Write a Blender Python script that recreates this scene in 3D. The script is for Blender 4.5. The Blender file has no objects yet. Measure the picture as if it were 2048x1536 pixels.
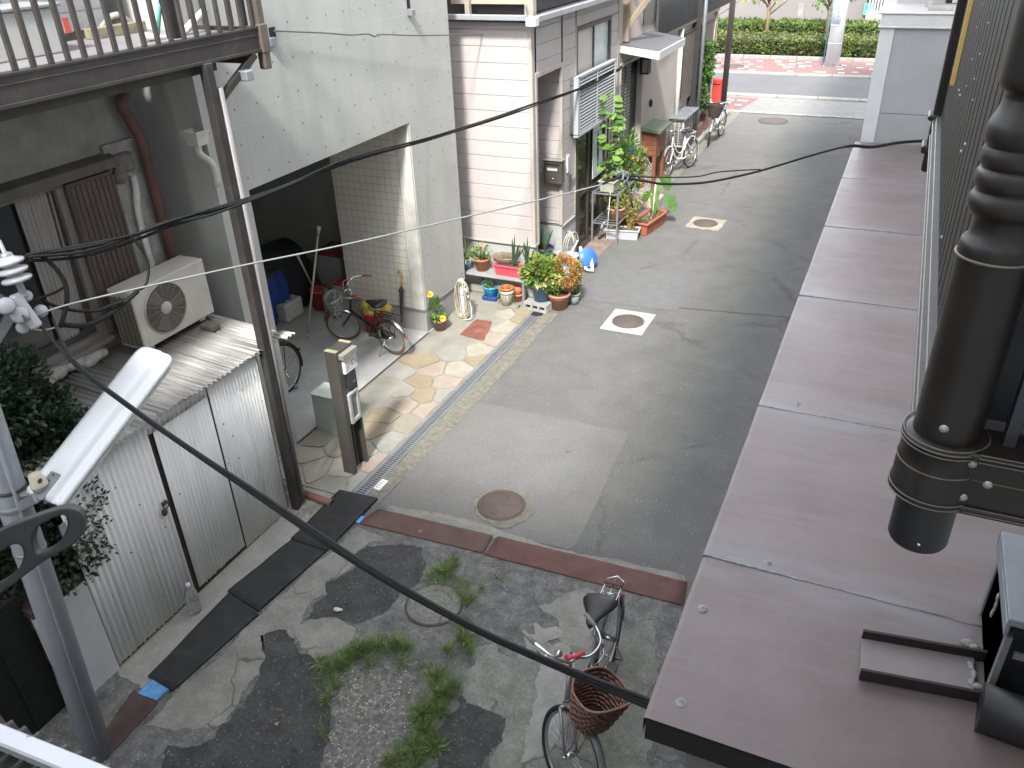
import bpy, bmesh, math, random
from mathutils import Vector, Matrix, noise
rnd = random.Random(7)
SC = bpy.context.scene
COL = SC.collection
V = Vector
R = math.radians
PI = math.pi

# ---------------------------------------------------------------- survey: the camera as solved from the photo
F_PX = 1632.097
PPX, PPY = 1024.0, 768.0
CAM = V((0, 0, 5.2))
def _solve():
    n = V((1130 - PPX, 3600 - PPY, F_PX)).normalized()
    a = V((1890 - PPX, -205 - PPY, F_PX)).normalized()
    c = n.cross(a)
    if c.x < 0: c = -c
    c.normalize()
    return c, a, -n
AX, AY, AZ = _solve()          # world axes in camera space (x right, y down, z forward)
def ray(x, y):
    d = V((x - PPX, y - PPY, F_PX))
    return V((AX.dot(d), AY.dot(d), AZ.dot(d)))
def G(x, y, z=0.0):
    d = ray(x, y); return CAM + d * ((z - CAM.z) / d.z)
def PX(x, y, X):
    d = ray(x, y); return CAM + d * (X / d.x)
def PY(x, y, Y):
    d = ray(x, y); return CAM + d * (Y / d.y)
def PL(x, y, p, n):
    d = ray(x, y); return CAM + d * ((p - CAM).dot(n) / d.dot(n))
def span(x, y, p, q):           # on the upright plane through two points
    h = V((q.x - p.x, q.y - p.y, 0)); n = V((-h.y, h.x, 0)).normalized()
    return PL(x, y, p, n)
def size(npx, p):
    return npx * (p - CAM).length / F_PX

# ---------------------------------------------------------------- mesh builder
ROOT = {}
class MB:
    def __init__(self): self.v = []; self.f = []; self.m = []; self.s = []
    def add(self, vs, fs, m=0, s=False):
        b = len(self.v)
        self.v += [V(p) for p in vs]
        for f in fs:
            self.f.append([i + b for i in f]); self.m.append(m); self.s.append(s)
        return self
    def box(self, x0, x1, y0, y1, z0, z1, m=0):
        vs = [(x, y, z) for x in (x0, x1) for y in (y0, y1) for z in (z0, z1)]
        return self.add(vs, [(0,1,3,2),(4,6,7,5),(0,4,5,1),(2,3,7,6),(0,2,6,4),(1,5,7,3)], m)
    def obox(self, c, sz, M=None, m=0):
        M = M or Matrix.Identity(3); c = V(c)
        vs = [c + M @ V((x*sz[0]/2, y*sz[1]/2, z*sz[2]/2)) for x in (-1,1) for y in (-1,1) for z in (-1,1)]
        return self.add(vs, [(0,1,3,2),(4,6,7,5),(0,4,5,1),(2,3,7,6),(0,2,6,4),(1,5,7,3)], m)
    def bar(self, p, q, w, h, m=0, up=(0,0,1)):
        p, q = V(p), V(q); d = (q - p); L = d.length; d.normalize()
        u = V(up); s = d.cross(u)
        if s.length < 1e-4: s = d.cross(V((1,0,0)))
        s.normalize(); u = s.cross(d)
        M = Matrix((d, s, u)).transposed()
        return self.obox((p + q) / 2, (L, w, h), M, m)
    def tube(self, pts, r, n=8, m=0, cap=True, close=False):
        pts = [V(p) for p in pts]; N = len(pts)
        rs = r if isinstance(r, (list, tuple)) else [r] * N
        vs = []; fs = []; up = None
        for i in range(N):
            if close: t = pts[(i+1) % N] - pts[i-1]
            else: t = pts[min(i+1, N-1)] - pts[max(i-1, 0)]
            t.normalize()
            if up is None:
                up = t.cross(V((0,0,1)))
                if up.length < 1e-3: up = t.cross(V((1,0,0)))
            up = (up - t * up.dot(t)).normalized(); b = t.cross(up)
            for k in range(n):
                a = 2*PI*k/n
                vs.append(pts[i] + (up*math.cos(a) + b*math.sin(a)) * rs[i])
        for i in range(N if close else N-1):
            j = (i+1) % N
            for k in range(n):
                l = (k+1) % n
                fs.append((i*n+k, i*n+l, j*n+l, j*n+k))
        self.add(vs, fs, m, True)
        if cap and not close:
            self.add(vs[:n][::-1], [tuple(range(n))], m); self.add(vs[-n:], [tuple(range(n))], m)
        return self
    def lathe(self, prof, c=(0,0,0), n=24, m=0, M=None, smooth=True, a0=0, a1=2*PI):
        c = V(c); M = M or Matrix.Identity(3); vs = []; fs = []; full = abs(a1-a0-2*PI) < 1e-6
        K = n if full else n+1
        for (r, z) in prof:
            for k in range(K):
                a = a0 + (a1-a0)*k/n
                vs.append(c + M @ V((r*math.cos(a), r*math.sin(a), z)))
        for i in range(len(prof)-1):
            for k in range(n):
                l = (k+1) % K
                fs.append((i*K+k, i*K+l, (i+1)*K+l, (i+1)*K+k))
        return self.add(vs, fs, m, smooth)
    def prism(self, poly, d, m=0):
        """closed 3D polygon pushed along vector d"""
        poly = [V(p) for p in poly]; d = V(d); n = len(poly)
        vs = poly + [p + d for p in poly]
        fs = [tuple(range(n))[::-1], tuple(range(n, 2*n))] + [(i, (i+1) % n, n+(i+1) % n, n+i) for i in range(n)]
        return self.add(vs, fs, m)
    def quad(self, a, b, c, d, m=0): return self.add([a, b, c, d], [(0,1,2,3)], m)
    def corr(self, o, u, v, amp, pitch, th=0.004, m=0, wob=0.0):
        """corrugated sheet: ripples run along v, repeat along u"""
        o, u, v = V(o), V(u), V(v); n = u.cross(v).normalized(); L = u.length
        N = max(8, int(L/pitch*8)); vs = []; fs = []
        for i in range(N+1):
            t = i/N; h = amp*math.sin(2*PI*t*L/pitch)
            e = wob*rnd.uniform(-1, 1)
            for q in (0, 1):
                for s in (0, th):
                    vs.append(o + u*t + v*(q + (e if q == 0 else 0)) + n*(h - s))
        for i in range(N):
            a = i*4; b = a+4
            fs += [(a, b, b+2, a+2), (a+1, a+3, b+3, b+1), (a, a+1, b+1, b), (a+2, b+2, b+3, a+3)]
        self.add(vs, fs, m, True)
        self.add([vs[0], vs[1], vs[3], vs[2]], [(0,1,2,3)], m); self.add([vs[-4], vs[-3], vs[-1], vs[-2]], [(0,1,2,3)], m)
        return self
    def ring(self, c, ax, Rr, r, n=32, k=8, m=0, a0=0, a1=2*PI):
        ax = V(ax).normalized(); u = ax.cross(V((0,0,1)))
        if u.length < 1e-3: u = ax.cross(V((1,0,0)))
        u.normalize(); w = ax.cross(u); full = abs(a1-a0-2*PI) < 1e-6
        pts = [V(c) + (u*math.cos(a0+(a1-a0)*i/n) + w*math.sin(a0+(a1-a0)*i/n))*Rr for i in range(n if full else n+1)]
        return self.tube(pts, r, k, m, close=full)
    def ball(self, c, r, n=10, m=0, sq=(1,1,1)):
        c = V(c); prof = [(math.sin(PI*i/n), -math.cos(PI*i/n)) for i in range(n+1)]
        M = Matrix.Diagonal(V(sq)*r)
        return self.lathe([(max(a, 1e-4), b) for a, b in prof], c, n*2, m, M)
    def build(self, name, mat, parent=None, bevel=0.0, recalc=True, seg=1):
        me = bpy.data.meshes.new(name); off = ROOT.get(parent.name, V((0,0,0))) if parent else V((0,0,0))
        me.from_pydata([p - off for p in self.v], [], self.f)
        mats = mat if isinstance(mat, (list, tuple)) else [mat]
        for q in mats: me.materials.append(q)
        me.polygons.foreach_set('material_index', self.m)
        me.polygons.foreach_set('use_smooth', self.s)
        if recalc:
            bm = bmesh.new(); bm.from_mesh(me); bmesh.ops.remove_doubles(bm, verts=bm.verts, dist=1e-5)
            bmesh.ops.recalc_face_normals(bm, faces=bm.faces); bm.to_mesh(me); bm.free()
        me.update()
        o = bpy.data.objects.new(name, me); COL.objects.link(o)
        if parent:
            o.parent = parent
            ROOT[o.name] = ROOT.get(parent.name, V((0,0,0)))
        else: ROOT[o.name] = V((0,0,0))
        if bevel:
            b = o.modifiers.new('Bevel', 'BEVEL'); b.width = bevel; b.segments = seg; b.limit_method = 'ANGLE'; b.angle_limit = R(40)
        return o

def tag(o, label=None, cat=None, group=None, kind=None):
    if label: o['label'] = label
    if cat: o['category'] = cat
    if group: o['group'] = group
    if kind: o['kind'] = kind
    return o
def thing(name, label, cat, loc=(0,0,0), group=None):
    o = bpy.data.objects.new(name, None); COL.objects.link(o); o.location = loc; o.empty_display_size = .2
    ROOT[o.name] = V(loc)
    return tag(o, label, cat, group)
def struct(name, mb, mat, **k): return tag(mb.build(name, mat, **k), kind='structure')

# ---------------------------------------------------------------- materials
MATS = {}
def M(name, col, rough=.6, metal=0.0, var=.18, ns=6.0, dirt=None, damt=.35, ds=2.5, bump=.0, bs=80.0, spec=.5, speck=None, ss=200.0, sk=.32, sr=.42, streak=False, fine=0.0, fs=45.0, crack=0.0, cs=1.3, alpha=1.0, trans=0.0, voro=None):
    if name in MATS: return MATS[name]
    m = bpy.data.materials.new(name); m.use_nodes = True; MATS[name] = m
    nt = m.node_tree; N = nt.nodes; L = nt.links; B = N['Principled BSDF']
    tc = N.new('ShaderNodeTexCoord'); obj = tc.outputs['Object']
    def mixc(fac, a, b, blend='MIX'):
        x = N.new('ShaderNodeMix'); x.data_type = 'RGBA'; x.blend_type = blend
        for k, val in ((0, fac), (6, a), (7, b)):
            if hasattr(val, 'is_linked') or isinstance(val, bpy.types.NodeSocket): L.new(val, x.inputs[k])
            elif k == 0: x.inputs[0].default_value = val
            else: x.inputs[k].default_value = (*val, 1)
        return x.outputs[2]
    def nz(scale, detail=4, rough_=.6, vec=None, dist=0.0):
        n = N.new('ShaderNodeTexNoise'); n.inputs['Scale'].default_value = scale; n.inputs['Detail'].default_value = detail
        n.inputs['Roughness'].default_value = rough_; n.inputs['Distortion'].default_value = dist; L.new(vec or obj, n.inputs['Vector']); return n.outputs['Fac']
    def ramp(fac, a, b):
        r = N.new('ShaderNodeMapRange'); r.inputs['From Min'].default_value = a; r.inputs['From Max'].default_value = b; L.new(fac, r.inputs['Value']); return r.outputs[0]
    c = V(col)
    out = mixc(ramp(nz(ns), .3, .7), tuple(c*(1-var)), tuple(min(1, q*(1+var)) for q in c))
    if dirt is not None:
        vec = obj
        if streak:
            mp = N.new('ShaderNodeMapping'); mp.inputs['Scale'].default_value = (3, 3, .25) if streak is True else streak; L.new(obj, mp.inputs['Vector']); vec = mp.outputs[0]
        f = ramp(nz(ds, 6, .65, vec, .4), .48, .72)
        mm = N.new('ShaderNodeMath'); mm.operation = 'MULTIPLY'; L.new(f, mm.inputs[0]); mm.inputs[1].default_value = damt
        out = mixc(mm.outputs[0], out, dirt)
    if speck is not None:
        vn = N.new('ShaderNodeTexVoronoi'); vn.inputs['Scale'].default_value = ss; L.new(obj, vn.inputs['Vector'])
        sp = N.new('ShaderNodeSeparateColor'); L.new(vn.outputs['Color'], sp.inputs[0])
        g = N.new('ShaderNodeMath'); g.operation = 'GREATER_THAN'; g.inputs[1].default_value = 1-sk*.35; L.new(sp.outputs[0], g.inputs[0])
        d = N.new('ShaderNodeMath'); d.operation = 'LESS_THAN'; d.inputs[1].default_value = sr; L.new(vn.outputs['Distance'], d.inputs[0])
        mu = N.new('ShaderNodeMath'); mu.operation = 'MULTIPLY'; L.new(g.outputs[0], mu.inputs[0]); L.new(d.outputs[0], mu.inputs[1])
        out = mixc(mu.outputs[0], out, speck)
    if fine:
        g = N.new('ShaderNodeMapRange'); g.inputs['From Min'].default_value = .25; g.inputs['From Max'].default_value = .75; g.inputs['To Min'].default_value = 1-fine; g.inputs['To Max'].default_value = 1+fine
        L.new(nz(fs, 6, .8), g.inputs['Value']); cc = N.new('ShaderNodeCombineColor')
        for k in range(3): L.new(g.outputs[0], cc.inputs[k])
        out = mixc(1.0, out, cc.outputs[0], 'MULTIPLY')
    if crack:
        wv = N.new('ShaderNodeMix'); wv.data_type = 'VECTOR'; wv.inputs[0].default_value = .12; n2 = N.new('ShaderNodeTexNoise'); n2.inputs['Scale'].default_value = 5; L.new(obj, n2.inputs['Vector']); L.new(obj, wv.inputs[4]); L.new(n2.outputs['Color'], wv.inputs[5])
        vv = N.new('ShaderNodeTexVoronoi'); vv.feature = 'DISTANCE_TO_EDGE'; vv.inputs['Scale'].default_value = cs; L.new(wv.outputs[1], vv.inputs['Vector'])
        a_ = N.new('ShaderNodeMapRange'); a_.inputs['From Min'].default_value = .004; a_.inputs['From Max'].default_value = .013; a_.inputs['To Min'].default_value = 1; a_.inputs['To Max'].default_value = 0; L.new(vv.outputs['Distance'], a_.inputs['Value'])
        k_ = N.new('ShaderNodeMath'); k_.operation = 'MULTIPLY'; L.new(a_.outputs[0], k_.inputs[0]); L.new(ramp(nz(1.1), .45, .6), k_.inputs[1])
        k2 = N.new('ShaderNodeMath'); k2.operation = 'MULTIPLY'; L.new(k_.outputs[0], k2.inputs[0]); k2.inputs[1].default_value = crack
        out = mixc(k2.outputs[0], out, tuple(c*.35))
    L.new(out, B.inputs['Base Color'])
    rr = N.new('ShaderNodeMapRange'); rr.inputs['To Min'].default_value = max(.03, rough-.12); rr.inputs['To Max'].default_value = min(1, rough+.12)
    L.new(nz(ns*2.3), rr.inputs['Value']); L.new(rr.outputs[0], B.inputs['Roughness'])
    B.inputs['Metallic'].default_value = metal
    B.inputs['Specular IOR Level'].default_value = spec
    if trans: B.inputs['Transmission Weight'].default_value = trans; B.inputs['IOR'].default_value = 1.3
    if alpha < 1: B.inputs['Alpha'].default_value = alpha
    if bump:
        bp = N.new('ShaderNodeBump'); bp.inputs['Strength'].default_value = bump; bp.inputs['Distance'].default_value = .02
        L.new(nz(bs, 5, .7), bp.inputs['Height']); L.new(bp.outputs[0], B.inputs['Normal'])
    m['_out'] = 1
    return m
def nodes_of(m):
    nt = m.node_tree; return nt, nt.nodes, nt.links, nt.nodes['Principled BSDF']
def overlay(m, fac, col):       # lay a colour over the base colour of a material by a 0..1 socket
    nt, N, L, B = nodes_of(m); src = B.inputs['Base Color'].links[0].from_socket
    x = N.new('ShaderNodeMix'); x.data_type = 'RGBA'; L.new(fac, x.inputs[0]); L.new(src, x.inputs[6]); x.inputs[7].default_value = (*col, 1)
    L.new(x.outputs[2], B.inputs['Base Color'])
class NM:                        # tiny maths helper on a material's node tree
    def __init__(s, m): s.nt, s.N, s.L, s.B = nodes_of(m)
    def op(s, o, a, b=None):
        n = s.N.new('ShaderNodeMath'); n.operation = o
        for i, q in enumerate((a, b)):
            if q is None: continue
            if isinstance(q, bpy.types.NodeSocket): s.L.new(q, n.inputs[i])
            else: n.inputs[i].default_value = q
        return n.outputs[0]
    def xyz(s):
        t = s.N.new('ShaderNodeTexCoord'); x = s.N.new('ShaderNodeSeparateXYZ'); s.L.new(t.outputs['Object'], x.inputs[0]); return x.outputs
    def near(s, v, step, off, w):   # 1 where v lies within w of a multiple of step
        a = s.op('ADD', v, -off + step*.5 + step*200); b = s.op('MODULO', a, step); c = s.op('ABSOLUTE', s.op('SUBTRACT', b, step*.5)); return c
    def mx(s, *a):
        r = a[0]
        for q in a[1:]: r = s.op('MAXIMUM', r, q)
        return r
    def bump(s, h, strength=.5, dist=.01, inv=True):
        b = s.N.new('ShaderNodeBump'); b.inputs['Strength'].default_value = strength; b.inputs['Distance'].default_value = dist; b.invert = inv
        s.L.new(h, b.inputs['Height'])
        if s.B.inputs['Normal'].is_linked: s.L.new(s.B.inputs['Normal'].links[0].from_socket, b.inputs['Normal'])
        s.L.new(b.outputs[0], s.B.inputs['Normal'])

asphalt = M('asphalt', (.138,.137,.13), .9, var=.1, ns=3, dirt=(.1,.1,.097), damt=.6, ds=.6, fine=.55, fs=60, crack=.35, cs=.4, bump=.5, bs=240, speck=(.42,.42,.41), ss=42, sk=.22, sr=.2)
asphalt_patch_m = M('asphalt_patch', (.155,.153,.146), .9, var=.08, ns=2, fine=.3, fs=40, bump=.4, bs=260, speck=(.36,.36,.35), ss=46, sk=.2, sr=.18)
asphalt_old = M('asphalt_old', (.2,.197,.185), .92, fine=.5, fs=40, crack=.6, cs=1.4, var=.35, ns=9, dirt=(.09,.09,.088), damt=.7, ds=4, bump=1.0, bs=130, speck=(.42,.41,.39), ss=48, sk=.8, sr=.24)
asphalt_dark = M('asphalt_dark', (.07,.07,.067), .9, fine=.6, fs=35, var=.3, ns=4, dirt=(.11,.11,.105), damt=.7, ds=5, bump=1.0, bs=120, speck=(.34,.34,.33), ss=46, sk=.5, sr=.22)
gravel_m = M('gravel_mix', (.2,.19,.175), .95, fine=.8, fs=30, var=.4, ns=18, dirt=(.08,.08,.075), damt=.6, ds=9, bump=1.0, bs=70, speck=(.5,.48,.45), ss=46, sk=1.0, sr=.32)
cement = M('cement_patch', (.225,.218,.195), .9, fine=.3, fs=45, crack=.8, cs=1.7, var=.2, ns=5, dirt=(.14,.135,.12), damt=.6, ds=3.5, bump=.35, bs=90)
cement_mossy = M('cement_mossy', (.2,.198,.172), .92, fine=.4, fs=45, crack=.7, cs=1.2, var=.28, ns=6, dirt=(.15,.155,.135), damt=.7, ds=4, bump=.5, bs=110, speck=(.3,.3,.27), ss=110, sk=.25)
cement_pale = M('cement_pale', (.28,.272,.248), .88, fine=.2, fs=45, var=.15, ns=5, dirt=(.2,.19,.17), damt=.6, ds=3, bump=.25, bs=90)
apron_m = M('apron_concrete', (.25,.24,.205), .88, fine=.2, fs=50, var=.15, ns=3, dirt=(.18,.155,.105), damt=.6, ds=2.2, bump=.25, bs=90)
garage_floor_m = M('garage_concrete', (.4,.4,.385), .7, var=.12, ns=3, dirt=(.26,.26,.245), damt=.5, ds=1.8, bump=.12, bs=90)
kerb_m = M('kerb_concrete', (.2,.19,.155), .92, var=.3, ns=14, dirt=(.14,.135,.11), damt=.6, ds=6, bump=.9, bs=90, speck=(.3,.28,.24), ss=70, sk=.4)
brown_metal = M('bronze_aluminium', (.03,.027,.026), .42, .0, var=.15, ns=5, dirt=(.09,.08,.07), damt=.4, ds=7, spec=.5)
brown_worn = M('bronze_worn', (.042,.036,.033), .45, 0, var=.2, ns=6, dirt=(.09,.08,.07), damt=.5, ds=6)
steel = M('stainless', (.3,.28,.255), .38, .85, var=.12, ns=3, dirt=(.2,.19,.17), damt=.4, ds=8)
chrome = M('chrome', (.62,.62,.63), .18, 1.0, var=.1, ns=9)
galv = M('galvanised', (.3,.32,.34), .5, .6, var=.12, ns=8, dirt=(.25,.26,.27), damt=.4, ds=6)
rubber = M('rubber', (.018,.018,.019), .75, var=.25, ns=6, dirt=(.05,.05,.05), damt=.5, ds=5, bump=.2, bs=60)
black_pl = M('black_plastic', (.016,.016,.018), .42, var=.2, ns=9, dirt=(.05,.05,.05), damt=.3, ds=9)
white_pl = M('white_plastic', (.6,.62,.63), .42, var=.05, ns=5, dirt=(.5,.48,.42), damt=.35, ds=6)
void_m = M('dark_interior', (.012,.012,.013), .8)
rust_plate = M('rusty_plate', (.115,.066,.055), .75, .1, var=.2, ns=5, dirt=(.07,.045,.04), damt=.6, ds=3.5, bump=.2, bs=160, speck=(.22,.17,.15), ss=140, sk=.1, sr=.25)
iron_m = M('cast_iron', (.1,.078,.066), .7, .3, var=.2, ns=6, dirt=(.16,.14,.12), damt=.4, ds=12, bump=.5, bs=60)
dirt_soil = M('soil', (.09,.06,.042), .95, var=.4, ns=40, bump=.8, bs=90)
terracotta = M('terracotta', (.36,.13,.065), .75, var=.14, ns=8, dirt=(.4,.25,.17), damt=.5, ds=7, bump=.1)
glass_dark = M('dark_glass', (.02,.022,.024), .08, var=.1, spec=.8)
wood_brown = M('brown_wood', (.2,.105,.06), .7, var=.25, ns=9, dirt=(.11,.06,.04), damt=.5, ds=6, streak=(12,12,1), bump=.2)
cable_m = M('cable_black', (.012,.013,.014), .75, var=.2, ns=12, spec=.25)

def leafmat(name, col, var=.35, rough=.5):
    m = M(name, col, rough, var=var, ns=9, dirt=tuple(c*1.25 for c in col), damt=.5, ds=14)
    nt, N, L, B = nodes_of(m)
    src = B.inputs['Base Color'].links[0].from_socket
    tr = N.new('ShaderNodeBsdfTranslucent'); L.new(src, tr.inputs['Color'])
    mx = N.new('ShaderNodeMixShader'); mx.inputs[0].default_value = .3
    L.new(B.outputs[0], mx.inputs[1]); L.new(tr.outputs[0], mx.inputs[2]); L.new(mx.outputs[0], N['Material Output'].inputs[0])
    return m
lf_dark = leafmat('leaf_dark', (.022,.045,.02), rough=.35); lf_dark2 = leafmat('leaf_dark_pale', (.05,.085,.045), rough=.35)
lf_mid = leafmat('leaf_mid', (.07,.17,.035)); lf_light = leafmat('leaf_light', (.16,.28,.055)); lf_yellow = leafmat('leaf_yellow', (.33,.33,.07))
lf_orange = leafmat('leaf_orange', (.46,.17,.06)); lf_red = leafmat('leaf_red', (.45,.11,.06)); lf_aloe = leafmat('leaf_aloe', (.12,.22,.12), rough=.4); lf_pale = leafmat('leaf_pale', (.42,.5,.25))
lf_dry = leafmat('leaf_dry', (.36,.24,.11)); stem_m = M('stem_brown', (.16,.11,.06), .8, var=.3, ns=20); petal_m = M('petal_yellow', (.85,.42,.01), .55, var=.15, ns=30)
lf_hedge = leafmat('leaf_hedge', (.12,.155,.05)); lf_hedge2 = leafmat('leaf_hedge_bright', (.15,.22,.045)); lf_hedge3 = leafmat('leaf_hedge_brown', (.11,.1,.045))
grass_a = leafmat('grass_blade', (.13,.22,.06)); grass_b = leafmat('grass_blade_pale', (.29,.34,.14))

# ---------------------------------------------------------------- plant pieces
def leaf(mb, p, d, L, W, m=0, up=None, droop=.2, n=2):
    """a pointed leaf of n folded segments growing from p along d"""
    d = V(d).normalized(); up = V(up) if up else V((rnd.uniform(-1,1), rnd.uniform(-1,1), rnd.uniform(.2,1)))
    s = d.cross(up)
    if s.length < 1e-3: s = d.cross(V((1,0,.1)))
    s.normalize(); vs = [V(p)]; q = V(p); dd = d.copy(); fs = []
    for i in range(1, n+1):
        q = q + dd * (L/n); dd = (dd + V((0,0,-droop))).normalized()
        if i < n:
            w = W * (1.0 if i == 1 else .8) * .5; vs += [q - s*w, q + s*w]
        else: vs.append(q)
    fs.append((0, 1, 2))
    for i in range(1, n-1): fs.append((2*i-1, 2*i+1, 2*i+2, 2*i))
    k = 2*(n-1); fs.append((k-1, k+1, k)) if n > 1 else None
    mb.add(vs, fs, m, False)
def bush(mb, c, rad, n, L, W, mats, shell=.55, flat=0.0, clump=1.0):
    c = V(c); rad = V(rad); k = 0; t = 0
    while k < n and t < n*20:
        t += 1
        u = V((rnd.gauss(0,1), rnd.gauss(0,1), rnd.gauss(0,1))).normalized()
        r = shell + (1-shell)*rnd.random()**.6
        lump = 1 + .22*clump*noise.noise(u*2.2 + c)
        p = V((u.x*rad.x, u.y*rad.y, u.z*rad.z)) * r * lump
        if noise.noise((p + c)*5.0) < -.18*clump: continue
        d = (u + V((rnd.uniform(-.8,.8), rnd.uniform(-.8,.8), rnd.uniform(-.5,.9)))).normalized()
        mi = min(len(mats)-1, int(abs(noise.noise((p+c)*4.0+V((9,3,1))))*1.7*len(mats)*rnd.uniform(.4,1.3)))
        mm = mats[mi] if isinstance(mats[mi], int) else mi
        leaf(mb, c + p, d, L*rnd.uniform(.7,1.3), W*rnd.uniform(.7,1.3), mm); k += 1
def blades(mb, c, n, L, W, spread, m=0, droop=.25, seg=4, r0=.02):
    for i in range(n):
        a = rnd.uniform(0, 2*PI); s = rnd.uniform(.1, 1)*spread
        d = V((math.cos(a)*s, math.sin(a)*s, 1))
        leaf(mb, V(c) + V((math.cos(a)*r0*rnd.random(), math.sin(a)*r0*rnd.random(), 0)), d, L*rnd.uniform(.6,1.1), W, m if isinstance(m, int) else rnd.choice(m), up=V((-math.sin(a), math.cos(a), 0)).cross(d), droop=droop, n=seg)
def smooth_pts(pts, k=4):
    pts = [V(p) for p in pts]; out = []
    for i in range(len(pts)-1):
        a = pts[max(i-1,0)]; b = pts[i]; c = pts[i+1]; d = pts[min(i+2, len(pts)-1)]
        for j in range(k):
            t = j/k
            out.append(.5*((2*b) + (c-a)*t + (2*a-5*b+4*c-d)*t*t + (3*b-a-3*c+d)*t**3))
    out.append(pts[-1]); return out
def jag(poly, amp, step=.08, seed=0):
    out = []; n = len(poly); poly = [V((p[0], p[1], p[2] if len(p) > 2 else 0)) for p in poly]
    for i in range(n):
        a, b = V(poly[i]), V(poly[(i+1) % n]); L = (b-a).length; k = max(1, int(L/step))
        d = (b-a); s = V((-d.y, d.x, 0)).normalized()
        for j in range(k):
            t = j/k; p = a + d*t
            o = noise.noise(V((p.x*3, p.y*3, seed)))*amp*1.6 + noise.noise(V((p.x*11, p.y*11, seed+5)))*amp*.9 + (noise.noise(V((p.x*34, p.y*34, seed+9)))*.016 if amp > .015 else 0)
            out.append(p + s*o)
    return out
def sheet(name, poly, z, mat, th=.003, kind='structure'):
    mb = MB(); P = [V((p[0], p[1], z)) for p in poly]
    mb.add(P, [tuple(range(len(P)))])
    me_o = mb.build(name, mat, recalc=False)
    me = me_o.data
    bm = bmesh.new(); bm.from_mesh(me); bmesh.ops.triangulate(bm, faces=bm.faces)
    for f in bm.faces:
        if f.normal.z < 0: f.normal_flip()
    bm.to_mesh(me); bm.free()
    return tag(me_o, kind=kind)

# ================================================================ SETTING
def gp(*pts): return [G(x, y) for x, y in pts]
mb = MB(); mb.add([(-400,-300,0),(400,-300,0),(400,500,0),(-400,500,0)], [(0,1,2,3)])
struct('ground', mb, asphalt, recalc=False)
PV = [(-7.0,-3.0),(-7.0,5.2),(-4.15,5.2),(-4.15,5.08),(-1.0,5.2),(0.6,5.35),(0.6,-3.0)]
sheet('old_pavement', PV, .003, asphalt_old)
def cr2(*pts): return [G(500+x/2.416, 900+y/2.416) for x, y in pts]
def cr1(*pts): return [G(x/2.416, 900+y/2.416) for x, y in pts]
def cr3(*pts): return [G(960+x/3.523, 1100+y/3.523) for x, y in pts]
# asphalt and cement mends in the near pavement
cement_mid = M('cement_mid', (.265,.258,.235), .9, fine=.25, fs=45, var=.15, ns=5, dirt=(.19,.185,.165), damt=.6, ds=3, bump=.25, bs=90)
def lay(name, poly, z, mat, amp, seed): sheet(name, jag(poly, amp, .022, seed), z, mat)
lay('cement_mend', gp((350,1394),(517,1237),(657,1108),(712,1057)) + cr2((640,420),(640,440),(580,455),(500,510),(490,570),(365,640),(365,700),(300,740),(250,830),(200,900)) + cr1((1160,1180),(1150,1220),(1050,1330),(850,1375),(700,1330)), .006, cement, .03, 1)
lay('asphalt_mend', cr2((570,462),(700,455),(830,470),(860,560),(820,640),(720,700),(640,790),(500,845),(400,815),(260,830),(310,740),(370,700),(372,640),(495,572),(505,515)), .0065, asphalt_dark, .035, 2)
lay('cement_mend', cr2((195,860),(340,812),(440,820),(510,870),(500,925),(400,985),(340,1005),(255,960),(215,910)), .008, cement, .03, 3)
lay('asphalt_mend', cr2((40,890),(160,875),(205,915),(250,985),(330,1030),(335,1080),(375,1190),(392,1390),(340,1560),(-450,1560),(-400,1440),(-250,1420),(-150,1330),(-20,1240),(60,1020)), .0062, asphalt_dark, .04, 4)
lay('gravel_bed', cr2((480,1060),(700,1020),(800,1080),(800,1250),(770,1400),(640,1560),(340,1560),(395,1390),(420,1200)), .0068, gravel_m, .05, 5)
lay('cement_mend', cr2((1090,950),(1180,935),(1200,985),(1260,985),(1420,930),(1700,900),(1960,800),(1950,1600),(1500,1700),(1150,1600),(1180,1490),(1225,1330),(1215,1290),(1130,1262),(1035,1195),(1020,1140),(1090,1070)), .0058, cement_mossy, .05, 6)
lay('asphalt_mend', cr2((1020,1185),(1130,1270),(1215,1300),(1212,1400),(1120,1540),(905,1560),(915,1350),(1000,1250)), .0072, asphalt_dark, .035, 7)
lay('cement_mend', cr3((480,690),(560,660),(620,680),(700,840),(600,1000),(540,1300),(480,1420),(290,1500),(320,1300),(390,1050),(380,860)), .0078, cement_mid, .03, 8)
lay('cement_mend', cr3((420,400),(490,380),(600,300),(760,270),(900,420),(760,700),(560,640),(560,510),(500,470)), .0074, cement, .05, 9)
lay('cement_mend', cr3((350,520),(400,500),(440,560),(540,540),(570,600),(480,640),(430,700),(470,760),(400,790),(270,740),(330,690),(310,610),(390,600)), .0079, cement_mid, .03, 10)
lay('cement_mend', gp((745,1045),(780,1012),(900,1030),(1010,1068),(1150,1105),(1375,1150),(1372,1166),(985,1074),(755,1021),(716,1046)), .0045, cement, .02, 11)
lay('asphalt_patch', [(-4.16,7.58),(-2.17,7.62),(-2.06,5.6),(-2.1,5.5),(-4.13,5.36)], .004, asphalt_patch_m, .008, 12)
sheet('asphalt_joint', [(-4.1,10.9),(-.6,11.4),(-.6,11.42),(-4.1,10.92)], .004, M('bitumen_seam',(.05,.05,.052),.8))
lay('asphalt_patch', [(-4.1,12.3),(-2.6,12.5),(-2.5,11.0),(-4.08,10.9)], .0042, M('asphalt_grey',(.135,.135,.136),.9,var=.08,bump=.4,bs=250,speck=(.3,.3,.3),ss=110,sk=.06), .01, 13)

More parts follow.
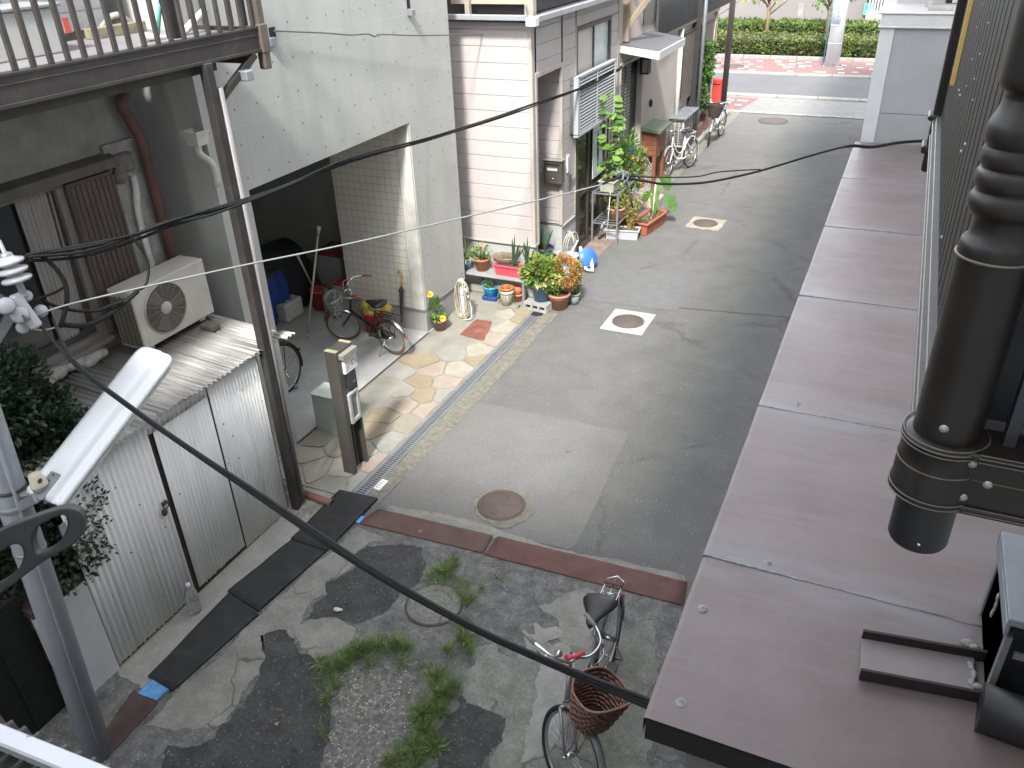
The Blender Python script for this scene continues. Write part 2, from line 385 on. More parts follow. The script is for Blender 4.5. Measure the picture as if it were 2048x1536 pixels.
lay('cement_strip', [(-5.0,2.75),(-4.55,2.7),(-4.55,5.35),(-5.0,5.35)], .0052, cement_pale, .02, 14)
lay('cement_strip', gp((600,975),(660,935),(760,1000),(690,1060),(640,1010)), .0049, cement, .02, 15)
lay('apron', [(-5.63,5.3),(-4.5,5.3),(-4.5,10.3),(-4.4,10.6),(-6.6,10.62),(-6.6,10.33),(-5.63,10.33)], .005, apron_m, .004, 16)
sheet('garage_floor', [(-12,5.62),(-5.63,5.62),(-5.63,9.2),(-6.9,9.2),(-6.9,12),(-12,12)], .006, garage_floor_m)
mb = MB(); mb.box(-5.645,-5.615,5.98,9.05,0,.009); struct('floor_joint', mb, M('joint_dark',(.06,.06,.06),.8))
sheet('kerb_strip', jag([(-4.345,5.42),(-4.14,5.42),(-4.1,7.5),(-4.12,10.3),(-4.345,10.3)], .012, .05, 17), .0055, kerb_m)
sheet('kerb_strip', jag([(-4.6,15.6),(-4.3,15.6),(-4.25,24.9),(-4.6,24.9)], .01, .06, 18), .0055, kerb_m)
mb = MB(); mb.box(-4.72,-4.5,15.4,24.6,0,.11); struct('kerb', mb, cement_pale, bevel=.015)
sheet('cement_strip', [(-4.75,12.2),(-4.35,12.2),(-4.3,14.8),(-4.75,15.4)], .005, M('rust_cement',(.21,.16,.13),.9,var=.3,ns=6))
sheet('puddle_stain', jag([(-3.2,19.0),(-2.2,18.8),(-2.0,18.4),(-3.0,18.3)], .05, .1, 20), .004, M('dust_pale',(.135,.134,.128),.9))

# flagstones beside the drain: clipped Voronoi cells
def clip(poly, p, q):
    mid = (p+q)/2; n = q-p; out = []
    for i in range(len(poly)):
        a, b = poly[i], poly[(i+1) % len(poly)]; da, db = (a-mid).dot(n), (b-mid).dot(n)
        if da <= 0: out.append(a)
        if (da < 0) != (db < 0) and abs(da-db) > 1e-9: out.append(a + (b-a)*(da/(da-db)))
    return out
seeds = []; t = 0
while len(seeds) < 46 and t < 9000:
    t += 1; p = V((rnd.uniform(-5.45, -4.5), rnd.uniform(5.4, 10.25), 0))
    if all((V((p.x-q.x, (p.y-q.y)*1.0, 0))).length > .26 for q in seeds): seeds.append(p)
stone_mats = [M('flagstone_'+n, c, .8, var=.1, ns=5, dirt=d, damt=.35, ds=3.5, fine=.15, fs=40, bump=.35, bs=40) for n, c, d in (
    ('cream', (0.320,0.299,0.245), (0.258,0.224,0.163)), ('ochre', (0.265,0.218,0.143), (0.306,0.272,0.204)), ('grey', (0.272,0.265,0.238), (0.204,0.197,0.163)), ('rose', (0.320,0.265,0.218), (0.272,0.245,0.197)), ('olive', (0.245,0.231,0.177), (0.272,0.252,0.197)))]
mb = MB()
for i, p in enumerate(seeds):
    edge = -5.32 + .16*math.sin(p.y*2.1) + (.18 if p.y > 8.4 else 0) + (-.2 if p.y < 6.4 else 0)
    if p.x < edge or (-5.3 < p.x < -4.72 and 8.95 < p.y < 9.78): continue
    poly = [V((-5.6,5.35,0)), V((-4.515,5.35,0)), V((-4.515,10.28,0)), V((-5.6,10.28,0))]
    for j, q in enumerate(seeds):
        if j != i and (q-p).length < 1.2 and len(poly) > 2: poly = clip(poly, p, q)
    if len(poly) < 3: continue
    c = sum(poly, V((0,0,0)))/len(poly); pp = []
    for k in range(len(poly)):
        a, b = poly[k], poly[(k+1) % len(poly)]
        for u in (.12, .5, .88):
            r_ = a + (b-a)*u; r_ = r_ + (c-r_).normalized()*(.011 + .006*rnd.random()); pp.append(V((r_.x, r_.y, .005)))
    mb.prism(pp, (0,0,.009 + .003*rnd.random()), min(4, int(rnd.random()*5)))
struct('flagstones', mb, stone_mats)

# the street at the far end
sheet('sidewalk', [(-60,24.95),(60,25.15),(60,27.5),(-60,27.2)], .012, M('pavers_pale',(.21,.207,.2),.85,var=.12,ns=4,dirt=(.21,.21,.2),damt=.4,ds=3))
sheet('brick_sidewalk', [(-60,25.2),(-4.35,25.2),(-4.1,27.0),(-60,26.9)], .016, M('pavers_red',(.2,.115,.108),.85,var=.2,ns=7,dirt=(.17,.11,.1),damt=.5,ds=4))
sheet('street', [(-60,27.55),(60,27.75),(60,31.2),(-60,31.2)], .008, M('street_asphalt',(.115,.117,.12),.9,var=.08,ns=.8))
mb = MB()
for y0, y1 in ((27.15,27.5),(31.2,31.5)):
    for k in range(40): mb.box(-30+k*1.2, -30+k*1.2+1.185, y0, y1, 0, .06)
for k in range(40): mb.box(-30+k*1.2, -30+k*1.2+1.185, 24.85, 25.05, 0, .03)
struct('kerb', mb, cement_pale, bevel=.01)
sheet('brick_sidewalk', [(-60,31.5),(60,31.5),(60,34.4),(-60,34.4)], .05, MATS['pavers_red'])
mb = MB()
for k in range(85):
    x, y = rnd.uniform(-8,1), rnd.uniform(31.7,34.1); mb.box(x, x+.22, y, y+.2, .05, .056)
for k in range(10):
    x, y = rnd.uniform(-6.2,-4.5), rnd.uniform(25.4,26.8); mb.box(x, x+.2, y, y+.18, .016, .022)
struct('paving_stones', mb, M('paver_white',(.34,.34,.33),.8))
mb = MB()
for k in range(40): mb.box(-30+k*1.0, -30+k*1.0+.985, 34.4, 34.6, 0, .16)
struct('kerb', mb, M('kerb_grey',(.24,.235,.215),.85,var=.2,ns=6), bevel=.01)
mb = MB(); mb.box(-40,40,34.6,40,0,.1); struct('planting_bed', mb, dirt_soil)

# ---------------------------------------------------------------- manhole covers, plates, mats, drain
def round_cover(name, label, c, r, mat, pad=None, handles=False, rings=(.92,), group=None):
    o = thing(name, label, 'manhole cover', (c[0], c[1], 0), group)
    if pad:
        pm = MB(); pm.prism(jag([V((c[0]+x, c[1]+y, .004)) for x, y in pad[0]], pad[2], .05, c[1]), (0,0,.007)); pm.build('pad', pad[1], o)
    fr = MB(); fr.lathe([(r*1.0,.004),(r*1.0,.0165),(r*1.05,.0165),(r*1.05,.004)], (c[0],c[1],0), 40); fr.build('frame', iron_m, o)
    lid = MB(); lid.lathe([(.0005,.017),(r*.97,.017),(r*.985,.013),(r*.985,.004)], (c[0],c[1],0), 40)
    for q in rings: lid.ring((c[0],c[1],.0165), (0,0,1), r*q, .006, 40, 5)
    lid.build('lid', mat, o)
    if handles:
        for s in (-1, 1):
            h = MB(); h.ring((c[0]+s*.03, c[1]+s*.13, .018), (0,0,1), .035, .005, 14, 5, 0, 0 if s > 0 else PI, PI if s > 0 else 2*PI); h.build('handle', iron_m, o)
    return o
rp = [(math.cos(a)*.32, math.sin(a)*.32) for a in [i*PI/7 for i in range(14)]]
round_cover('manhole_cover', 'rusty round manhole cover with two ring handles in a broken cement collar', (-2.97,5.85), .235, M('iron_rust',(.11,.083,.073),.7,.2,var=.15,ns=8,bump=.3,bs=50), (rp, kerb_m, .085), True)
sq = [(-.31,-.36),(.31,-.36),(.31,.36),(-.31,.36)]
round_cover('manhole_cover', 'brown round manhole cover set in a clean white concrete square', (-3.07,10.4), .225, M('iron_brown',(.12,.095,.085),.7,.2,var=.15,ns=30,bump=.9,bs=40), (sq, M('pad_white',(.42,.4,.34),.85,var=.08), .004), rings=(.88,))
round_cover('manhole_cover', 'brown round manhole cover in a worn cream concrete surround', (-3.0,15.0), .22, MATS['iron_brown'], ([(-.32,-.32),(.3,-.34),(.34,.3),(-.3,.34)], M('pad_cream',(.3,.275,.21),.88,var=.2), .03), rings=(.86,.5))
round_cover('manhole_cover', 'flat brown manhole cover flush with asphalt near the pale sidewalk', (-3.2,24.0), .38, MATS['iron_brown'])
round_cover('manhole_cover', 'half buried old concrete manhole lid with concentric rings among weeds', (-2.93,4.38), .24, cement_mossy, rings=(.97,.7,.45))
round_cover('manhole_cover', 'dark oval looking cover on the far brick pavement across the street', (-6.0,32.4), .4, MATS['iron_brown']).location.z = .05
o = thing('valve_cover', 'square rust red iron cover with raised disc on the garage apron', 'access cover', (-5.0,9.4,0))
P = gp((920,670),(968,684),(984,645),(953,640)); mb = MB(); mb.prism([p + V((0,0,.006)) for p in P], (0,0,.014)); mb.build('plate', M('rust_red',(.22,.085,.06),.75,.1,var=.2,ns=7,dirt=(.12,.06,.05),damt=.6), o, bevel=.004)
c = sum(P, V((0,0,0)))/4; mb = MB(); mb.lathe([(.0005,.028),(.1,.027),(.11,.02),(.11,.015)], c, 28); mb.build('disc', MATS['rust_red'], o)

GR = 'black rubber ramp mats over the gutter'
def slab_from(name, px, z, th, mat, label, cat, group=None, wav=.0):
    P = [G(x, y) for x, y in px]; mb = MB(); n = 14; vs = []; fs = []
    a, b, c, d = P
    for i in range(n+1):
        for j in range(n+1):
            u, v = i/n, j/n; q = (a*(1-u)+d*u)*(1-v) + (b*(1-u)+c*u)*v
            h = noise.noise(q*2.5)*wav + noise.noise(q*7)*wav*.4
            vs.append(V((q.x, q.y, z+th+h)))
    for i in range(n):
        for j in range(n): fs.append((i*(n+1)+j, (i+1)*(n+1)+j, (i+1)*(n+1)+j+1, i*(n+1)+j+1))
    mb.add(vs, fs, 0, True)
    ring_ = [i*(n+1) for i in range(n+1)] + [n*(n+1)+j for j in range(1,n+1)] + [i*(n+1)+n for i in range(n-1,-1,-1)] + [j for j in range(n-1,0,-1)]
    low = [V((vs[i].x, vs[i].y, z)) for i in ring_]; top = [vs[i] for i in ring_]; k = len(low)
    mb.add(low + top, [(i, (i+1) % k, k+(i+1) % k, k+i) for i in range(k)])
    o = mb.build(name, mat); return tag(o, label, cat, group)
slab_from('rubber_mat', [(345,1385),(297,1356),(458,1190),(517,1232)], .006, .018, rubber, 'black rubber mat nearest the grey utility pole', 'rubber mat', GR, .012)
slab_from('rubber_mat', [(517,1226),(456,1186),(584,1084),(656,1102)], .009, .02, rubber, 'black rubber mat in the middle of the row along the shed', 'rubber mat', GR, .014)
slab_from('rubber_mat', [(653,1106),(583,1082),(680,984),(756,1002)], .014, .022, rubber, 'black rubber mat ending at the drain grating beside the meter post', 'rubber mat', GR, .016)
slab_from('steel_plate', [(716,1048),(757,1020),(986,1073),(966,1108)], .007, .008, rust_plate, 'long rusty steel plate between the rubber mat and the gap', 'steel plate', 'rusty steel plates across the alley', .004)
pl2 = M('checker_plate', (.125,.06,.052), .75, .1, var=.2, ns=6, dirt=(.08,.045,.04), damt=.5, ds=4)
q = NM(pl2); x, y, z = q.xyz(); a = q.op('SINE', q.op('MULTIPLY', q.op('ADD', x, y), 180)); b = q.op('SINE', q.op('MULTIPLY', q.op('SUBTRACT', x, y), 180)); q.bump(q.op('MULTIPLY', a, b), .5, .004, False)
slab_from('steel_plate', [(969,1111),(996,1075),(1375,1166),(1366,1213)], .007, .008, pl2, 'long rusty steel plate behind the basket bicycle reaching the roofed house', 'steel plate', 'rusty steel plates across the alley', .004)
slab_from('steel_plate', [(196,1486),(268,1382),(318,1406),(214,1520)], .006, .008, M('plate_dark',(.075,.05,.043),.8,.1,var=.2), 'dark brown steel plate at the foot of the grey pole', 'steel plate', None, .004)
slab_from('blue_board', [(275,1389),(308,1359),(345,1377),(313,1404)], .012, .006, M('blue_board',(.12,.33,.62),.6,var=.1,ns=8,dirt=(.05,.1,.17),damt=.6,ds=18), 'small dirty blue board lying beside the black rubber mat', 'board')
slab_from('blue_strip', [(710,1046),(722,1034),(730,1037),(718,1050)], .012, .01, MATS['blue_board'], 'narrow blue strip wedged between rubber mat and steel plate', 'board')
slab_from('blue_strip', [(568,1096),(586,1078),(592,1080),(574,1100)], .012, .01, MATS['blue_board'], 'narrow blue strip peeking from under the mats by the shed', 'board')
P = gp((745,977),(764,959),(777,963),(759,982)); o = tag(None or MB().prism([p+V((0,0,.0065)) for p in P], (0,0,.004)).build('survey_marker', M('marker_white',(.68,.66,.63),.7,var=.1,ns=30)), 'small white marker plate stuck on the kerb beside the drain', 'marker')
mk = MB()
for i in range(4):
    u = .18+.2*i; a = P[0].lerp(P[1], u); b = P[3].lerp(P[2], u); mk.bar(a.lerp(b,.3)+V((0,0,.011)), a.lerp(b,.7)+V((0,0,.011)), .006, .0015)
    if i < 3: mk.bar(a.lerp(b,.3)+V((0,0,.0112)), (a.lerp(b,.3)+(P[1]-P[0])*.12)+V((0,0,.0112)), .005, .0015)
mo = mk.build('marking', M('ink',(.12,.12,.13),.7), o)

o = thing('drain_grating', 'long grey metal drain grating beside the flagstones', 'drain', (-4.42,7.7,0))
mb = MB()
for x0, x1 in ((-4.51,-4.475),(-4.375,-4.345)): mb.box(x0, x1, 5.42, 10.12, 0, .014)
mb.build('frame', galv, o, bevel=.003)
mb = MB(); k = 0; y = 5.43
while y < 10.1:
    mb.box(-4.475,-4.375, y, y+.018, .001, .011); y += .036
mb.box(-4.428,-4.422,5.43,10.1,.001,.0095); mb.build('grille', galv, o)
mb = MB(); mb.box(-4.475,-4.375,5.42,10.12,-.01,.0062); mb.build('channel', void_m, o)
mb = MB(); mb.box(-4.5,-4.33,10.13,10.27,-.02,.0085); tag(mb.build('drain_opening', void_m), 'dark open gap in the drain under the breeze block', 'drain')

# litter
for i, (x, y, s) in enumerate([(674,1221,.035)]):
    p = G(x, y, .01); mb = MB()
    mb.ball(p+V((0,0,.012)), s, 5, sq=(1,.7,.35)); mb.ball(p+V((.03,.01,.012)), s*.6, 5, sq=(1,.8,.4)); tag(mb.build('crumpled_tissue', M('tissue',(.75,.75,.73),.9,var=.1,ns=60,bump=1,bs=90)), 'crumpled white tissue on the dark asphalt mend', 'litter')
dl = [(710,1402,'brown dead leaf on the gravel between the weeds'),(976,1123,'brown dead leaf beside the gap of the steel plates'),(840,1060,'small orange leaf bit on the steel plate by the drain'),(1133,902,'small dry leaf on the pale asphalt patch'),(548,1449,'yellowish dead leaf on the dark asphalt by the pole')]
for x, y, lb in dl:
    mb = MB(); p = G(x, y, .03 if y == 1060 else .015)
    leaf(mb, p, (rnd.uniform(-1,1), rnd.uniform(-1,1), .1), .045, .022, 0, up=(0,0,1), n=3); leaf(mb, p+V((.01,0,.002)), (rnd.uniform(-1,1), rnd.uniform(-1,1), .15), .03, .016, 0, up=(0,0,1), n=3)
    tag(mb.build('dead_leaf', lf_dry), lb, 'leaf')

# weeds
mb = MB()
spots = [(890,1150,.13,500),(870,1165,.12,300),(920,1180,.12,420),(935,1205,.08,200),(905,1130,.08,200),
 (660,1345,.11,480),(690,1325,.12,560),(720,1305,.12,460),(755,1298,.12,420),(790,1295,.11,330),(815,1300,.08,140),(670,1375,.09,260),(655,1400,.06,120),(640,1330,.06,100),(665,1440,.06,70),(650,1470,.05,40),
 (925,1255,.08,210),(930,1285,.09,260),(940,1305,.07,150),(895,1305,.07,130),(910,1320,.05,60),
 (850,1340,.08,260),(875,1360,.11,430),(890,1390,.11,480),(865,1400,.11,460),(845,1430,.11,480),(880,1430,.08,240),(850,1470,.11,520),(835,1500,.11,520),(870,1500,.08,260),(800,1520,.11,420),(830,1535,.11,420),(780,1530,.08,160),(910,1375,.06,140),(805,1330,.07,90),(960,1180,.04,40),(1003,1160,.04,30),(740,1335,.07,90)]
for x, y, r, n in spots:
    c = G(x, y)
    for i in range(int(n*.95)):
        a = rnd.uniform(0, 2*PI); q = abs(rnd.gauss(0, .55))*r; p = c + V((math.cos(a)*q, math.sin(a)*q*1.1, .004))
        if noise.noise(p*9) < -.25: continue
        tall = max(.3, 1.1 - q/r*.55)
        d = V((rnd.uniform(-1,1), rnd.uniform(-1,1), rnd.uniform(.5,1.6)))
        leaf(mb, p, d, rnd.uniform(.05,.17)*tall, rnd.uniform(.003,.006), 0 if rnd.random() < .6 else 1, droop=.28, n=3)
tag(mb.build('grass', [grass_a, grass_b], recalc=False), 'tufts of green weeds growing through the cracked pavement', 'grass', kind='stuff')

# ================================================================ CONCRETE HOUSE (garage)
conc = M('fairfaced_concrete', (.415,.42,.4), .75, var=.07, ns=1.6, dirt=(.3,.31,.295), damt=.5, ds=2.0, streak=(1.6,1.6,.18), fine=.07, fs=20, bump=.06, bs=60)
q = NM(conc); x, y, z = q.xyz()
hz = q.op('LESS_THAN', q.near(z, .645, 2.9, 0), .0035); vy = q.op('LESS_THAN', q.near(y, .64, 9.66, 0), .0025)
lines = q.mx(hz, vy)
dy = q.near(y, .318, 6.0, 0); dz = q.near(z, .3225, 3.06, 0); dist = q.op('SQRT', q.op('ADD', q.op('MULTIPLY', dy, dy), q.op('MULTIPLY', dz, dz)))
hole = q.op('LESS_THAN', dist, .011)
overlay(conc, q.op('MULTIPLY', vy, .22), (.2,.205,.2)); overlay(conc, q.op('MULTIPLY', hz, .5), (.55,.56,.55)); overlay(conc, q.op('MULTIPLY', hole, .75), (.06,.06,.06))
q.bump(q.mx(lines, hole), .6, .006)
tile = M('white_tile', (.64,.625,.55), .4, var=.05, ns=3)
q = NM(tile); x, y, z = q.xyz(); xy = q.op('ADD', x, q.op('MULTIPLY', y, .3))
g1 = q.op('LESS_THAN', q.near(x, .1, 0, 0), .004); g2 = q.op('LESS_THAN', q.near(z, .1, .02, 0), .005)
gl = q.mx(g1, g2); overlay(tile, q.op('MULTIPLY', gl, .55), (.3,.28,.23)); q.bump(gl, .7, .008)
tile_y = M('white_tile_side', (.64,.625,.55), .4, var=.05, ns=3)
q = NM(tile_y); x, y, z = q.xyz(); g1 = q.op('LESS_THAN', q.near(y, .1, 0, 0), .004); g2 = q.op('LESS_THAN', q.near(z, .1, .02, 0), .005); gl = q.mx(g1, g2); overlay(tile_y, q.op('MULTIPLY', gl, .55), (.3,.28,.23)); q.bump(gl, .7, .008)
ch = thing('concrete_house', 'pale fair faced concrete house with open garage between old and pink houses', 'house', (-7.5,8,0))
mb = MB()   # street front with the garage opening, returns and top
fx, bx = -5.65, -5.85
mb.box(bx, fx, 5.62, 6.03, .0, 2.95)                 # left pier
mb.box(bx, fx, 9.075, 10.27, .36, 2.95)              # right pier
mb.box(bx, fx, 5.62, 10.27, 2.95, 6.0)               # wall above
mb.box(-12, bx, 5.62, 5.8, 0, 6.0)                   # side wall to the old house
mb.box(-12, bx, 10.1, 10.27, .36, 6.0)
mb.build('wall', conc, ch, recalc=True)
mb = MB(); mb.box(-5.86, -5.655, 9.07, 10.262, 0, .36); mb.box(-12, -5.86, 10.11, 10.262, 0, .36); mb.build('plinth', M('plinth_grey',(.33,.33,.33),.8,var=.06), ch)
mb = MB(); mb.box(-5.655,-5.64,9.08,10.26,.35,.37); mb.box(-6.95,-5.66,9.035,9.055,.33,.36); mb.build('plinth_joint', M('joint_grey',(.2,.2,.2),.8), ch)
mb = MB(); mb.box(-6.95, -5.87, 9.05, 9.16, .35, 2.94); mb.build('tiled_wall', tile, ch)
mb = MB(); mb.box(-6.95, -5.66, 9.06, 9.15, 0, .35); mb.build('plinth', MATS['plinth_grey'], ch)
mb = MB(); mb.box(-5.86,-5.66,9.045,9.074,.35,2.945); mb.build('corner_trim', M('trim_pale',(.5,.5,.46),.7), ch)
mb = MB(); mb.box(-9.6, -6.95, 10.55, 10.7, 0, 2.94); mb.build('tiled_wall', tile, ch)
mb = MB(); mb.box(-6.97, -6.93, 9.16, 10.55, 0, 2.94); mb.build('tiled_wall', tile_y, ch)
mb = MB(); mb.box(-9.75, -9.6, 5.8, 10.7, 0, 2.94); mb.build('back_wall', M('garage_back',(.55,.53,.48),.8), ch)
mb = MB(); mb.box(-12, bx, 5.8, 10.55, 2.95, 3.1); mb.build('ceiling', M('garage_ceiling',(.65,.65,.62),.8), ch)
mb = MB(); mb.box(-12, -5.66, 5.63, 10.26, 6.0, 6.1); mb.build('roof', cement, ch)
p = PX(545,70,-5.65); mb = MB(); mb.box(-5.66,-5.645, p.y-.045, p.y+.045, p.z-.09, p.z+.07); mb.build('wall_slot', void_m, ch)
p = PX(548,82,-5.6); mb = MB(); mb.box(-5.65,-5.6, p.y-.05, p.y+.05, p.z-.05, p.z+.03); mb.build('drain_spout', galv, ch, bevel=.006)
p = PX(825,24,-5.6); mb = MB(); mb.box(-5.65,-5.58, p.y-.04, p.y+.04, p.z-.04, p.z+.03); mb.build('drain_spout', galv, ch, bevel=.006)
mb = MB(); mb.box(-5.66,-5.645, p.y-.035, p.y+.035, p.z+.04, p.z+.3); mb.build('wall_slot', void_m, ch)
# dark side gap: white plastic hopper and pipe on the side wall
o = thing('rain_hopper', 'white rain hopper with bent pipe on the dark concrete side wall', 'drainpipe', (0,0,0))
X0 = -5.92
a = PX(372,262,X0); b = PX(412,262,X0); yy = 5.6
pz = PY(392,262,5.55); mb = MB(); w = .085
for (w0,z0,w1,z1) in ((.06,-.12,.085,0),): 
    mb.add([(pz.x-w0,5.48,pz.z-.12),(pz.x+w0,5.48,pz.z-.12),(pz.x+w0,5.61,pz.z-.12),(pz.x-w0,5.61,pz.z-.12),(pz.x-w1,5.46,pz.z),(pz.x+w1,5.46,pz.z),(pz.x+w1,5.61,pz.z),(pz.x-w1,5.61,pz.z)], [(0,3,2,1),(0,1,5,4),(1,2,6,5),(2,3,7,6),(3,0,4,7)])
    mb.box(pz.x-.095,pz.x+.095,5.45,5.47,pz.z-.015,pz.z+.01); mb.box(pz.x-.095,pz.x-.08,5.47,5.61,pz.z-.015,pz.z+.01); mb.box(pz.x+.08,pz.x+.095,5.47,5.61,pz.z-.015,pz.z+.01)
mb.build('hopper', M('pvc_ivory',(.55,.54,.5),.5), o)
pts = [(pz.x,5.54,pz.z-.11),(pz.x,5.54,pz.z-.2),(pz.x+.12,5.54,pz.z-.29),(pz.x+.13,5.54,pz.z-.48)]
mb = MB(); mb.tube(smooth_pts(pts,4), .03, 10); mb.build('pipe', MATS['pvc_ivory'], o)

# ================================================================ OLD HOUSE (left), its balcony and shed
stucco = M('old_stucco', (.42,.42,.375), .92, var=.18, ns=5, dirt=(.27,.27,.24), damt=.6, ds=2.5, bump=1.0, bs=130)
oh = thing('old_house', 'old grey stucco house with dark curtained window behind the shed', 'house', (-7,2,0))
HX = -6.1
wz0, wz1 = 2.12, 3.44                                # window opening
mb = MB()
mb.box(-9,HX,4.92,5.22,0,4.2); mb.box(-9,HX,-1.5,4.92,wz1,4.2); mb.box(-9,HX,-1.5,4.92,0,wz0-.06); mb.box(-9,HX,-1.5,1.6,wz0-.06,wz1)
mb.build('wall', stucco, oh)
mb = MB(); mb.box(-9,-6.12,-1.5,5.3,4.5,6.2); mb.build('upper_wall', M('block_tile',(.3,.3,.32),.8,var=.2,ns=3,bump=.4,bs=30), oh)
q = NM(MATS['block_tile']); x, y, z = q.xyz(); gl = q.mx(q.op('LESS_THAN', q.near(y,.3,0,0), .006), q.op('LESS_THAN', q.near(z,.16,0,0), .006)); overlay(MATS['block_tile'], q.op('MULTIPLY', gl, .6), (.1,.1,.11)); q.bump(gl,.6,.01)
wf = M('window_alu', (.2,.19,.175), .5, .2, var=.1, dirt=(.1,.09,.08), damt=.4)
win = None
mb = MB(); mb.box(-6.16,-6.07,1.6,4.92,wz0-.06,wz0); mb.box(-6.13,-6.0,1.6,4.4,wz0-.09,wz0-.05); mb.box(-6.16,-6.07,1.6,4.92,wz1-.04,wz1+.01); mb.box(-6.16,-6.07,4.33,4.4,wz0,wz1-.04); win = mb.build('window', wf, oh, bevel=.004)
mb = MB(); mb.box(-6.15,-6.12,3.2,3.26,wz0,wz1-.04); mb.box(-6.15,-6.12,4.26,4.33,wz0,wz1-.04); mb.box(-6.15,-6.12,3.26,4.26,wz0,wz0+.07); mb.build('sash', M('sash_dark',(.05,.045,.04),.5), win)
mb = MB(); mb.box(-6.16,-6.15,1.6,4.33,wz0,wz1); mb.build('pane', glass_dark, win)
cur = M('grey_curtain', (.3,.285,.265), .9, var=.12, ns=2, dirt=(.1,.095,.09), damt=.8, ds=1.2, streak=(3,3,.5))
mb = MB(); vs = []; fs = []; n = 60
for i in range(n+1):
    yy = 3.98 + .28*i/n; xx = -6.118 + .007*math.sin(i*.8)+.005*math.sin(i*1.9)+.006*noise.noise(V((i*.2,0,0)))
    vs += [(xx, yy, wz0+.06 + (.05 if i > 40 else 0)), (xx-.003, yy + .06 - .05*(1-i/n), wz1-.05)]
for i in range(n): fs.append((2*i, 2*i+2, 2*i+3, 2*i+1))
mb.add(vs, fs, 0, True); mb.build('curtain', cur, win, recalc=False)
mb = MB()   # ribbed shutter panel beside the window
mb.box(-6.1,-6.03,4.4,4.86,wz0-.05,wz1-.02)
for k in range(9): mb.box(-6.035,-6.02,4.42+k*.052,4.42+k*.052+.03,wz0-.03,wz1-.05)
mb.build('shutter_case', M('shutter_brown',(.085,.064,.056),.6,var=.2,ns=9,dirt=(.14,.12,.11),damt=.5,ds=8,streak=(8,8,.4)), oh, bevel=.004)
mb = MB(); mb.add([(-6.1,1.2,3.56),(-6.1,4.92,3.56),(-5.97,4.90,3.53),(-5.97,1.2,3.53),(-6.1,1.2,3.45),(-6.1,4.92,3.45),(-5.97,4.90,3.45),(-5.97,1.2,3.45)], [(0,1,2,3),(7,6,5,4),(3,2,6,7),(1,5,6,2),(0,4,5,1),(0,3,7,4)])
mb.build('window_hood', M('hood_metal',(.105,.1,.085),.6,.2,var=.2,ns=6,dirt=(.05,.05,.045),damt=.5), oh, bevel=.005)
mb = MB(); mb.box(-6.12,-6.06,4.86,5.2,2.0,3.62); mb.build('wall_strip', M('strip_plaster',(.33,.33,.31),.85,var=.15,ns=6,dirt=(.15,.15,.14),damt=.7,ds=7,bump=.5,bs=60), oh)
mb = MB(); mb.tube(smooth_pts([(-6.03,5.06,3.32),(-6.02,5.05,3.2),(-6.02,5.0,2.9),(-6.02,5.02,1.9)],4), .028, 10); mb.build('wall_pipe', MATS['pvc_ivory'], oh)
rustp = M('drain_rust', (.13,.062,.05), .6, var=.2, ns=7, dirt=(.07,.035,.03), damt=.5)
mb = MB(); mb.tube(smooth_pts([(-6.0,5.2,4.25),(-6.0,5.2,4.02),(-6.02,5.12,3.92),(-6.02,5.16,3.8)],3)+[V((-6.0,5.22,3.6)),V((-6.0,5.24,1.9))], .045, 12); mb.build('drainpipe', rustp, oh)
mb = MB(); mb.obox((-6.04,5.0,3.45),(.1,.2,.16)); mb.ball((-6.03,4.93,3.35),.07,6); mb.build('pipe_patch', M('putty_grey',(.2,.19,.17),.9,var=.3,ns=12,bump=1,bs=60), oh, bevel=.02)
mb = MB()   # crumbling mortar under the sill
for k in range(14):
    yy = 3.25+k*.075; mb.ball((-6.02+rnd.uniform(-.02,.03), yy, 1.985+rnd.uniform(-.03,.03)), rnd.uniform(.05,.09), 5, sq=(1,1.2,.7))
mb.build('sill_mortar', M('mortar_pale',(.42,.41,.38),.95,var=.25,ns=14,bump=1,bs=50), oh)
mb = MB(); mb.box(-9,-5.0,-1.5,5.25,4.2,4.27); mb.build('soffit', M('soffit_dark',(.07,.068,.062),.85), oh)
mb = MB(); mb.box(-9,-6.12,-1.5,5.3,6.2,6.3); mb.build('roof', cement, oh)

bal = thing('balcony', 'dark brown metal balcony with thin vertical bars on brown posts', 'balcony', (-5.4,3.5,4.28))
BX = -4.9; BY = 5.72
mb = MB()
mb.box(BX-.05,BX,-1.5,BY,4.30,4.47); mb.box(BX-.06,BX+.012,-1.5,BY,4.28,4.305); mb.box(BX-.06,BX+.012,-1.5,BY,4.455,4.475); mb.box(BX-.03,BX+.008,-1.5,BY,4.408,4.414)
mb.box(-6.1,BX-.06,BY-.05,BY,4.30,4.47)
mb.build('fascia', brown_metal, bal, bevel=.003)
mb = MB(); mb.box(-6.1,BX-.05,-1.5,BY-.05,4.40,4.44)
for k in range(8): pass
mb.build('floor', M('balcony_floor',(.19,.18,.19),.6,var=.12,ns=4,dirt=(.15,.14,.14),damt=.5,streak=(1,8,1)), bal)
mb = MB(); pit = (5.03-3.5)/12
k = -38
while 5.03 + k*pit < BY-.05:
    yy = 5.03+k*pit; mb.box(BX-.04,BX-.012,yy-.017,yy+.017,4.475,5.5); k += 1
for k in range(8): mb.box(-6.05+k*.145,-6.022+k*.145,BY-.04,BY-.012,4.475,5.5)
mb.box(BX-.05,BX,-1.5,BY,5.5,5.54); mb.box(-6.1,BX,BY-.05,BY,5.5,5.54)
mb.build('railing', brown_worn, bal, bevel=.003)
mb = MB(); mb.box(BX-.055,BX+.02,BY-.03,BY+.05,4.14,5.6); mb.box(BX-.065,BX+.03,BY-.04,BY+.06,4.27,4.49); mb.build('corner_post', M('bronze_lit',(.1,.083,.07),.45,var=.15), bal, bevel=.008)
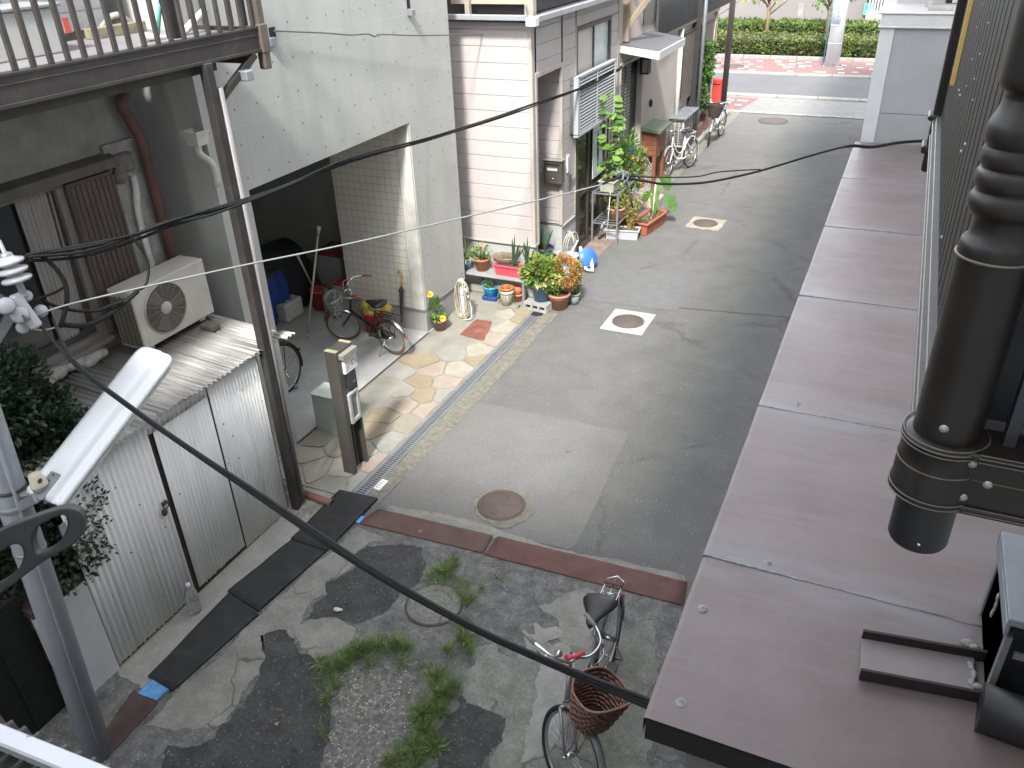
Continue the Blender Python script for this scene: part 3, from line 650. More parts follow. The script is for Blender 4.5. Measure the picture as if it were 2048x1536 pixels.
mb = MB(); mb.box(-4.94,-4.86,4.99,5.07,0,4.29); mb.build('support_post', brown_metal, bal, bevel=.006)
mb = MB(); mb.box(-5.1,-5.0,4.9,5.0,4.475,5.7); mb.build('support_post', brown_metal, bal, bevel=.006)
mb = MB(); mb.tube([(-4.875,5.105,0),(-4.875,5.105,4.1)], .026, 12); mb.build('drainpipe', M('pipe_lilac',(.2,.185,.19),.5,var=.12,dirt=(.12,.11,.11),damt=.4), bal)
mb = MB(); mb.bar((-4.91,5.08,3.98),(-4.91,5.6,4.27),.05,.05); mb.bar((-5.3,5.55,4.24),(-4.92,5.55,4.24),.05,.06); mb.build('brace', brown_metal, bal)
mb = MB(); mb.obox((-4.87,5.42,4.14),(.09,.09,.08)); mb.build('bracket_cap', galv, bal, bevel=.008)
# things kept on the balcony
o = thing('storage_box', 'white storage box with rust streak on the balcony floor', 'box', (-5.9,3.6,4.44))
a = G(140,103,4.44); mb = MB(); mb.box(a.x-.35,a.x,2.6,a.y,4.44,4.74); mb.build('body', M('box_white',(.42,.43,.42),.6,var=.06,dirt=(.4,.25,.12),damt=.5,ds=3,streak=(4,4,.3)), o, bevel=.01)
mb = MB(); mb.box(a.x-.37,a.x+.02,2.58,a.y+.02,4.74,4.765); mb.build('lid', M('lid_grey',(.25,.27,.26),.5), o, bevel=.006)
p = G(48,52,4.6); mb = MB(); mb.box(a.x,a.x+.006,p.y-.02,p.y+.03,4.56,4.66); mb.build('sticker', M('rust_red2',(.5,.09,.06),.6), o)
p = G(96,100,4.45); mb = MB(); mb.obox(p,(.16,.1,.05)); tag(mb.build('coir_brush', M('coir',(.13,.09,.055),.95,bump=1,bs=60), bevel=.02), 'brown coir pad lying beside the white balcony box', 'brush')
mb = MB(); a = PX(352,80,-5.35); b = PX(410,20,-5.35); mb.tube([a,b], .03, 10); a2 = PX(285,72,-5.35); mb.tube([a2,a], .028, 10); tag(mb.build('plastic_pipe', MATS['pvc_ivory']), 'ivory plastic pipe lying across the balcony behind the bars', 'pipe')
mb = MB(); a = PX(316,70,-5.1); b = PX(322,-30,-5.1); mb.tube([a,b], .014, 8); tag(mb.build('laundry_rod', M('teal_rod',(.2,.62,.55),.4)), 'thin teal rod leaning upright on the balcony', 'rod')
mb = MB(); a = G(205,68,4.45); mb.tube(smooth_pts([a+V((0,0,.03)),a+V((-.02,.08,.09)),a+V((0,.2,.12)),a+V((0,.3,.05))],5), .03, 8); tag(mb.build('hose_piece', M('hose_grey',(.3,.29,.26),.6)), 'short curved grey hose on the balcony floor', 'hose')
mb = MB(); a = G(185,75,4.45); mb.box(a.x-.02,a.x+.08,a.y-.05,a.y+.5,4.44,4.52); tag(mb.build('wooden_board', M('board_tan',(.2,.18,.12),.8,var=.3,ns=9), bevel=.004), 'tan board lying on the balcony floor by the hose', 'board')
mb = MB(); a = G(180,60,4.45); mb.box(a.x-.12,a.x+.02,a.y-.02,a.y+.07,4.44,5.0); tag(mb.build('grey_block', M('block_grey',(.2,.2,.2),.9,var=.2,bump=.5,bs=40), bevel=.008), 'upright grey block leaning at the back of the balcony', 'block')

# shed
sh_m = M('corrugated_white', (.74,.74,.73), .5, .0, var=.05, ns=2, dirt=(.52,.51,.48), damt=.4, ds=2, streak=(2,2,.2), speck=(.12,.06,.04), ss=11, sk=.3, sr=.09)
sd = thing('shed', 'low corrugated white metal shed with two doors and sheet roof', 'shed', (-5.5,4,0))
SX = -4.955
mb = MB(); mb.corr((SX,2.79,.03),(0,.87,0),(0,0,1.75),.0065,.052,wob=.006); mb.build('door', sh_m, sd, recalc=False)
mb = MB(); mb.corr((SX+.003,3.705,.06),(0,.605,0),(0,0,1.66),.0045,.04,wob=.006); mb.build('door', sh_m, sd, recalc=False)
mb = MB(); mb.corr((SX,4.335,.02),(0,.63,0),(0,0,1.80),.0045,.04,wob=.005); mb.build('wall_panel', sh_m, sd, recalc=False)
mb = MB(); mb.corr((SX-.004,2.79,1.72),(0,1.53,0),(0,0,.13),.0065,.052); mb.build('wall_panel', sh_m, sd, recalc=False)
mb = MB(); mb.box(-6.08,SX-.03,2.82,5.0,.01,1.80); mb.build('core', void_m, sd)
mb = MB(); mb.box(SX-.03,SX-.012,3.665,3.70,.02,1.74); mb.box(SX-.028,SX-.01,4.315,4.332,.02,1.74); mb.box(SX-.03,SX-.014,2.79,4.97,-.01,.05); mb.build('door_frame', M('rusty_frame',(.035,.024,.02),.85,var=.4,ns=14), sd)
p = PX(330,1010,SX+.02); mb = MB(); mb.obox(p+V((0,0,.02)),(.02,.05,.03)); mb.ball(p+V((.01,-.03,-.05)),.03,5,sq=(.6,1,1.2)); mb.ring(p+V((.01,0,0)),(1,0,0),.03,.006,12,5); mb.build('latch', M('latch_rust',(.08,.05,.04),.8,var=.4), sd)
rf_m = M('corrugated_roof', (.36,.35,.33), .5, .25, var=.1, ns=3, dirt=(.14,.125,.11), damt=.7, ds=2.2, streak=(.5,5,1), speck=(.08,.05,.04), ss=9, sk=.3, sr=.1)
mb = MB(); mb.corr((-4.88,5.33,1.85),(0,-1.28,0),(-1.2,0,.085),.012,.055,wob=.012); mb.build('roof_sheet', rf_m, sd, recalc=False)
mb = MB(); mb.corr((-4.88,4.11,1.868),(0,-1.36,0),(-1.2,0,.08),.012,.055,wob=.012); mb.build('roof_sheet', rf_m, sd, recalc=False)
mb = MB(); mb.corr((-4.80,5.36,1.86),(0,-.14,0),(-.16,0,0),.012,.055); mb.build('roof_scrap', rf_m, sd, recalc=False)
# air conditioner standing on the shed roof
acm = M('ac_beige', (.5,.48,.43), .5, var=.06, ns=3, dirt=(.3,.27,.22), damt=.5, ds=3)
ac = thing('air_conditioner', 'beige outdoor air conditioner unit with round fan grille on the shed roof', 'air conditioner', (-5.75,4.8,1.97))
ax, ay0, ay1, az0, az1 = -5.65, 4.40, 5.26, 1.985, 2.53
mb = MB(); mb.box(ax-.28,ax,ay0,ay1,az0,az1); mb.build('casing', acm, ac, bevel=.012, seg=2)
fc = V((ax, ay0+.32, (az0+az1)/2+.005)); rr = .225
mb = MB(); mb.lathe([(rr,0),(rr+.012,.006),(rr+.004,.014)], fc, 40, 0, Matrix(((0,0,1),(1,0,0),(0,1,0)))); mb.build('fan_ring', acm, ac)
mb = MB(); mb.lathe([(.0005,.003),(rr,.003)], fc, 40, 0, Matrix(((0,0,1),(1,0,0),(0,1,0)))); 
fan = mb.build('fan_well', M('fan_dark',(.045,.04,.035),.7), ac)
mb = MB()
for k in range(3):
    a = k*2*PI/3; d = V((0,math.cos(a),math.sin(a))); e = V((0,-d.z,d.y))
    mb.add([fc+V((.005,0,0))+d*.05+e*.03, fc+V((.009,0,0))+d*.2+e*.1, fc+V((.006,0,0))+d*.2-e*.04, fc+V((.004,0,0))+d*.05-e*.03], [(0,1,2,3)])
mb.build('fan_blades', M('fan_blade',(.12,.11,.1),.6), fan)
mb = MB()
for k in range(13): mb.ring(fc+V((.012,0,0)),(1,0,0),.06+k*.0135,.0019,36,4)
for k in range(16):
    a = k*PI/8; d = V((0,math.cos(a),math.sin(a))); mb.tube([fc+V((.014,0,0))+d*.05, fc+V((.014,0,0))+d*rr], .002, 4)
mb.build('grille', M('grille_tan',(.3,.27,.21),.5), ac)
mb = MB(); mb.lathe([(.0005,.018),(.055,.017),(.06,.01),(.06,.006)], fc, 24, 0, Matrix(((0,0,1),(1,0,0),(0,1,0)))); mb.build('badge', M('badge_grey',(.4,.4,.38),.4), ac)
mb = MB()
for k in range(26): mb.box(ax-.26,ax-.02,ay0-.004,ay0+.002,az0+.03+k*.0175,az0+.04+k*.0175)
for k in range(5): mb.box(ax-.25+k*.055,ax-.244+k*.055,ay0-.006,ay0,az0+.03,az1-.05)
mb.build('side_fins', M('fins_yellow',(.13,.115,.075),.5,.3), ac)
mb = MB(); mb.box(ax-.25,ax-.03,ay0+.05,ay0+.12,1.95,az0); mb.build('foot', acm, ac); mb = MB(); mb.box(ax-.25,ax-.03,ay1-.17,ay1-.1,1.95,az0); mb.build('foot', acm, ac)
p = PX(415,643,-5.55); mb = MB(); mb.box(-5.62,-5.46,p.y-.05,p.y+.06,1.915,1.965); tag(mb.build('wood_block', M('block_wood',(.13,.11,.085),.9,var=.3), bevel=.008), 'small dark wood block wedged under the beige air conditioner', 'block')

# gate pillar, black panel for the dark gap and bush at the left
o = thing('gate_pillar', 'low white rendered wall with brown coping between pole and shed', 'wall', (-5.1,2.6,0))
mb = MB(); mb.box(-5.04,-4.95,2.36,2.785,-.05,.95); mb.build('body', M('render_white',(.55,.56,.57),.85,var=.06,ns=5,dirt=(.36,.36,.35),damt=.4,bump=.4,bs=60), o, bevel=.008)
mb = MB(); mb.box(-5.10,-4.96,2.34,2.80,.951,1.03); mb.build('coping', M('coping_brown',(.05,.03,.027),.7,var=.3), o, bevel=.01)
mb = MB(); mb.box(-5.09,-5.05,-1.0,2.35,0,1.15)
for k in range(16): mb.box(-5.05,-5.04,-.9+k*.2,-.75+k*.2,.05,1.1)
tag(mb.build('dark_gap_panel', M('gap_black',(.008,.008,.008),.9)), 'added black panel standing in for the dark gap beside the pole', 'fence')  # added panel, near-black colour stands in for deep shade under the bush
mb = MB(); mb.box(-6.05,-5.32,-1.0,2.78,-.01,.02); struct('garden_soil', mb, M('soil_dark',(.02,.018,.014),.95))
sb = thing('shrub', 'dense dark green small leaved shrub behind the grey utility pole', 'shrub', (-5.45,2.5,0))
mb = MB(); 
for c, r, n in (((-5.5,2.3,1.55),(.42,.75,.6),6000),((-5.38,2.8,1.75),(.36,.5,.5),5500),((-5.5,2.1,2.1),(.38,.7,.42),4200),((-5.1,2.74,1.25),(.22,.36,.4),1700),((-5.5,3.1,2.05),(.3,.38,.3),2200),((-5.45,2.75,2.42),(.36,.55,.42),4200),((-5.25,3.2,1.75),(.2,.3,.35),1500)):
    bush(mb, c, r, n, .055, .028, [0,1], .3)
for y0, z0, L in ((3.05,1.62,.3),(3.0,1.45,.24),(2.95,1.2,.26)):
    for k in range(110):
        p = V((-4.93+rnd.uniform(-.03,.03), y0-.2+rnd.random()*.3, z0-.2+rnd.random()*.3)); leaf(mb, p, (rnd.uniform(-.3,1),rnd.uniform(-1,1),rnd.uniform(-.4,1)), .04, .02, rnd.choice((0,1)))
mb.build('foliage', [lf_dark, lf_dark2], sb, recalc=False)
mb = MB()
for k in range(14):
    a = V((-5.45+rnd.uniform(-.1,.1), 2.5+rnd.uniform(-.15,.15), 0)); b = V((-5.45+rnd.uniform(-.3,.4), 2.5+rnd.uniform(-.6,.5), 1.3+rnd.random()*.7)); mb.tube([a, a.lerp(b,.5)+V((.03,.03,.06)), b], [.018,.013,.005], 6)
mb.build('stem', stem_m, sb)
# water bottle
P = G(392,1222); o = thing('water_bottle', 'clear plastic water bottle standing against the shed door', 'bottle', (P.x,P.y,.01))
mb = MB(); mb.lathe([(.0005,.01),(.05,.01),(.055,.02),(.055,.09),(.052,.1),(.055,.11),(.055,.2),(.045,.24),(.018,.285),(.016,.3)], (P.x,P.y,0), 20); mb.build('body', M('pet_clear',(.55,.58,.55),.12,trans=.75,var=.02), o)
mb = MB(); mb.lathe([(.019,.298),(.019,.322),(.0005,.323)], (P.x,P.y,0), 14); mb.build('cap', white_pl, o)
# split brown downpipe on the ground
a, b = G(606,985,.05), G(664,1005,.05); mb = MB(); d = (b-a).normalized(); s = V((-d.y,d.x,0)); vs = []; fs = []
for t in (0,1):
    for k in range(11):
        an = PI*1.08 + (PI*.86+.0)*k/10*1.0
        for r in (.045,.041):
            vs.append((a if t == 0 else b) + s*math.cos(an)*r*(-1) + V((0,0,-math.sin(an)*r*1.0 - .02)))
for k in range(10): fs += [(k*2,k*2+2,22+k*2+2,22+k*2),(k*2+1,22+k*2+1,22+k*2+3,k*2+3)]
fs += [(k*2,k*2+1,k*2+3,k*2+2) for k in range(10)] + [(22+k*2,22+k*2+2,22+k*2+3,22+k*2+1) for k in range(10)]
mb.add(vs, fs, 0, True); tag(mb.build('brown_pipe', M('pipe_redbrown',(.2,.09,.065),.6,var=.15,dirt=(.12,.08,.06),damt=.5)), 'reddish brown half pipe lying on the ground at the mat end', 'pipe')
mb = MB()
for x, y, r in ((600,1000,.09),(618,1012,.1),(640,1022,.1),(608,1030,.07)):
    p = G(x,y,.0); mb.ball(p, r, 6, sq=(1.2,.9,.35))
tag(mb.build('rubble', M('rubble_grey',(.27,.26,.22),.95,var=.3,ns=9,bump=1,bs=40)), 'broken cement rubble at the foot of the brown post', 'rubble')

# utility pole and what it carries
pole_m = M('pole_grey', (.29,.31,.34), .55, .25, var=.12, ns=3, dirt=(.2,.21,.23), damt=.5, ds=2.2, streak=(4,4,.5), bump=.1, bs=50)
A = PX(180,1455,-4.47); B = PX(33,1020,-4.47); d = (B-A)/(B.z-A.z); base = A - d*A.z; top = base + d*4.6; rp = .092
up = thing('utility_pole', 'grey steel utility pole beside the white low wall', 'utility pole', base)
mb = MB(); mb.tube([base-d*.02, base+d*2.0, top], [.094,.092,.088], 22); mb.build('shaft', pole_m, up)
def band(px_, py_, w, mat, r=.097):
    p = PX(px_,py_,-4.47); c = base + d*(p.z); q = MB(); q.tube([c-d*w, c+d*w], r, 22); q.build('band', mat, up, bevel=.003)
band(22,1000-28,.012,M('band_dark',(.05,.05,.055),.6)); band(28,1008,.02,galv,.099); band(85,1078,.012,galv)
p = PX(128,1060,-4.38); mb = MB(); mb.obox(p,(.01,.05,.1)); mb.build('tag_plate', M('tag_grey',(.3,.31,.33),.5), up, bevel=.004)
mb = MB(); pc = base+d*2.0; mb.tube([base+d*.2+V((.09,-.03,0)), base+d*3.4+V((.085,-.03,0))], .012, 6); mb.build('conduit', pole_m, up)
# arm off the pole that carries the insulators
ta = base + d*3.15
o = thing('insulator', 'white stacked ceramic insulator with bolt at the left edge', 'insulator', PX(25,530,-4.3))
ic = PX(25,540,-4.3); r = size(25, ic)
T = Matrix.Rotation(R(-9),3,'Y')
mb = MB()
for k in range(3):
    zz = -r*.75+k*r*.62; mb.lathe([(.0005,zz),(r*.9,zz-.004),(r*1.0,zz+.006),(r*.95,zz+.016),(r*.5,zz+.03),(r*.45,zz+r*.5)], ic, 26, 0, T)
mb.build('discs', M('ceramic_white',(.4,.4,.43),.2,var=.05), o)
mb = MB(); mb.lathe([(.035,r*.95),(.035,r*1.15),(.02,r*1.25),(.012,r*1.3),(.012,r*2.1),(.0005,r*2.1)], ic, 12, 0, T); mb.lathe([(.02,r*-1.6),(.02,r*-.7)], ic, 10, 0, T); mb.build('bolt', galv, o)
mb = MB(); p0 = base+d*3.05; mb.bar(p0, ic+V((0,0,-.16)), .05, .05); p1 = PX(0,590,-4.35); p2 = PX(55,640,-4.2); mb.tube([base+d*2.9, p1, p2], .02, 8)
mb.build('cross_arm', galv, up)
o = thing('cable_clamps', 'cluster of white knob insulators holding cables at the pole', 'insulator', PX(45,620,-4.25))
for i, (x, y, rx) in enumerate(((12,612,1.0),(40,630,1.0),(52,592,.7),(82,622,.75),(45,655,.7))):
    p = PX(x,y,-4.24 if i < 2 else -4.3); mb = MB(); r = size(15,p)*rx; q = Matrix.Rotation(R(60),3,'Y') @ Matrix.Rotation(R(25),3,'X')
    mb.lathe([(.0005,-r*.5),(r*.8,-r*.48),(r,-r*.2),(r*.75,0),(r,r*.2),(r*.8,r*.48),(.0005,r*.5)], p, 18, 0, q); mb.build('knob', MATS['ceramic_white'], o)
mb = MB(); mb.bar(PX(28,590,-4.29),PX(75,655,-4.22),.07,.05); mb.bar(PX(20,600,-4.29),PX(55,585,-4.29),.04,.04); mb.build('bracket', MATS['ceramic_white'], o, bevel=.012)

# street lamp: white fluorescent fitting on an arm
la, lb = PX(88,1000,-4.2), PX(318,703,-4.2)
lm = thing('street_lamp', 'long white fluorescent street lamp fitting slanting over the shed', 'street lamp', la)
e1 = (lb-la).normalized(); view = ((la+lb)/2-CAM).normalized(); e2 = e1.cross(V((0,0,1))).normalized(); e3 = e2.cross(e1).normalized()
if e3.z < 0: e3 = -e3
e2 = (e2 - e3*.12).normalized(); e3 = e1.cross(e2).normalized(); e3 = -e3 if e3.z < 0 else e3
L = (lb-la).length; hw = .135
prof = [(-1.0,-.02),(-1.0,.012),(-.9,.04),(-.65,.052),(.2,.055),(.33,.05),(.45,.03),(.52,.018),(.6,.012),(.78,.014),(.98,.012),(1.02,.0),(1.02,-.02)]
secs = [(0,.9,.9),(.02,1,1),(.9,1,1),(.95,.97,.98),(.98,.88,.85),(.995,.7,.55),(1.0,.45,.2)]
mb = MB(); vs = []; fs = []; K = len(prof)
for t, sx, sz in secs:
    for x, z in prof: vs.append(la + e1*(t*L) + e2*(x*hw*sx) + e3*(z*sz))
for i in range(len(secs)-1):
    for k in range(K-1): fs.append((i*K+k, (i+1)*K+k, (i+1)*K+k+1, i*K+k+1))
    fs.append((i*K+K-1, (i+1)*K+K-1, (i+1)*K, i*K))
fs.append(tuple(range(K))); fs.append(tuple(range((len(secs)-1)*K, len(secs)*K)))
mb.add(vs, fs, 0, True); mb.build('body', M('lamp_white',(.74,.76,.78),.3,var=.01,ns=1,speck=(.25,.22,.2),ss=24,sk=.25,sr=.07), lm)
mb = MB(); mb.add([la+e1*(t*L)+e2*(s*hw*.93)-e3*z for t in (.02,.96) for s in (-1,1) for z in (.021,.07)], [(0,1,3,2),(4,6,7,5),(0,4,5,1),(2,3,7,6),(1,5,7,3),(0,2,6,4)]); mb.build('diffuser', M('diffuser',(.62,.64,.62),.3), lm, bevel=.02)
mb = MB(); pa = base + d*la.z*.985; mb.bar(la+e1*.16+e3*.056, la-e1*.02+e3*.05, .075, .02, up=e3); mb.bar(la+e3*.05, pa+V((.05,0,-.06)), .07, .06); mb.build('arm', galv, lm, bevel=.006)
for t in (.05,.1,.14): mb = MB(); mb.ball(la+e1*t+e3*.068, .007, 4); mb.build('bolt', M('bolt_dark',(.08,.08,.08),.5), lm)
p = PX(78,968,-4.22); o = thing('photocell', 'small beige photocell sensor cap beside the white street lamp', 'sensor', p)
Q = Matrix.Rotation(R(-8),3,'Y')
mb = MB(); mb.lathe([(.0005,.075),(.03,.074),(.036,.068),(.046,.01),(.05,0),(.05,-.008)], p, 22, 0, Q); mb.build('cap', M('photo_beige',(.55,.5,.38),.5,var=.05), o)
mb = MB(); mb.lathe([(.047,-.008),(.045,-.04),(.02,-.05),(.0005,-.05)], p, 18, 0, Q); mb.bar(p+V((0,0,-.05)), p+V((.03,-.02,-.12)), .02,.012); mb.bar(p+V((0,0,-.04)), pa+V((.06,0,.02)),.03,.02); mb.build('base', M('photo_grey',(.28,.28,.27),.5), o)
p = p + V((0,0,.05)); mb = MB(); mb.lathe([(.0005,.0),(.016,0)], PX(80,962,-4.175), 12, 0, Matrix(((0,0,1),(1,0,0),(0,1,0)))); mb.build('window', M('photo_dark',(.08,.08,.085),.3), o)

# cables
def cable(label, pts, r, mat=cable_m, name='cable', cat='cable', n=8, k=5):
    mb = MB(); P = smooth_pts(pts, k); mb.tube(P, r, n); return tag(mb.build(name, mat), label, cat)
P0, P1 = PX(50,512,-4.3), V((-4.68,15.2,2.72))
mains = [(50,512),(160,497),(262,470),(330,447),(420,422),(560,375),(700,318),(850,278),(980,238),(1060,212),(1180,168),(1240,136)]
pts = [span(x,y,P0,P1) for x,y in mains]
mb = MB()
for k, (dx, dz) in enumerate(((0,0),(.012,-.012),(-.004,-.022),(.009,.008))):
    mb.tube(smooth_pts([p + V((dx + .012*math.sin(i*1.7+k), dx*.5, dz + .008*math.sin(i*2.3+k*2) - (.03 if 0 < i < 3 and k == 2 else 0))) for i, p in enumerate(pts)], 6), .0095, 6)
tag(mb.build('cable_bundle', cable_m), 'thick bundle of black cables crossing in front of the garage', 'cable')
Pa, Pb = PX(95,622,-4.25), G(1860,284,2.75)
wire_m = M('wire_grey', (.3,.31,.31), .45, .5, var=.1)
pts = [span(x,y,Pa,Pb) for x,y in ((60,636),(130,611),(275,577),(480,532),(700,487),(930,434),(1100,395),(1212,367))]
cable('thin grey steel wire running from the pole to the plant shelf side', pts, .006, wire_m, 'wire', 'wire', 6)
pts = [span(x,y,Pa,Pb) for x,y in ((1205,368),(1240,356),(1300,364),(1330,368),(1410,365),(1500,347),(1560,330),(1640,306),(1700,292),(1745,294),(1800,285),(1862,281))]
cable('black cable sagging over the alley to the mauve roof', pts, [.011]*(5*8)+[.017]*(5*3)+[.02], cable_m)
pts = [span(x,y,Pa,Pb)+V((0,0,.03)) for x,y in ((1240,358),(1300,361),(1390,360),(1440,350),(1520,345))]
cable('second thin black cable looping above the sagging one', pts, .006, cable_m)
p = span(1243,352,Pa,Pb); mb = MB()
for k in range(5): mb.tube(smooth_pts([p+V((rnd.uniform(-.06,.06),rnd.uniform(-.08,.08),rnd.uniform(-.04,.04))) for _ in range(4)],4), .009, 6)
mb.tube([p+V((.0,.1,-.04)),p+V((.03,.16,-.2)),p+V((.05,.2,-.33))],.008,6); tag(mb.build('cable_joint', M('splice_grey',(.1,.105,.11),.5,var=.4,ns=30)), 'tangled grey cable splice hanging above the plants', 'cable')
Pc, Pd = PX(75,640,-4.25), G(1283,1402,2.6)
for j, (off, r, lb) in enumerate(((0,.009,'thick black cable running diagonally down to the mauve roof'),(.021,.008,'second black cable twisted along the diagonal one'),(-.019,.0075,'third thinner black cable beside the diagonal pair'))):
    pts = [span(x,y,Pc,Pd) for x,y in ((78,648),(150,728),(270,822),(390,905),(520,992),(640,1075),(780,1165),(960,1263),(1130,1338),(1285,1402),(1345,1428))]
    pts = [p + V((0,0,off*(1+.35*math.sin(i*1.3+j)))) for i,p in enumerate(pts)]
    if j: pts[0] = PX(95+j*10,590+j*45,-4.26)
    cable(lb, pts, r, M('cable_blue',(.011,.012,.014),.75,var=.1))
pt0, pt1 = PX(548,62,-5.6), V((-5.05,26,2.6))
pts = [span(x,y,pt0,pt1) for x,y in ((548,62),(650,66),(700,70),(735,68),(750,73),(762,69),(830,71),(900,70),(1010,68),(1120,57),(1240,46),(1360,34),(1440,12))]
cable('thin dark wire strung high across the concrete house wall', pts, .008, M('wire_dark',(.08,.085,.09),.5), 'wire', 'wire', 6)
cable('thin wire slanting to the black post at the street corner', [span(x,y,V((-4.6,16,3.2)),V((-5.02,26,3.2))) for x,y in ((1290,105),(1360,75),(1420,42),(1478,2))], .012, MATS['wire_dark'], 'wire', 'wire', 6)
loops = [('black cable looping down from the ceramic insulator',.014,((75,508),(95,520),(118,545),(131,570),(134,600),(128,630),(120,655))),
 ('black cable drooping in front of the beige air conditioner',.009,((258,468),(276,490),(292,515),(297,545),(290,572),(275,580))),
 ('black cable hanging in a flat arc between knobs and splice',.010,((85,600),(110,612),(150,621),(190,622),(220,612),(245,603))),
 ('thin black cable curving left from the loop to the edge',.008,((133,572),(110,585),(75,598),(40,614),(0,626))),
 ('thick taped black cable joint left of the air conditioner',.016,((275,582),(255,600),(225,624),(190,644),(160,652),(125,649)))]
for lb, r, pp in loops: cable(lb, [PX(x,y,-4.3+.004*i) for i,(x,y) in enumerate(pp)], r)
cable('short yellowish wire end below the white knob insulators', [PX(x,y,-4.3) for x,y in ((62,658),(90,660),(126,650))], .005, M('wire_yellow',(.5,.46,.25),.5), 'wire','wire',6)

# ================================================================ PINK HOUSE
pink = M('pink_siding', (.43,.395,.388), .6, var=.03, ns=2, fine=.05, fs=30, dirt=(.38,.345,.335), damt=.4, ds=1.5, streak=(2,2,.3), bump=.08, bs=90)
trim_b = M('beige_trim', (.38,.345,.3), .6, var=.06)
found = M('foundation_grey', (.38,.38,.385), .85, var=.08, dirt=(.28,.28,.27), damt=.4, bump=.2, bs=70)
ph = thing('pink_house', 'pink sided house with entrance recess and grey louvred window', 'house', (-6,12.8,0))
FX, FY, BZ, BP = -4.75, 10.92, .79, .2175
def siding(mb, axis, at, out, a0, a1, z0, z1):
    k0 = int(math.floor((z0-BZ)/BP)); k = k0
    while BZ + k*BP < z1 - .005:
        b0, b1 = max(z0, BZ+k*BP), min(z1, BZ+(k+1)*BP-.005); k += 1
        if b1 - b0 < .01: continue
        d = .022*out
        for (q0, q1, dd) in ((b0, b1, d), (b0+.006, b1-.008, d+.0025*out)):
            lo, hi = sorted((at, at+dd))
            if axis == 'x': mb.box(lo, hi, a0, a1, q0, q1)
            else: mb.box(a0, a1, lo, hi, q0, q1)
mb = MB()
siding(mb, 'y', FY+.022, -1, -8.0, -4.80, BZ, 3.93)
siding(mb, 'x', FX-.022, 1, 10.98, 11.03, BZ, 3.93)
siding(mb, 'x', FX-.022, 1, 11.09, 12.03, 3.26, 3.93)
siding(mb, 'x', FX-.022, 1, 12.09, 12.62, BZ-.06, 3.93)
siding(mb, 'x', FX-.022, 1, 12.66, 14.7, 3.68, 3.93)
siding(mb, 'x', FX-.022, 1, 14.34, 14.70, .12, 3.66)
siding(mb, 'y', 12.07+.022, -1, -6.0, -4.79, BZ, 3.2)
mb.build('siding', pink, ph, bevel=.004)
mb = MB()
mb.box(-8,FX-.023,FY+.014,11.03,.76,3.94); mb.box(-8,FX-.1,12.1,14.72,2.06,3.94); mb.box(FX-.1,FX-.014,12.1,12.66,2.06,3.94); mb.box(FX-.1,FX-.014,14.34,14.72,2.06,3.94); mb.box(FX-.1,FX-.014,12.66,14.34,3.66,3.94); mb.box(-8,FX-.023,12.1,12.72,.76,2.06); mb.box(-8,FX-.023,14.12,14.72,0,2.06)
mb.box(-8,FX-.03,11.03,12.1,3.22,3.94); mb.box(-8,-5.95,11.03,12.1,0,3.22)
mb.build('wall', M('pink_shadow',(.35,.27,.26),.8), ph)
mb = MB(); mb.box(-8,FX-.005,FY+.01,11.06,-.02,.76); mb.box(-8,FX-.006,12.06,12.7,-.02,.70); mb.box(-5.95,FX-.02,11.06,12.06,-.02,.28); mb.box(FX-.3,FX-.004,14.13,14.74,-.02,.11); mb.build('foundation', found, ph)
mb = MB(); mb.box(-8,FX+.018,FY-.03,FY+.0,.755,.79); mb.box(FX-.03,FX+.018,FY,11.06,.755,.79); mb.box(FX-.03,FX+.018,12.06,12.64,.70,.73); mb.box(-5.9,FX,12.04,12.05,.755,.79); mb.build('base_trim', M('trim_cream',(.42,.42,.36),.6,var=.06), ph, bevel=.004)
mb = MB()
mb.box(-4.80,FX+.012,FY-.012,10.98,.79,3.95); mb.build('corner_trim', trim_b, ph, bevel=.005); mb = MB()
mb.box(FX-.04,FX+.014,11.03,11.09,.79,3.2); mb.box(FX-.04,FX+.014,12.03,12.09,.74,3.2); mb.box(FX-.04,FX+.014,11.03,12.09,3.2,3.26)
mb.build('entrance_trim', trim_b, ph, bevel=.005)
for q_ in ((FX-.04,FX+.012,12.62,12.66,.74,3.68),(FX-.04,FX+.016,14.70,14.76,.1,3.95)): mb = MB(); mb.box(*q_); mb.build('wall_trim', trim_b, ph, bevel=.005)
# window, sash panes, louvre
a = PX(1152,62,FX); b = PX(1223,38,FX)
mb = MB(); mb.box(FX-.06,FX+.01,12.66,12.72,2.1,3.66); mb.box(FX-.06,FX+.01,14.28,14.34,2.1,3.66); mb.box(FX-.06,FX+.01,12.72,14.28,3.6,3.66); mb.box(FX-.06,FX+.01,12.72,14.28,2.08,2.12); mb.box(FX-.05,FX-.01,13.5,13.54,2.12,3.6)
wn = mb.build('window', M('sash_bronze',(.06,.055,.05),.45,var=.1), ph, bevel=.003)
mb = MB(); mb.box(FX-.045,FX-.035,12.72,13.5,2.12,3.6); mb.build('pane', M('frosted_beige',(.5,.48,.44),.35,var=.06,ns=2), wn)
mb = MB(); mb.box(FX-.045,FX-.038,13.54,14.28,2.12,3.6); mb.build('pane', M('frosted_blue',(.5,.57,.57),.25,var=.06,ns=2), wn)
lv = M('louvre_grey', (.42,.44,.46), .45, .2, var=.05)
LX = -4.60; l0 = PX(1157,150,LX); l1 = PX(1233,122,LX); l2 = PX(1157,272,LX); ly0, ly1, lz0, lz1 = l0.y, l1.y, l2.z, (l0.z+l1.z)/2
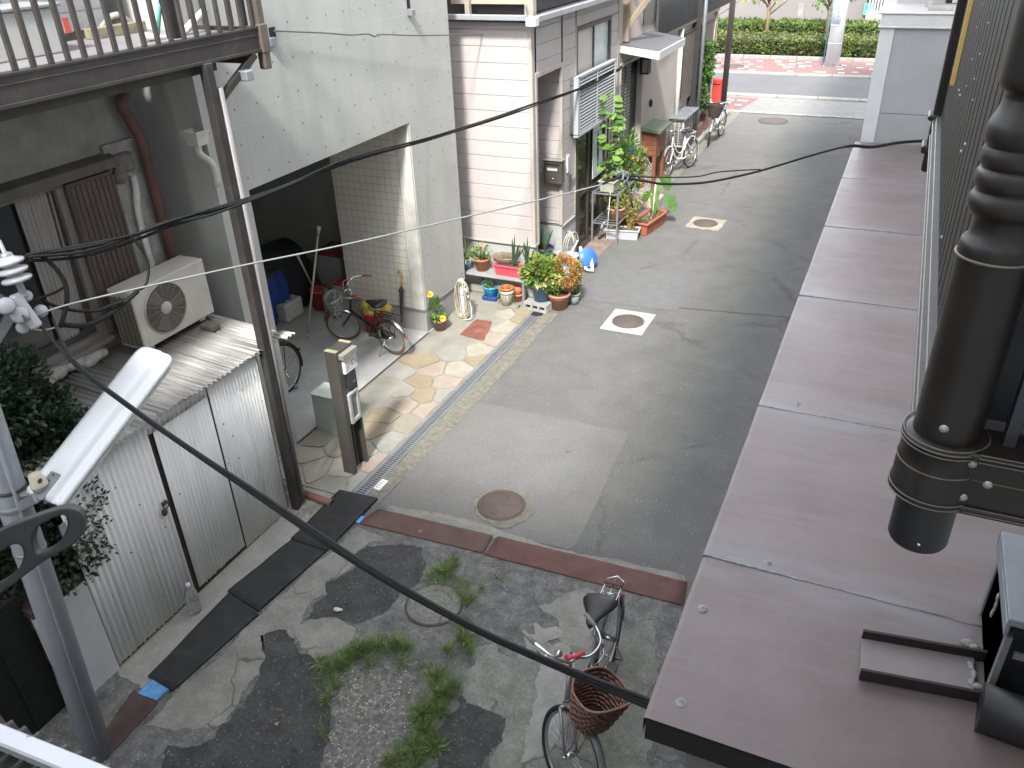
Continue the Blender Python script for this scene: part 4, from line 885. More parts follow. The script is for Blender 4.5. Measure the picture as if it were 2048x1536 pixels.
mb = MB(); mb.box(LX-.08,LX,ly0,ly0+.07,lz0,lz1); mb.box(LX-.08,LX,ly1-.05,ly1,lz0,lz1); mb.box(LX-.07,LX-.005,(ly0+ly1)/2-.015,(ly0+ly1)/2+.015,lz0,lz1); mb.box(LX-.08,LX,ly0,ly1,lz0-.03,lz0+.02); mb.box(LX-.08,LX,ly0,ly1,lz1-.03,lz1)
ls = mb.build('louvre_shutter', lv, ph, bevel=.004)
mb = MB(); k = lz0+.04
while k < lz1-.03:
    if abs(k-(lz1-.2)) > .03: mb.add([(LX-.06,ly0+.06,k+.03),(LX-.06,ly1-.05,k+.03),(LX-.008,ly1-.05,k),(LX-.008,ly0+.06,k),(LX-.06,ly0+.06,k+.036),(LX-.06,ly1-.05,k+.036),(LX-.008,ly1-.05,k+.006),(LX-.008,ly0+.06,k+.006)], [(0,1,2,3),(7,6,5,4),(3,2,6,7),(0,4,5,1),(0,3,7,4),(1,5,6,2)])
    k += .05
mb.build('slats', lv, ls)
mb = MB(); mb.box(LX-.14,LX-.09,ly0+.03,ly1-.02,lz0+.02,lz1-.02); mb.box(FX-.0,LX-.08,ly0+.02,ly0+.05,lz0+.03,lz0+.07); mb.box(FX,LX-.08,ly0+.02,ly0+.05,lz1-.12,lz1-.08); mb.build('backing', M('louvre_dark',(.1,.11,.115),.7), ls)
# sliding door with poster
dr = None
mb = MB(); mb.box(FX-.1,FX+.012,12.70,12.76,.02,2.06); mb.box(FX-.1,FX+.012,14.08,14.14,.02,2.06); mb.box(FX-.1,FX+.02,12.70,14.14,2.02,2.08); mb.box(FX-.1,FX+.03,12.70,14.14,.0,.04); mb.box(FX-.07,FX-.03,13.38,13.44,.04,2.02); mb.box(FX-.06,FX-.035,12.76,14.08,.92,.97)
dr = mb.build('sliding_door', M('door_bronze',(.05,.043,.036),.4,var=.15), ph, bevel=.003)
mb = MB(); mb.box(FX-.065,FX-.058,12.76,14.08,.04,2.02); mb.build('pane', M('door_glass',(.035,.032,.026),.1,spec=.7,var=.3,ns=3), dr)
pa_, pb_ = PX(1186,300,FX-.02), PX(1213,268,FX-.02); pc_ = PX(1187,360,FX-.02)
py0, py1, pz0, pz1 = pa_.y, pb_.y, pc_.z+.03, 1.99
mb = MB(); mb.box(FX-.03,FX-.018,py0,py1,pz0,pz1); po = tag(mb.build('poster', M('poster_white',(.66,.72,.74),.4,var=.04)), 'white poster with two dark long fish prints on the sliding door', 'poster')
mb = MB()
for cy, cz, L, w in ((py0+(py1-py0)*.36,(pz0+pz1)/2+.02,.62,.06),(py0+(py1-py0)*.68,(pz0+pz1)/2+.16,.42,.045)):
    pr = [(-.5,.0),(-.46,.8),(-.4,.25),(-.3,.5),(-.1,.9),(.1,1),(.3,.8),(.45,.4),(.5,0)]
    out = [V((FX-.0175, cy+w*q, cz+L*t)) for t, q in pr] + [V((FX-.0175, cy-w*q, cz+L*t)) for t, q in reversed(pr[1:-1])]
    mb.prism(out, (.0015,0,0))
mb.build('fish_print', M('print_ink',(.06,.07,.09),.6,var=.4,ns=25), po)
mb = MB(); mb.box(FX-.018,FX-.0165,py0+.02,py0+.035,pz0+.05,pz0+.3); mb.box(FX-.018,FX-.0165,py0+.1,py0+.2,pz0+.04,pz0+.06); mb.box(FX-.018,FX-.0165,py0+.07,py1-.08,pz1-.14,pz1-.12); mb.build('lettering', M('print_grey',(.3,.33,.36),.6), po)
# eave gutter round the top, parapet panel above
mb = MB(); mb.box(-6.2,FX+.06,FY-.17,FY+.06,3.94,4.0); mb.box(FX-.1,FX+.14,FY-.17,14.8,3.94,4.0); mb.build('eave', M('eave_dark',(.05,.047,.045),.6,var=.2), ph, bevel=.006)
mb = MB(); mb.box(-6.2,FX+.12,FY-.24,FY-.17,3.97,4.04); mb.box(FX+.12,FX+.2,FY-.3,14.8,3.95,4.03); mb.build('gutter', M('gutter_grey',(.3,.31,.33),.45,.2,var=.1), ph, bevel=.008)
mb = MB(); mb.box(FX+.07,FX+.21,FY-.34,FY-.2,3.91,4.02); mb.build('gutter_corner', M('gutter_pale',(.52,.54,.56),.4), ph, bevel=.01)
mb = MB(); mb.box(-6.0,FX-.05,FY+.1,FY+.16,4.14,5.2); mb.box(FX-.16,FX-.1,FY+.2,14.7,4.24,5.2); mb.build('parapet', M('parapet_tan',(.37,.32,.25),.6,var=.05), ph)
mb = MB(); mb.box(FX-.1,FX+.03,FY+.02,FY+.14,4.0,5.2); mb.build('parapet_post', M('post_tan',(.33,.29,.24),.6), ph, bevel=.006); mb = MB(); mb.box(-5.75,-5.68,FY+.02,FY+.1,4.0,5.2); mb.build('parapet_post', MATS['post_tan'], ph, bevel=.006)
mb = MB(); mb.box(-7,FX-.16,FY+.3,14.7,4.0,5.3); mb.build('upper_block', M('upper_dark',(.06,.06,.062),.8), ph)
tag((lambda m_: m_.build('guy_wire', M('wire_cream',(.6,.56,.48),.5)))(MB().tube([PX(1046,-20,FX+.1), PY(1058,44,FY-.2)], .016, 6)), 'cream rod rising from the gutter corner of the pink house', 'rod')
# mailbox, intercom, thermometer
def at_y(x, y, Y): return PY(x, y, Y)
a = PY(1087,322,11.9); b = PY(1124,372,11.9)
mo = thing('mailbox', 'dark bronze wall mailbox with a white sticker in the pink recess', 'mailbox', (a.x,11.95,b.z))
mb = MB(); mx0, mx1, mz0, mz1 = a.x, b.x-.01, b.z+.02, a.z
mb.add([(mx0,11.9,mz0),(mx1,11.9,mz0),(mx1,12.045,mz0),(mx0,12.045,mz0),(mx0,11.9,mz1),(mx1,11.9,mz1),(mx1,12.045,mz1+.02),(mx0,12.045,mz1+.02)], [(0,3,2,1),(0,1,5,4),(1,2,6,5),(2,3,7,6),(3,0,4,7),(4,5,6,7)])
mb.build('body', M('mailbox_bronze',(.1,.092,.08),.4,.3,var=.08), mo, bevel=.008)
mb = MB(); mb.box(mx0-.012,mx1+.012,11.875,12.045,mz1+.012,mz1+.03); mb.build('lid', M('mailbox_lid',(.24,.25,.22),.45,.2), mo, bevel=.006)
mb = MB(); mb.box(mx0+.03,mx1-.03,11.893,11.901,mz1-.055,mz1-.03); mb.build('slot', void_m, mo)
mb = MB(); mb.box(mx0+.06,mx1-.07,11.894,11.9005,mz1-.14,mz1-.1); mb.build('sticker', M('sticker_white',(.7,.7,.68),.5), mo)
mb = MB(); mb.box(mx0+.07,mx1-.09,11.893,11.8945,mz1-.112,mz1-.106); mb.build('marking', M('sticker_red',(.55,.08,.06),.6), mo)
mb = MB(); mb.lathe([(.0005,.008),(.014,.008),(.016,0)], ((mx0+mx1)/2,11.9,mz0+.08), 12, 0, Matrix(((1,0,0),(0,0,-1),(0,1,0)))); mb.build('lock', chrome, mo)
a = PX(1134,314,FX+.02); b = PX(1143,340,FX+.02); mb = MB(); mb.box(FX+.005,FX+.03,a.y,a.y+.1,b.z,a.z+.02); o = tag(mb.build('thermometer', white_pl, bevel=.008), 'slim white thermometer on the pink wall beside the door', 'thermometer')
mb = MB(); mb.box(FX+.03,FX+.032,a.y+.02,a.y+.08,b.z+.03,a.z-.03); mb.build('scale', M('scale_grey',(.35,.37,.4),.5), o)
a = PX(1137,352,FX+.02); b = PX(1144,373,FX+.02); mb = MB(); mb.box(FX+.005,FX+.03,a.y,a.y+.12,b.z,a.z+.01); o = tag(mb.build('intercom', M('intercom_grey',(.09,.09,.095),.4), bevel=.006), 'small dark grey intercom below the white thermometer', 'intercom')
mb = MB(); mb.box(FX+.005,FX+.022,a.y+.15,a.y+.3,b.z+.05,b.z+.13); tag(mb.build('nameplate', M('plate_silver',(.3,.3,.3),.4,.3), bevel=.004), 'small silver nameplate beside the dark grey intercom', 'sign')
# walking sticks / umbrella in the recess
p = PY(1078,440,11.6); b0, b1 = V((-4.93,11.55,.3)), PY(1073,345,11.75)
o = thing('umbrella', 'closed grey umbrella with hooked handle standing in the pink recess', 'umbrella', b0)
mb = MB(); mb.tube([b0,b0.lerp(b1,.1),b0.lerp(b1,.55),b0.lerp(b1,.75)],[.008,.02,.032,.02],10); mb.build('canopy', M('umbrella_grey',(.12,.115,.12),.7,var=.25,ns=20,streak=(20,20,1)), o)
mb = MB(); t = (b1-b0).normalized(); mb.tube(smooth_pts([b0.lerp(b1,.75), b1, b1+V((.02,-.02,.05)), b1+V((.07,-.02,.06)), b1+V((.09,-.02,.01))],4),.011,8); mb.build('handle', M('handle_grey',(.3,.3,.34),.4), o)

# ================================================================ BEIGE HOUSE with awning
bh = thing('beige_house', 'beige rendered house with flat awning and dark slatted door further down', 'house', (-6,19,0))
beige = M('beige_render', (.44,.39,.355), .85, var=.05, ns=2, dirt=(.4,.35,.31), damt=.4, ds=1.4, bump=.2, bs=60)
mb = MB(); mb.box(-9,FX,16.35,22.7,.0,3.6); mb.box(-9,FX,14.78,16.35,2.78,5.4); mb.box(-9,FX-.0,14.78,14.9,0,2.78); mb.box(-9,-5.2,14.9,16.35,0,2.78); mb.box(-9,FX-.02,16.35,22.7,3.6,5.4)
mb.build('wall', beige, bh)
mb = MB(); mb.box(FX-.12,FX-.06,14.92,15.75,.03,2.75); 
d1 = mb.build('door', M('door_green',(.055,.06,.052),.5,var=.2), bh)
mb = MB()
for k in range(40): mb.box(FX-.06,FX-.045,14.98,15.3,.15+k*.064,.19+k*.064); 
for k in range(40): mb.box(FX-.06,FX-.04,15.42,15.7,.15+k*.064,.195+k*.064)
mb.build('slats', M('door_slat',(.13,.13,.12),.5), d1)
mb = MB(); mb.box(FX-.14,FX-.1,15.75,16.34,.03,2.75); mb.build('door', M('door_dark',(.022,.02,.019),.5,var=.2), bh)
mb = MB(); mb.box(FX-.1,FX+.02,14.9,14.96,0,2.78); mb.box(FX-.1,FX+.02,16.3,16.36,0,2.78); mb.box(FX-.1,FX+.02,14.9,16.36,2.74,2.8); mb.build('door_frame', trim_b, bh, bevel=.004)
mb = MB(); mb.ball(PX(1302,206,FX+.03),.06,6,sq=(.6,.8,1.4)); mb.build('door_handle', black_pl, bh)
z1 = 3.1
mb = MB(); mb.add([(FX-.02,14.86,3.12),(FX-.02,16.75,3.12),(-4.06,16.6,3.02),(-4.06,14.86,3.02)], [(0,1,2,3)]); mb.add([(FX-.02,14.86,3.15),(FX-.02,16.75,3.15),(-4.04,16.62,3.045),(-4.04,14.84,3.045),(FX-.02,14.86,3.122),(FX-.02,16.75,3.122),(-4.04,16.62,3.017),(-4.04,14.84,3.017)], [(0,1,2,3),(7,6,5,4),(3,2,6,7),(0,4,5,1),(0,3,7,4),(1,5,6,2)])
aw = mb.build('awning', M('awning_top',(.1,.103,.11),.5,var=.08), bh)
mb = MB(); mb.add([(FX-.02,14.85,3.0),(-4.03,14.83,2.9),(-4.03,14.83,3.04),(FX-.02,14.85,3.12),(FX-.02,14.88,3.0),(-4.05,14.86,2.9),(-4.05,14.86,3.04),(FX-.02,14.88,3.12)],[(0,1,2,3),(7,6,5,4),(0,4,5,1),(1,5,6,2),(2,6,7,3),(0,3,7,4)]); mb.box(-4.06,-4.02,14.83,16.64,2.9,3.04); mb.build('fascia', M('awning_white',(.5,.5,.5),.5,var=.04), aw, bevel=.006)
mb = MB(); p0 = PX(1271,90,FX); mb.box(FX-.02,FX+.1,15.0,15.12,3.16,4.6); mb.bar((FX+.04,15.06,3.4),(-4.2,15.5,4.15),.1,.1); mb.box(FX,-4.15,15.3,15.42,4.1,4.22); mb.build('bracket', M('bracket_brown',(.24,.19,.14),.7,var=.2,ns=8), bh, bevel=.008)
p = PX(1293,130,FX+.1); ln = None
mb = MB(); zl, zt = PX(1293,147,FX+.1).z, PX(1293,115,FX+.1).z
mb.box(FX+.0,FX+.02,p.y-.1,p.y+.1,zl,zt); mb.box(FX+.02,FX+.17,p.y-.09,p.y+.09,zt-.03,zt); mb.box(FX+.02,FX+.17,p.y-.09,p.y+.09,zl,zl+.03)
for sx in (.025,.15): 
    for sy in (-.085,.07): mb.box(FX+sx,FX+sx+.015,p.y+sy,p.y+sy+.015,zl+.03,zt-.03)
mb.box(FX+.155,FX+.165,p.y-.01,p.y+.01,zl+.03,zt-.03)
lt = tag(mb.build('wall_lantern', black_pl), 'square black wall lantern with pale glass beside the dark door', 'lantern')
mb = MB(); mb.box(FX+.035,FX+.145,p.y-.07,p.y+.07,zl+.03,zt-.03); mb.build('glass', M('lantern_glass',(.4,.4,.33),.3), lt)
# cladding, eave, pipes, windows
mb = MB(); mb.corr((FX+.09,17.0,2.98),(0,7.3,0),(-.12,0,2.5),.012,.13,m=0); mb.build('cladding', M('cladding_grey',(.2,.2,.21),.6,.1,var=.1,ns=3), bh)
mb = MB(); mb.box(FX-.02,FX+.03,16.2,17.0,3.3,5.2); mb.build('upper_window', M('upper_glass',(.05,.05,.05),.3), bh)
mb = MB(); mb.box(FX+.001,FX+.1,17.0,22.7,2.93,2.985); mb.build('eave', M('eave_brown',(.12,.1,.09),.6), bh)
a = PX(1362,85,FX+.05); b = PX(1351,232,FX+.05)
mb = MB(); mb.tube([(FX+.05,a.y,2.93),(FX+.05,a.y,.75)],.05,10); mb.build('drainpipe', M('pipe_white',(.62,.62,.58),.5), bh)
a = PX(1385,150,FX+.06); yb = PX(1380,242,FX+.06).y
mb = MB(); mb.box(FX-.0,FX+.16,yb-.2,yb-.0,0,5.2); tag(mb.build('dark_post', M('post_black',(.03,.026,.025),.6)), 'thick dark square post standing against the beige house', 'post')
mb = MB(); mb.tube([(FX+.2,yb+.1,5.2),(FX+.2,yb+.1,.4)],.045,10); tag(mb.build('silver_pipe', galv), 'silver downpipe running beside the thick dark post', 'drainpipe')
for (x0,y0,x1,y1,nm) in ((1366,78,1394,165,'window'),(1404,60,1424,140,'window')):
    a = PX(x0,y0,FX+.03); b = PX(x1,y1,FX+.03); ya, yb2 = a.y, PX(x1,(y0+y1)/2-15,FX+.03).y; zb, zt = 1.35, 2.75
    mb = MB(); mb.box(FX+.004,FX+.03,ya,yb2,zb,zt); w_ = mb.build('window', M('window_brown',(.05,.042,.04),.4,var=.2), bh)
    mb = MB(); k = ya+.05
    while k < yb2-.05: mb.box(FX+.06,FX+.075,k,k+.02,zb-.02,zt+.02); k += .12
    mb.box(FX+.03,FX+.08,ya,yb2,zb-.04,zb-.02); mb.box(FX+.03,FX+.08,ya,yb2,zt+.02,zt+.04); mb.build('grille', M('grille_brown',(.1,.085,.075),.5), w_)
mb = MB(); mb.box(FX-.01,FX+.06,22.55,22.74,0,5.3); mb.build('corner_trim', M('trim_pinkish',(.52,.45,.41),.7), bh)
mb = MB(); mb.box(-9,FX-.03,14.78,22.7,5.4,5.5); mb.build('roof', cement, bh)
# brick planters along the beige house
brick_m = M('brick_red', (.2,.09,.055), .85, var=.15, ns=7, dirt=(.2,.1,.07), damt=.5, ds=6, bump=.3, bs=50)
q = NM(brick_m); x, y, z = q.xyz(); gl = q.mx(q.op('LESS_THAN', q.near(y,.22,0,0), .008), q.op('LESS_THAN', q.near(z,.075,0,0), .008)); overlay(brick_m, q.op('MULTIPLY', gl, .7), (.35,.32,.28)); q.bump(gl,.6,.01)
for y0, y1, h, lb in ((17.3,21.6,.42,'low red brick planter wall behind the white bicycles'),(21.8,22.8,.55,'red brick planter at the house corner below the vine')):
    mb = MB(); mb.box(FX,-4.6,y0,y1,0,h-.001); o = tag(mb.build('brick_planter', brick_m, bevel=.008), lb, 'planter'); mb = MB(); mb.box(FX+.01,-4.63,y0+.05,y1-.05,h,h+.02); mb.build('soil', dirt_soil, o)
# wooden cabinet on lattice stand
a = PX(1284,290,-4.5); cy0, cy1 = 15.75, 17.1
o = thing('wooden_cabinet', 'red brown wooden cabinet with green roof on a lattice stand', 'cabinet', (-4.6,16.4,0))
cx0, cx1 = -4.74, -4.44; cy0 = PX(1284,285,cx0).y; cy1 = cy0+.72; cz0, cz1 = .78, 1.28
mb = MB(); mb.box(cx0,cx1,cy0,cy1,cz0,cz1)
for k in range(5): mb.box(cx0+.02,cx1-.02,cy0-.008,cy0,cz0+.02+k*.1,cz0+.105+k*.1)
mb.build('body', M('cabinet_wood',(.2,.07,.038),.65,var=.2,ns=7,streak=(10,10,1),dirt=(.12,.05,.03),damt=.5), o, bevel=.006)
mb = MB(); mb.add([(cx0-.03,cy0-.1,cz1+.02),(cx1+.1,cy0-.1,cz1-.03),(cx1+.1,cy1+.1,cz1-.03),(cx0-.03,cy1+.1,cz1+.02),(cx0-.03,cy0-.1,cz1+.09),(cx1+.1,cy0-.1,cz1+.04),(cx1+.1,cy1+.1,cz1+.04),(cx0-.03,cy1+.1,cz1+.09)], [(0,3,2,1),(0,1,5,4),(1,2,6,5),(2,3,7,6),(3,0,4,7),(4,5,6,7)]); mb.build('roof', M('roof_green',(.13,.17,.12),.7,var=.15), o, bevel=.01)
for x0 in (cx0,cx1-.07): 
    for y0 in (cy0,cy1-.07): mb = MB(); mb.box(x0,x0+.07,y0,y0+.07,0,cz0); mb.build('leg', MATS['cabinet_wood'], o)
mb = MB()
for k in range(-6,7):
    for s in (-1,1):
        q0 = V((cx0+.2+k*.055, cy0+.03, .06)); q1 = q0+V((s*.42,0,.68))
        t0, t1 = 0, 1
        lo, hi = cx0+.07, cx1-.07
        ts = sorted([(lo-q0.x)/(q1.x-q0.x), (hi-q0.x)/(q1.x-q0.x)]); t0, t1 = max(0,ts[0]), min(1,ts[1])
        if t1 > t0+.05: mb.bar(q0.lerp(q1,t0), q0.lerp(q1,t1), .012, .012)
mb.build('lattice', M('lattice_grey',(.42,.41,.38),.7), o)
mb = MB(); mb.box(-4.75,-4.1,15.55,16.05,0,.16); tag(mb.build('doorstep', M('step_pink',(.45,.36,.33),.8,var=.1), bevel=.01), 'low pinkish doorstep slab in front of the dark slatted door', 'step')
# second AC unit with slatted lid
o = thing('air_conditioner', 'white outdoor air conditioner with dark lid behind the white bicycle', 'air conditioner', (-4.6,19.4,0.42))
y0, y1 = 18.7, 19.55; mb = MB(); mb.box(-4.72,-4.42,y0,y1,.44,1.05); mb.build('casing', M('ac_white',(.58,.57,.53),.5), o, bevel=.01)
mb = MB()
for c in range(3):
    for k in range(14): mb.box(-4.70+c*.09,-4.63+c*.09,y0-.008,y0-.001,.5+k*.038,.522+k*.038)
for k in range(13): mb.box(-4.42,-4.412,y0+.06,y1-.06,.5+k*.04,.52+k*.04)
mb.build('louvres', M('louvre_black',(.08,.08,.08),.6), o)
mb = MB(); mb.box(-4.76,-4.36,y0-.08,y1+.3,1.07,1.12); mb.build('lid', M('lid_dark',(.16,.17,.18),.5,var=.2), o, bevel=.01)
# vine on the beige wall, street corner post and red cabinet
o = thing('vine', 'green climbing vine hanging down the far corner of the beige house', 'vine', (-4.65,23.2,.5))
mb = MB()
for x, y, r in ((1412,100,.2),(1416,115,.26),(1418,128,.3),(1410,140,.24),(1412,155,.2),(1406,168,.18),(1408,180,.2),(1402,195,.18),(1408,205,.16),(1420,95,.14)):
    bush(mb, PX(x,y,-4.6), (.12,r*1.3,r), 190, .1, .055, [lf_mid, lf_hedge, lf_dark2], .2)
mb.build('foliage', [lf_mid, lf_hedge, lf_dark2], o, recalc=False)
mb = MB(); mb.tube(smooth_pts([(-4.7,22.2,.5),(-4.68,22.4,1.2),(-4.68,22.5,2.0),(-4.69,22.6,2.9)],4),.02,6); mb.build('stem', stem_m, o)
A_, B_ = G(1446,213), PX(1454,2,-5.0)
mb = MB(); mb.tube([A_, V((A_.x,A_.y,5.5))],.085,12); mb.tube([V((A_.x,A_.y,0)),V((A_.x,A_.y,.05))],.11,12); tag(mb.build('corner_post', M('post_brownblack',(.05,.04,.036),.5,var=.15)), 'tall dark brown round post at the street corner', 'post')
p = G(1431,207); mb = MB(); mb.box(p.x-.2,p.x+.18,p.y-.06,p.y+.2,.0,.72); o = tag(mb.build('red_sign', M('red_paint',(.62,.06,.045),.45,var=.06), bevel=.05, seg=3), 'red rounded box standing by the dark corner post', 'post box')
mb = MB(); mb.box(p.x-.12,p.x+.1,p.y-.066,p.y-.061,.55,.58); mb.build('slot', void_m, o)

# ================================================================ POTTED PLANTS AND GARDEN THINGS
def pot_parts(o, c, rt, rb, h, mat, rim=.012, soil=True, soil_m=None, feet=False, n=28):
    mb = MB(); mb.lathe([(.0005,0),(rb,0),(rb+(rt-rb)*.82,h*.82),(rt-.004,h*.83),(rt+rim*.6,h*.84),(rt+rim*.6,h),(rt-.012,h),(rt-.02,h*.86),(.0005,h*.86)], c, n)
    mb.build('pot', mat, o)
    if soil:
        mb = MB(); mb.lathe([(.0005,h*.9),(rt*.5,h*.895),(rt-.016,h*.88)], c, 18); mb.build('soil', soil_m or dirt_soil, o)
def pot(label, c, rt, rb, h, mat, plant=None, lm=None, cat='potted plant', name='potted_plant', group=None, **k):
    o = thing(name, label, cat, c, group); pot_parts(o, c, rt, rb, h, mat, **k)
    if plant:
        mb = MB(); plant(mb, V(c)+V((0,0,h*.9))); mb.build('foliage', lm, o, recalc=False)
    return o
def planter(label, a, b, w, h, mat, plant=None, lm=None, name='planter_box'):
    a, b = V(a), V(b); d = (b-a).normalized(); s = V((-d.y,d.x,0)); c = (a+b)/2; L = (b-a).length
    o = thing(name, label, 'planter', c); mb = MB()
    def rect(k, z): return [c + d*(sx*L/2*k) + s*(sy*(w/2 - L/2*(1-k))) + V((0,0,z)) for sx, sy in ((-1,-1),(1,-1),(1,1),(-1,1))]
    secs = [rect(.9,0), rect(.96,h*.85), rect(1.02,h*.86), rect(1.02,h), rect(.93,h), rect(.92,h*.8)]
    vs = [p for q in secs for p in q]; fs = [(3,2,1,0)]
    for i in range(len(secs)-1):
        for k in range(4): fs.append((i*4+k, i*4+(k+1)%4, (i+1)*4+(k+1)%4, (i+1)*4+k))
    mb.add(vs, fs); mb.build('box', mat, o, bevel=.006)
    r = rect(.925,h*.88); sm = MB(); sm.add(r,[(0,1,2,3)]); sm.build('soil', dirt_soil, o, recalc=False)
    if plant:
        pm = MB(); plant(pm, c+V((0,0,h*.88)), d, L, s); pm.build('foliage', lm, o, recalc=False)
    return o
# plank shelf between the houses
o = thing('plank_shelf', 'long grey plank shelf with metal leg holding flower pots', 'shelf', (-5.1,10.55,0))
SZ = .42
mb = MB(); mb.box(-5.72,-4.55,10.36,10.76,SZ-.03,SZ); mb.build('board', M('plank_grey',(.27,.27,.27),.75,var=.15,ns=5,streak=(1,8,8),dirt=(.25,.25,.24),damt=.5), o, bevel=.004)
mb = MB(); mb.box(-4.74,-4.70,10.37,10.41,0,SZ-.03); mb.build('leg', galv, o); mb = MB(); mb.box(-4.74,-4.70,10.7,10.74,0,SZ-.03); mb.build('leg', galv, o); mb = MB(); mb.box(-5.6,-5.56,10.7,10.74,0,SZ-.03); mb.build('leg', galv, o)
mb = MB(); mb.box(-6.4,-4.55,10.6,10.9,0,.14); struct('shelf_base', mb, cement_pale, bevel=.02)
blue_pot = M('pot_blue', (.09,.19,.3), .4, var=.12); dblue = M('pot_deep_blue', (.02,.035,.12), .15, var=.2, ns=6)
c = G(939,531,SZ); pot('variegated spider plant in a dull blue pot on the shelf end', (c.x,10.56,SZ+.001), .11,.09,.17, blue_pot, lambda mb,p: blades(mb,p,95,.3,.013,1.5,[0,1,1],.3,5,.05), [lf_light, lf_pale])
c = G(968,537,SZ); pot('yellowing leafy plant in a terracotta pot on the shelf', (c.x,10.56,SZ+.001), .13,.09,.2, terracotta, lambda mb,p: (blades(mb,p,36,.24,.014,1.3,[0,1,2],.3,4,.05), bush(mb,p+V((0,0,.1)),(.12,.12,.13),90,.07,.03,[lf_mid,lf_light,lf_dry],.1)), [lf_mid, lf_light, lf_dry])
red_pl = M('planter_red', (.55,.07,.1), .45, var=.06, dirt=(.45,.12,.12), damt=.4)
def dracaena(mb, c, d, L, s):
    for u, k in ((-.02,0),(.3,1)):
        q = c + d*(u*L)
        for i in range(7 if k else 6):
            a = rnd.uniform(0,2*PI); t = rnd.uniform(.08,.5); leaf(mb, q+V((rnd.uniform(-.02,.02),rnd.uniform(-.02,.02),0)), (math.cos(a)*t+.2, math.sin(a)*t*.4, 1), rnd.uniform(.28,.5), .032, 0, up=(0,-1,.2), droop=.05, n=5)
        leaf(mb, q, (.05,0,1), .52, .03, 0, up=(0,-1,0), droop=.0, n=4)
    for i in range(26): leaf(mb, c+d*rnd.uniform(.05,.42)*L+s*rnd.uniform(-.06,.06), (rnd.uniform(-1,1),rnd.uniform(-1,1),.3), .06, .02, 1)
planter('long red plastic planter with tall sword leaves on the shelf', (-5.24,10.52,SZ+.001),(-4.58,10.5,SZ+.001), .2,.17, red_pl, dracaena, [lf_dark2, lf_dry])
ob = thing('bonsai_bowl', 'brown oval ceramic bowl planter behind the red planter', 'planter', (-5.16,10.68,SZ)); cb = V((-5.14,10.66,SZ+.12))
mb = MB(); mb.lathe([(.0005,0),(.12,0),(.19,.05),(.2,.1),(.205,.12),(.185,.12),(.175,.09),(.0005,.09)], cb, 28, 0, Matrix.Diagonal((1.0,.72,1))); mb.box(cb.x-.11,cb.x+.11,cb.y-.07,cb.y+.07,SZ+.002,cb.z+.005); mb.build('bowl', M('bowl_brown',(.2,.14,.11),.35,var=.12), ob)
mb = MB(); bush(mb, cb+V((0,0,.11)), (.15,.1,.05), 150, .035, .01, [lf_mid, lf_dry, lf_aloe], .1); mb.build('foliage', [lf_mid, lf_dry, lf_aloe], ob, recalc=False)
# under the shelf
cyan = M('pot_cyan', (.03,.3,.55), .35, var=.08)
c = G(983,598); o = thing('potted_plant','bright blue pot with trailing plant on a navy tray below the shelf','potted plant',(c.x,c.y,.01)); 
mb = MB(); mb.box(c.x-.12,c.x+.12,c.y-.1,c.y+.1,.01,.075); mb.build('tray', M('tray_navy',(.02,.05,.25),.4), o, bevel=.012); pot_parts(o,(c.x,c.y,.06),.125,.095,.17,cyan)
mb = MB(); bush(mb,(c.x,c.y,.24),(.12,.11,.07),150,.05,.016,[lf_aloe,lf_mid],.1); blades(mb,(c.x+.03,c.y,.24),14,.24,.006,1.6,0,.1,4,.05); mb.build('foliage',[lf_aloe,lf_mid],o,recalc=False)
c = G(1014,609); o = pot('white pot stacked with an orange pot and trailing succulent', (c.x,c.y,.006), .11,.085,.24, M('pot_cream',(.55,.53,.47),.5,var=.08,dirt=(.4,.35,.26),damt=.5,ds=9), lambda mb,p: (bush(mb,p+V((0,0,.03)),(.13,.12,.05),170,.045,.012,[lf_aloe,lf_dry,lf_mid],.1), [leaf(mb,p+V((math.cos(i)*.12,math.sin(i)*.12,.02)),(math.cos(i)*.2,math.sin(i)*.2,-1),rnd.uniform(.1,.22),.012,i%2,n=3,droop=.4) for i in range(22)]), [lf_aloe, lf_dry, lf_mid], soil=False)
mb = MB(); mb.lathe([(.08,.2),(.1,.26),(.115,.265),(.115,.285),(.095,.285),(.09,.24),(.0005,.24)],(c.x,c.y,.006),24); mb.build('inner_pot', M('pot_orange',(.6,.16,.06),.5), o)
c = G(1037,603); o = thing('stacked_pots','small stack of pale and orange terracotta pots by the shelf leg','flower pot',(c.x-.02,c.y,0)); pc = (c.x-.02,c.y+.02,.006)
mb = MB(); mb.lathe([(.0005,0),(.07,0),(.085,.1),(.095,.1),(.095,.13),(.085,.13),(.08,.11),(.0005,.11)],pc,22); mb.build('pot', M('pot_salmon',(.58,.24,.15),.6), o); mb = MB(); mb.lathe([(.06,.13),(.075,.17),(.08,.18),(.065,.24),(.0005,.24)],pc,22); mb.build('pot', MATS['pot_orange'], o)
mb = MB(); mb.box(-4.88,-4.76,10.22,10.34,.0,.05); mb.box(-4.9,-4.86,10.3,10.33,.05,.06); tag(mb.build('concrete_piece', cement, bevel=.006), 'small broken concrete piece under the shelf edge', 'block')
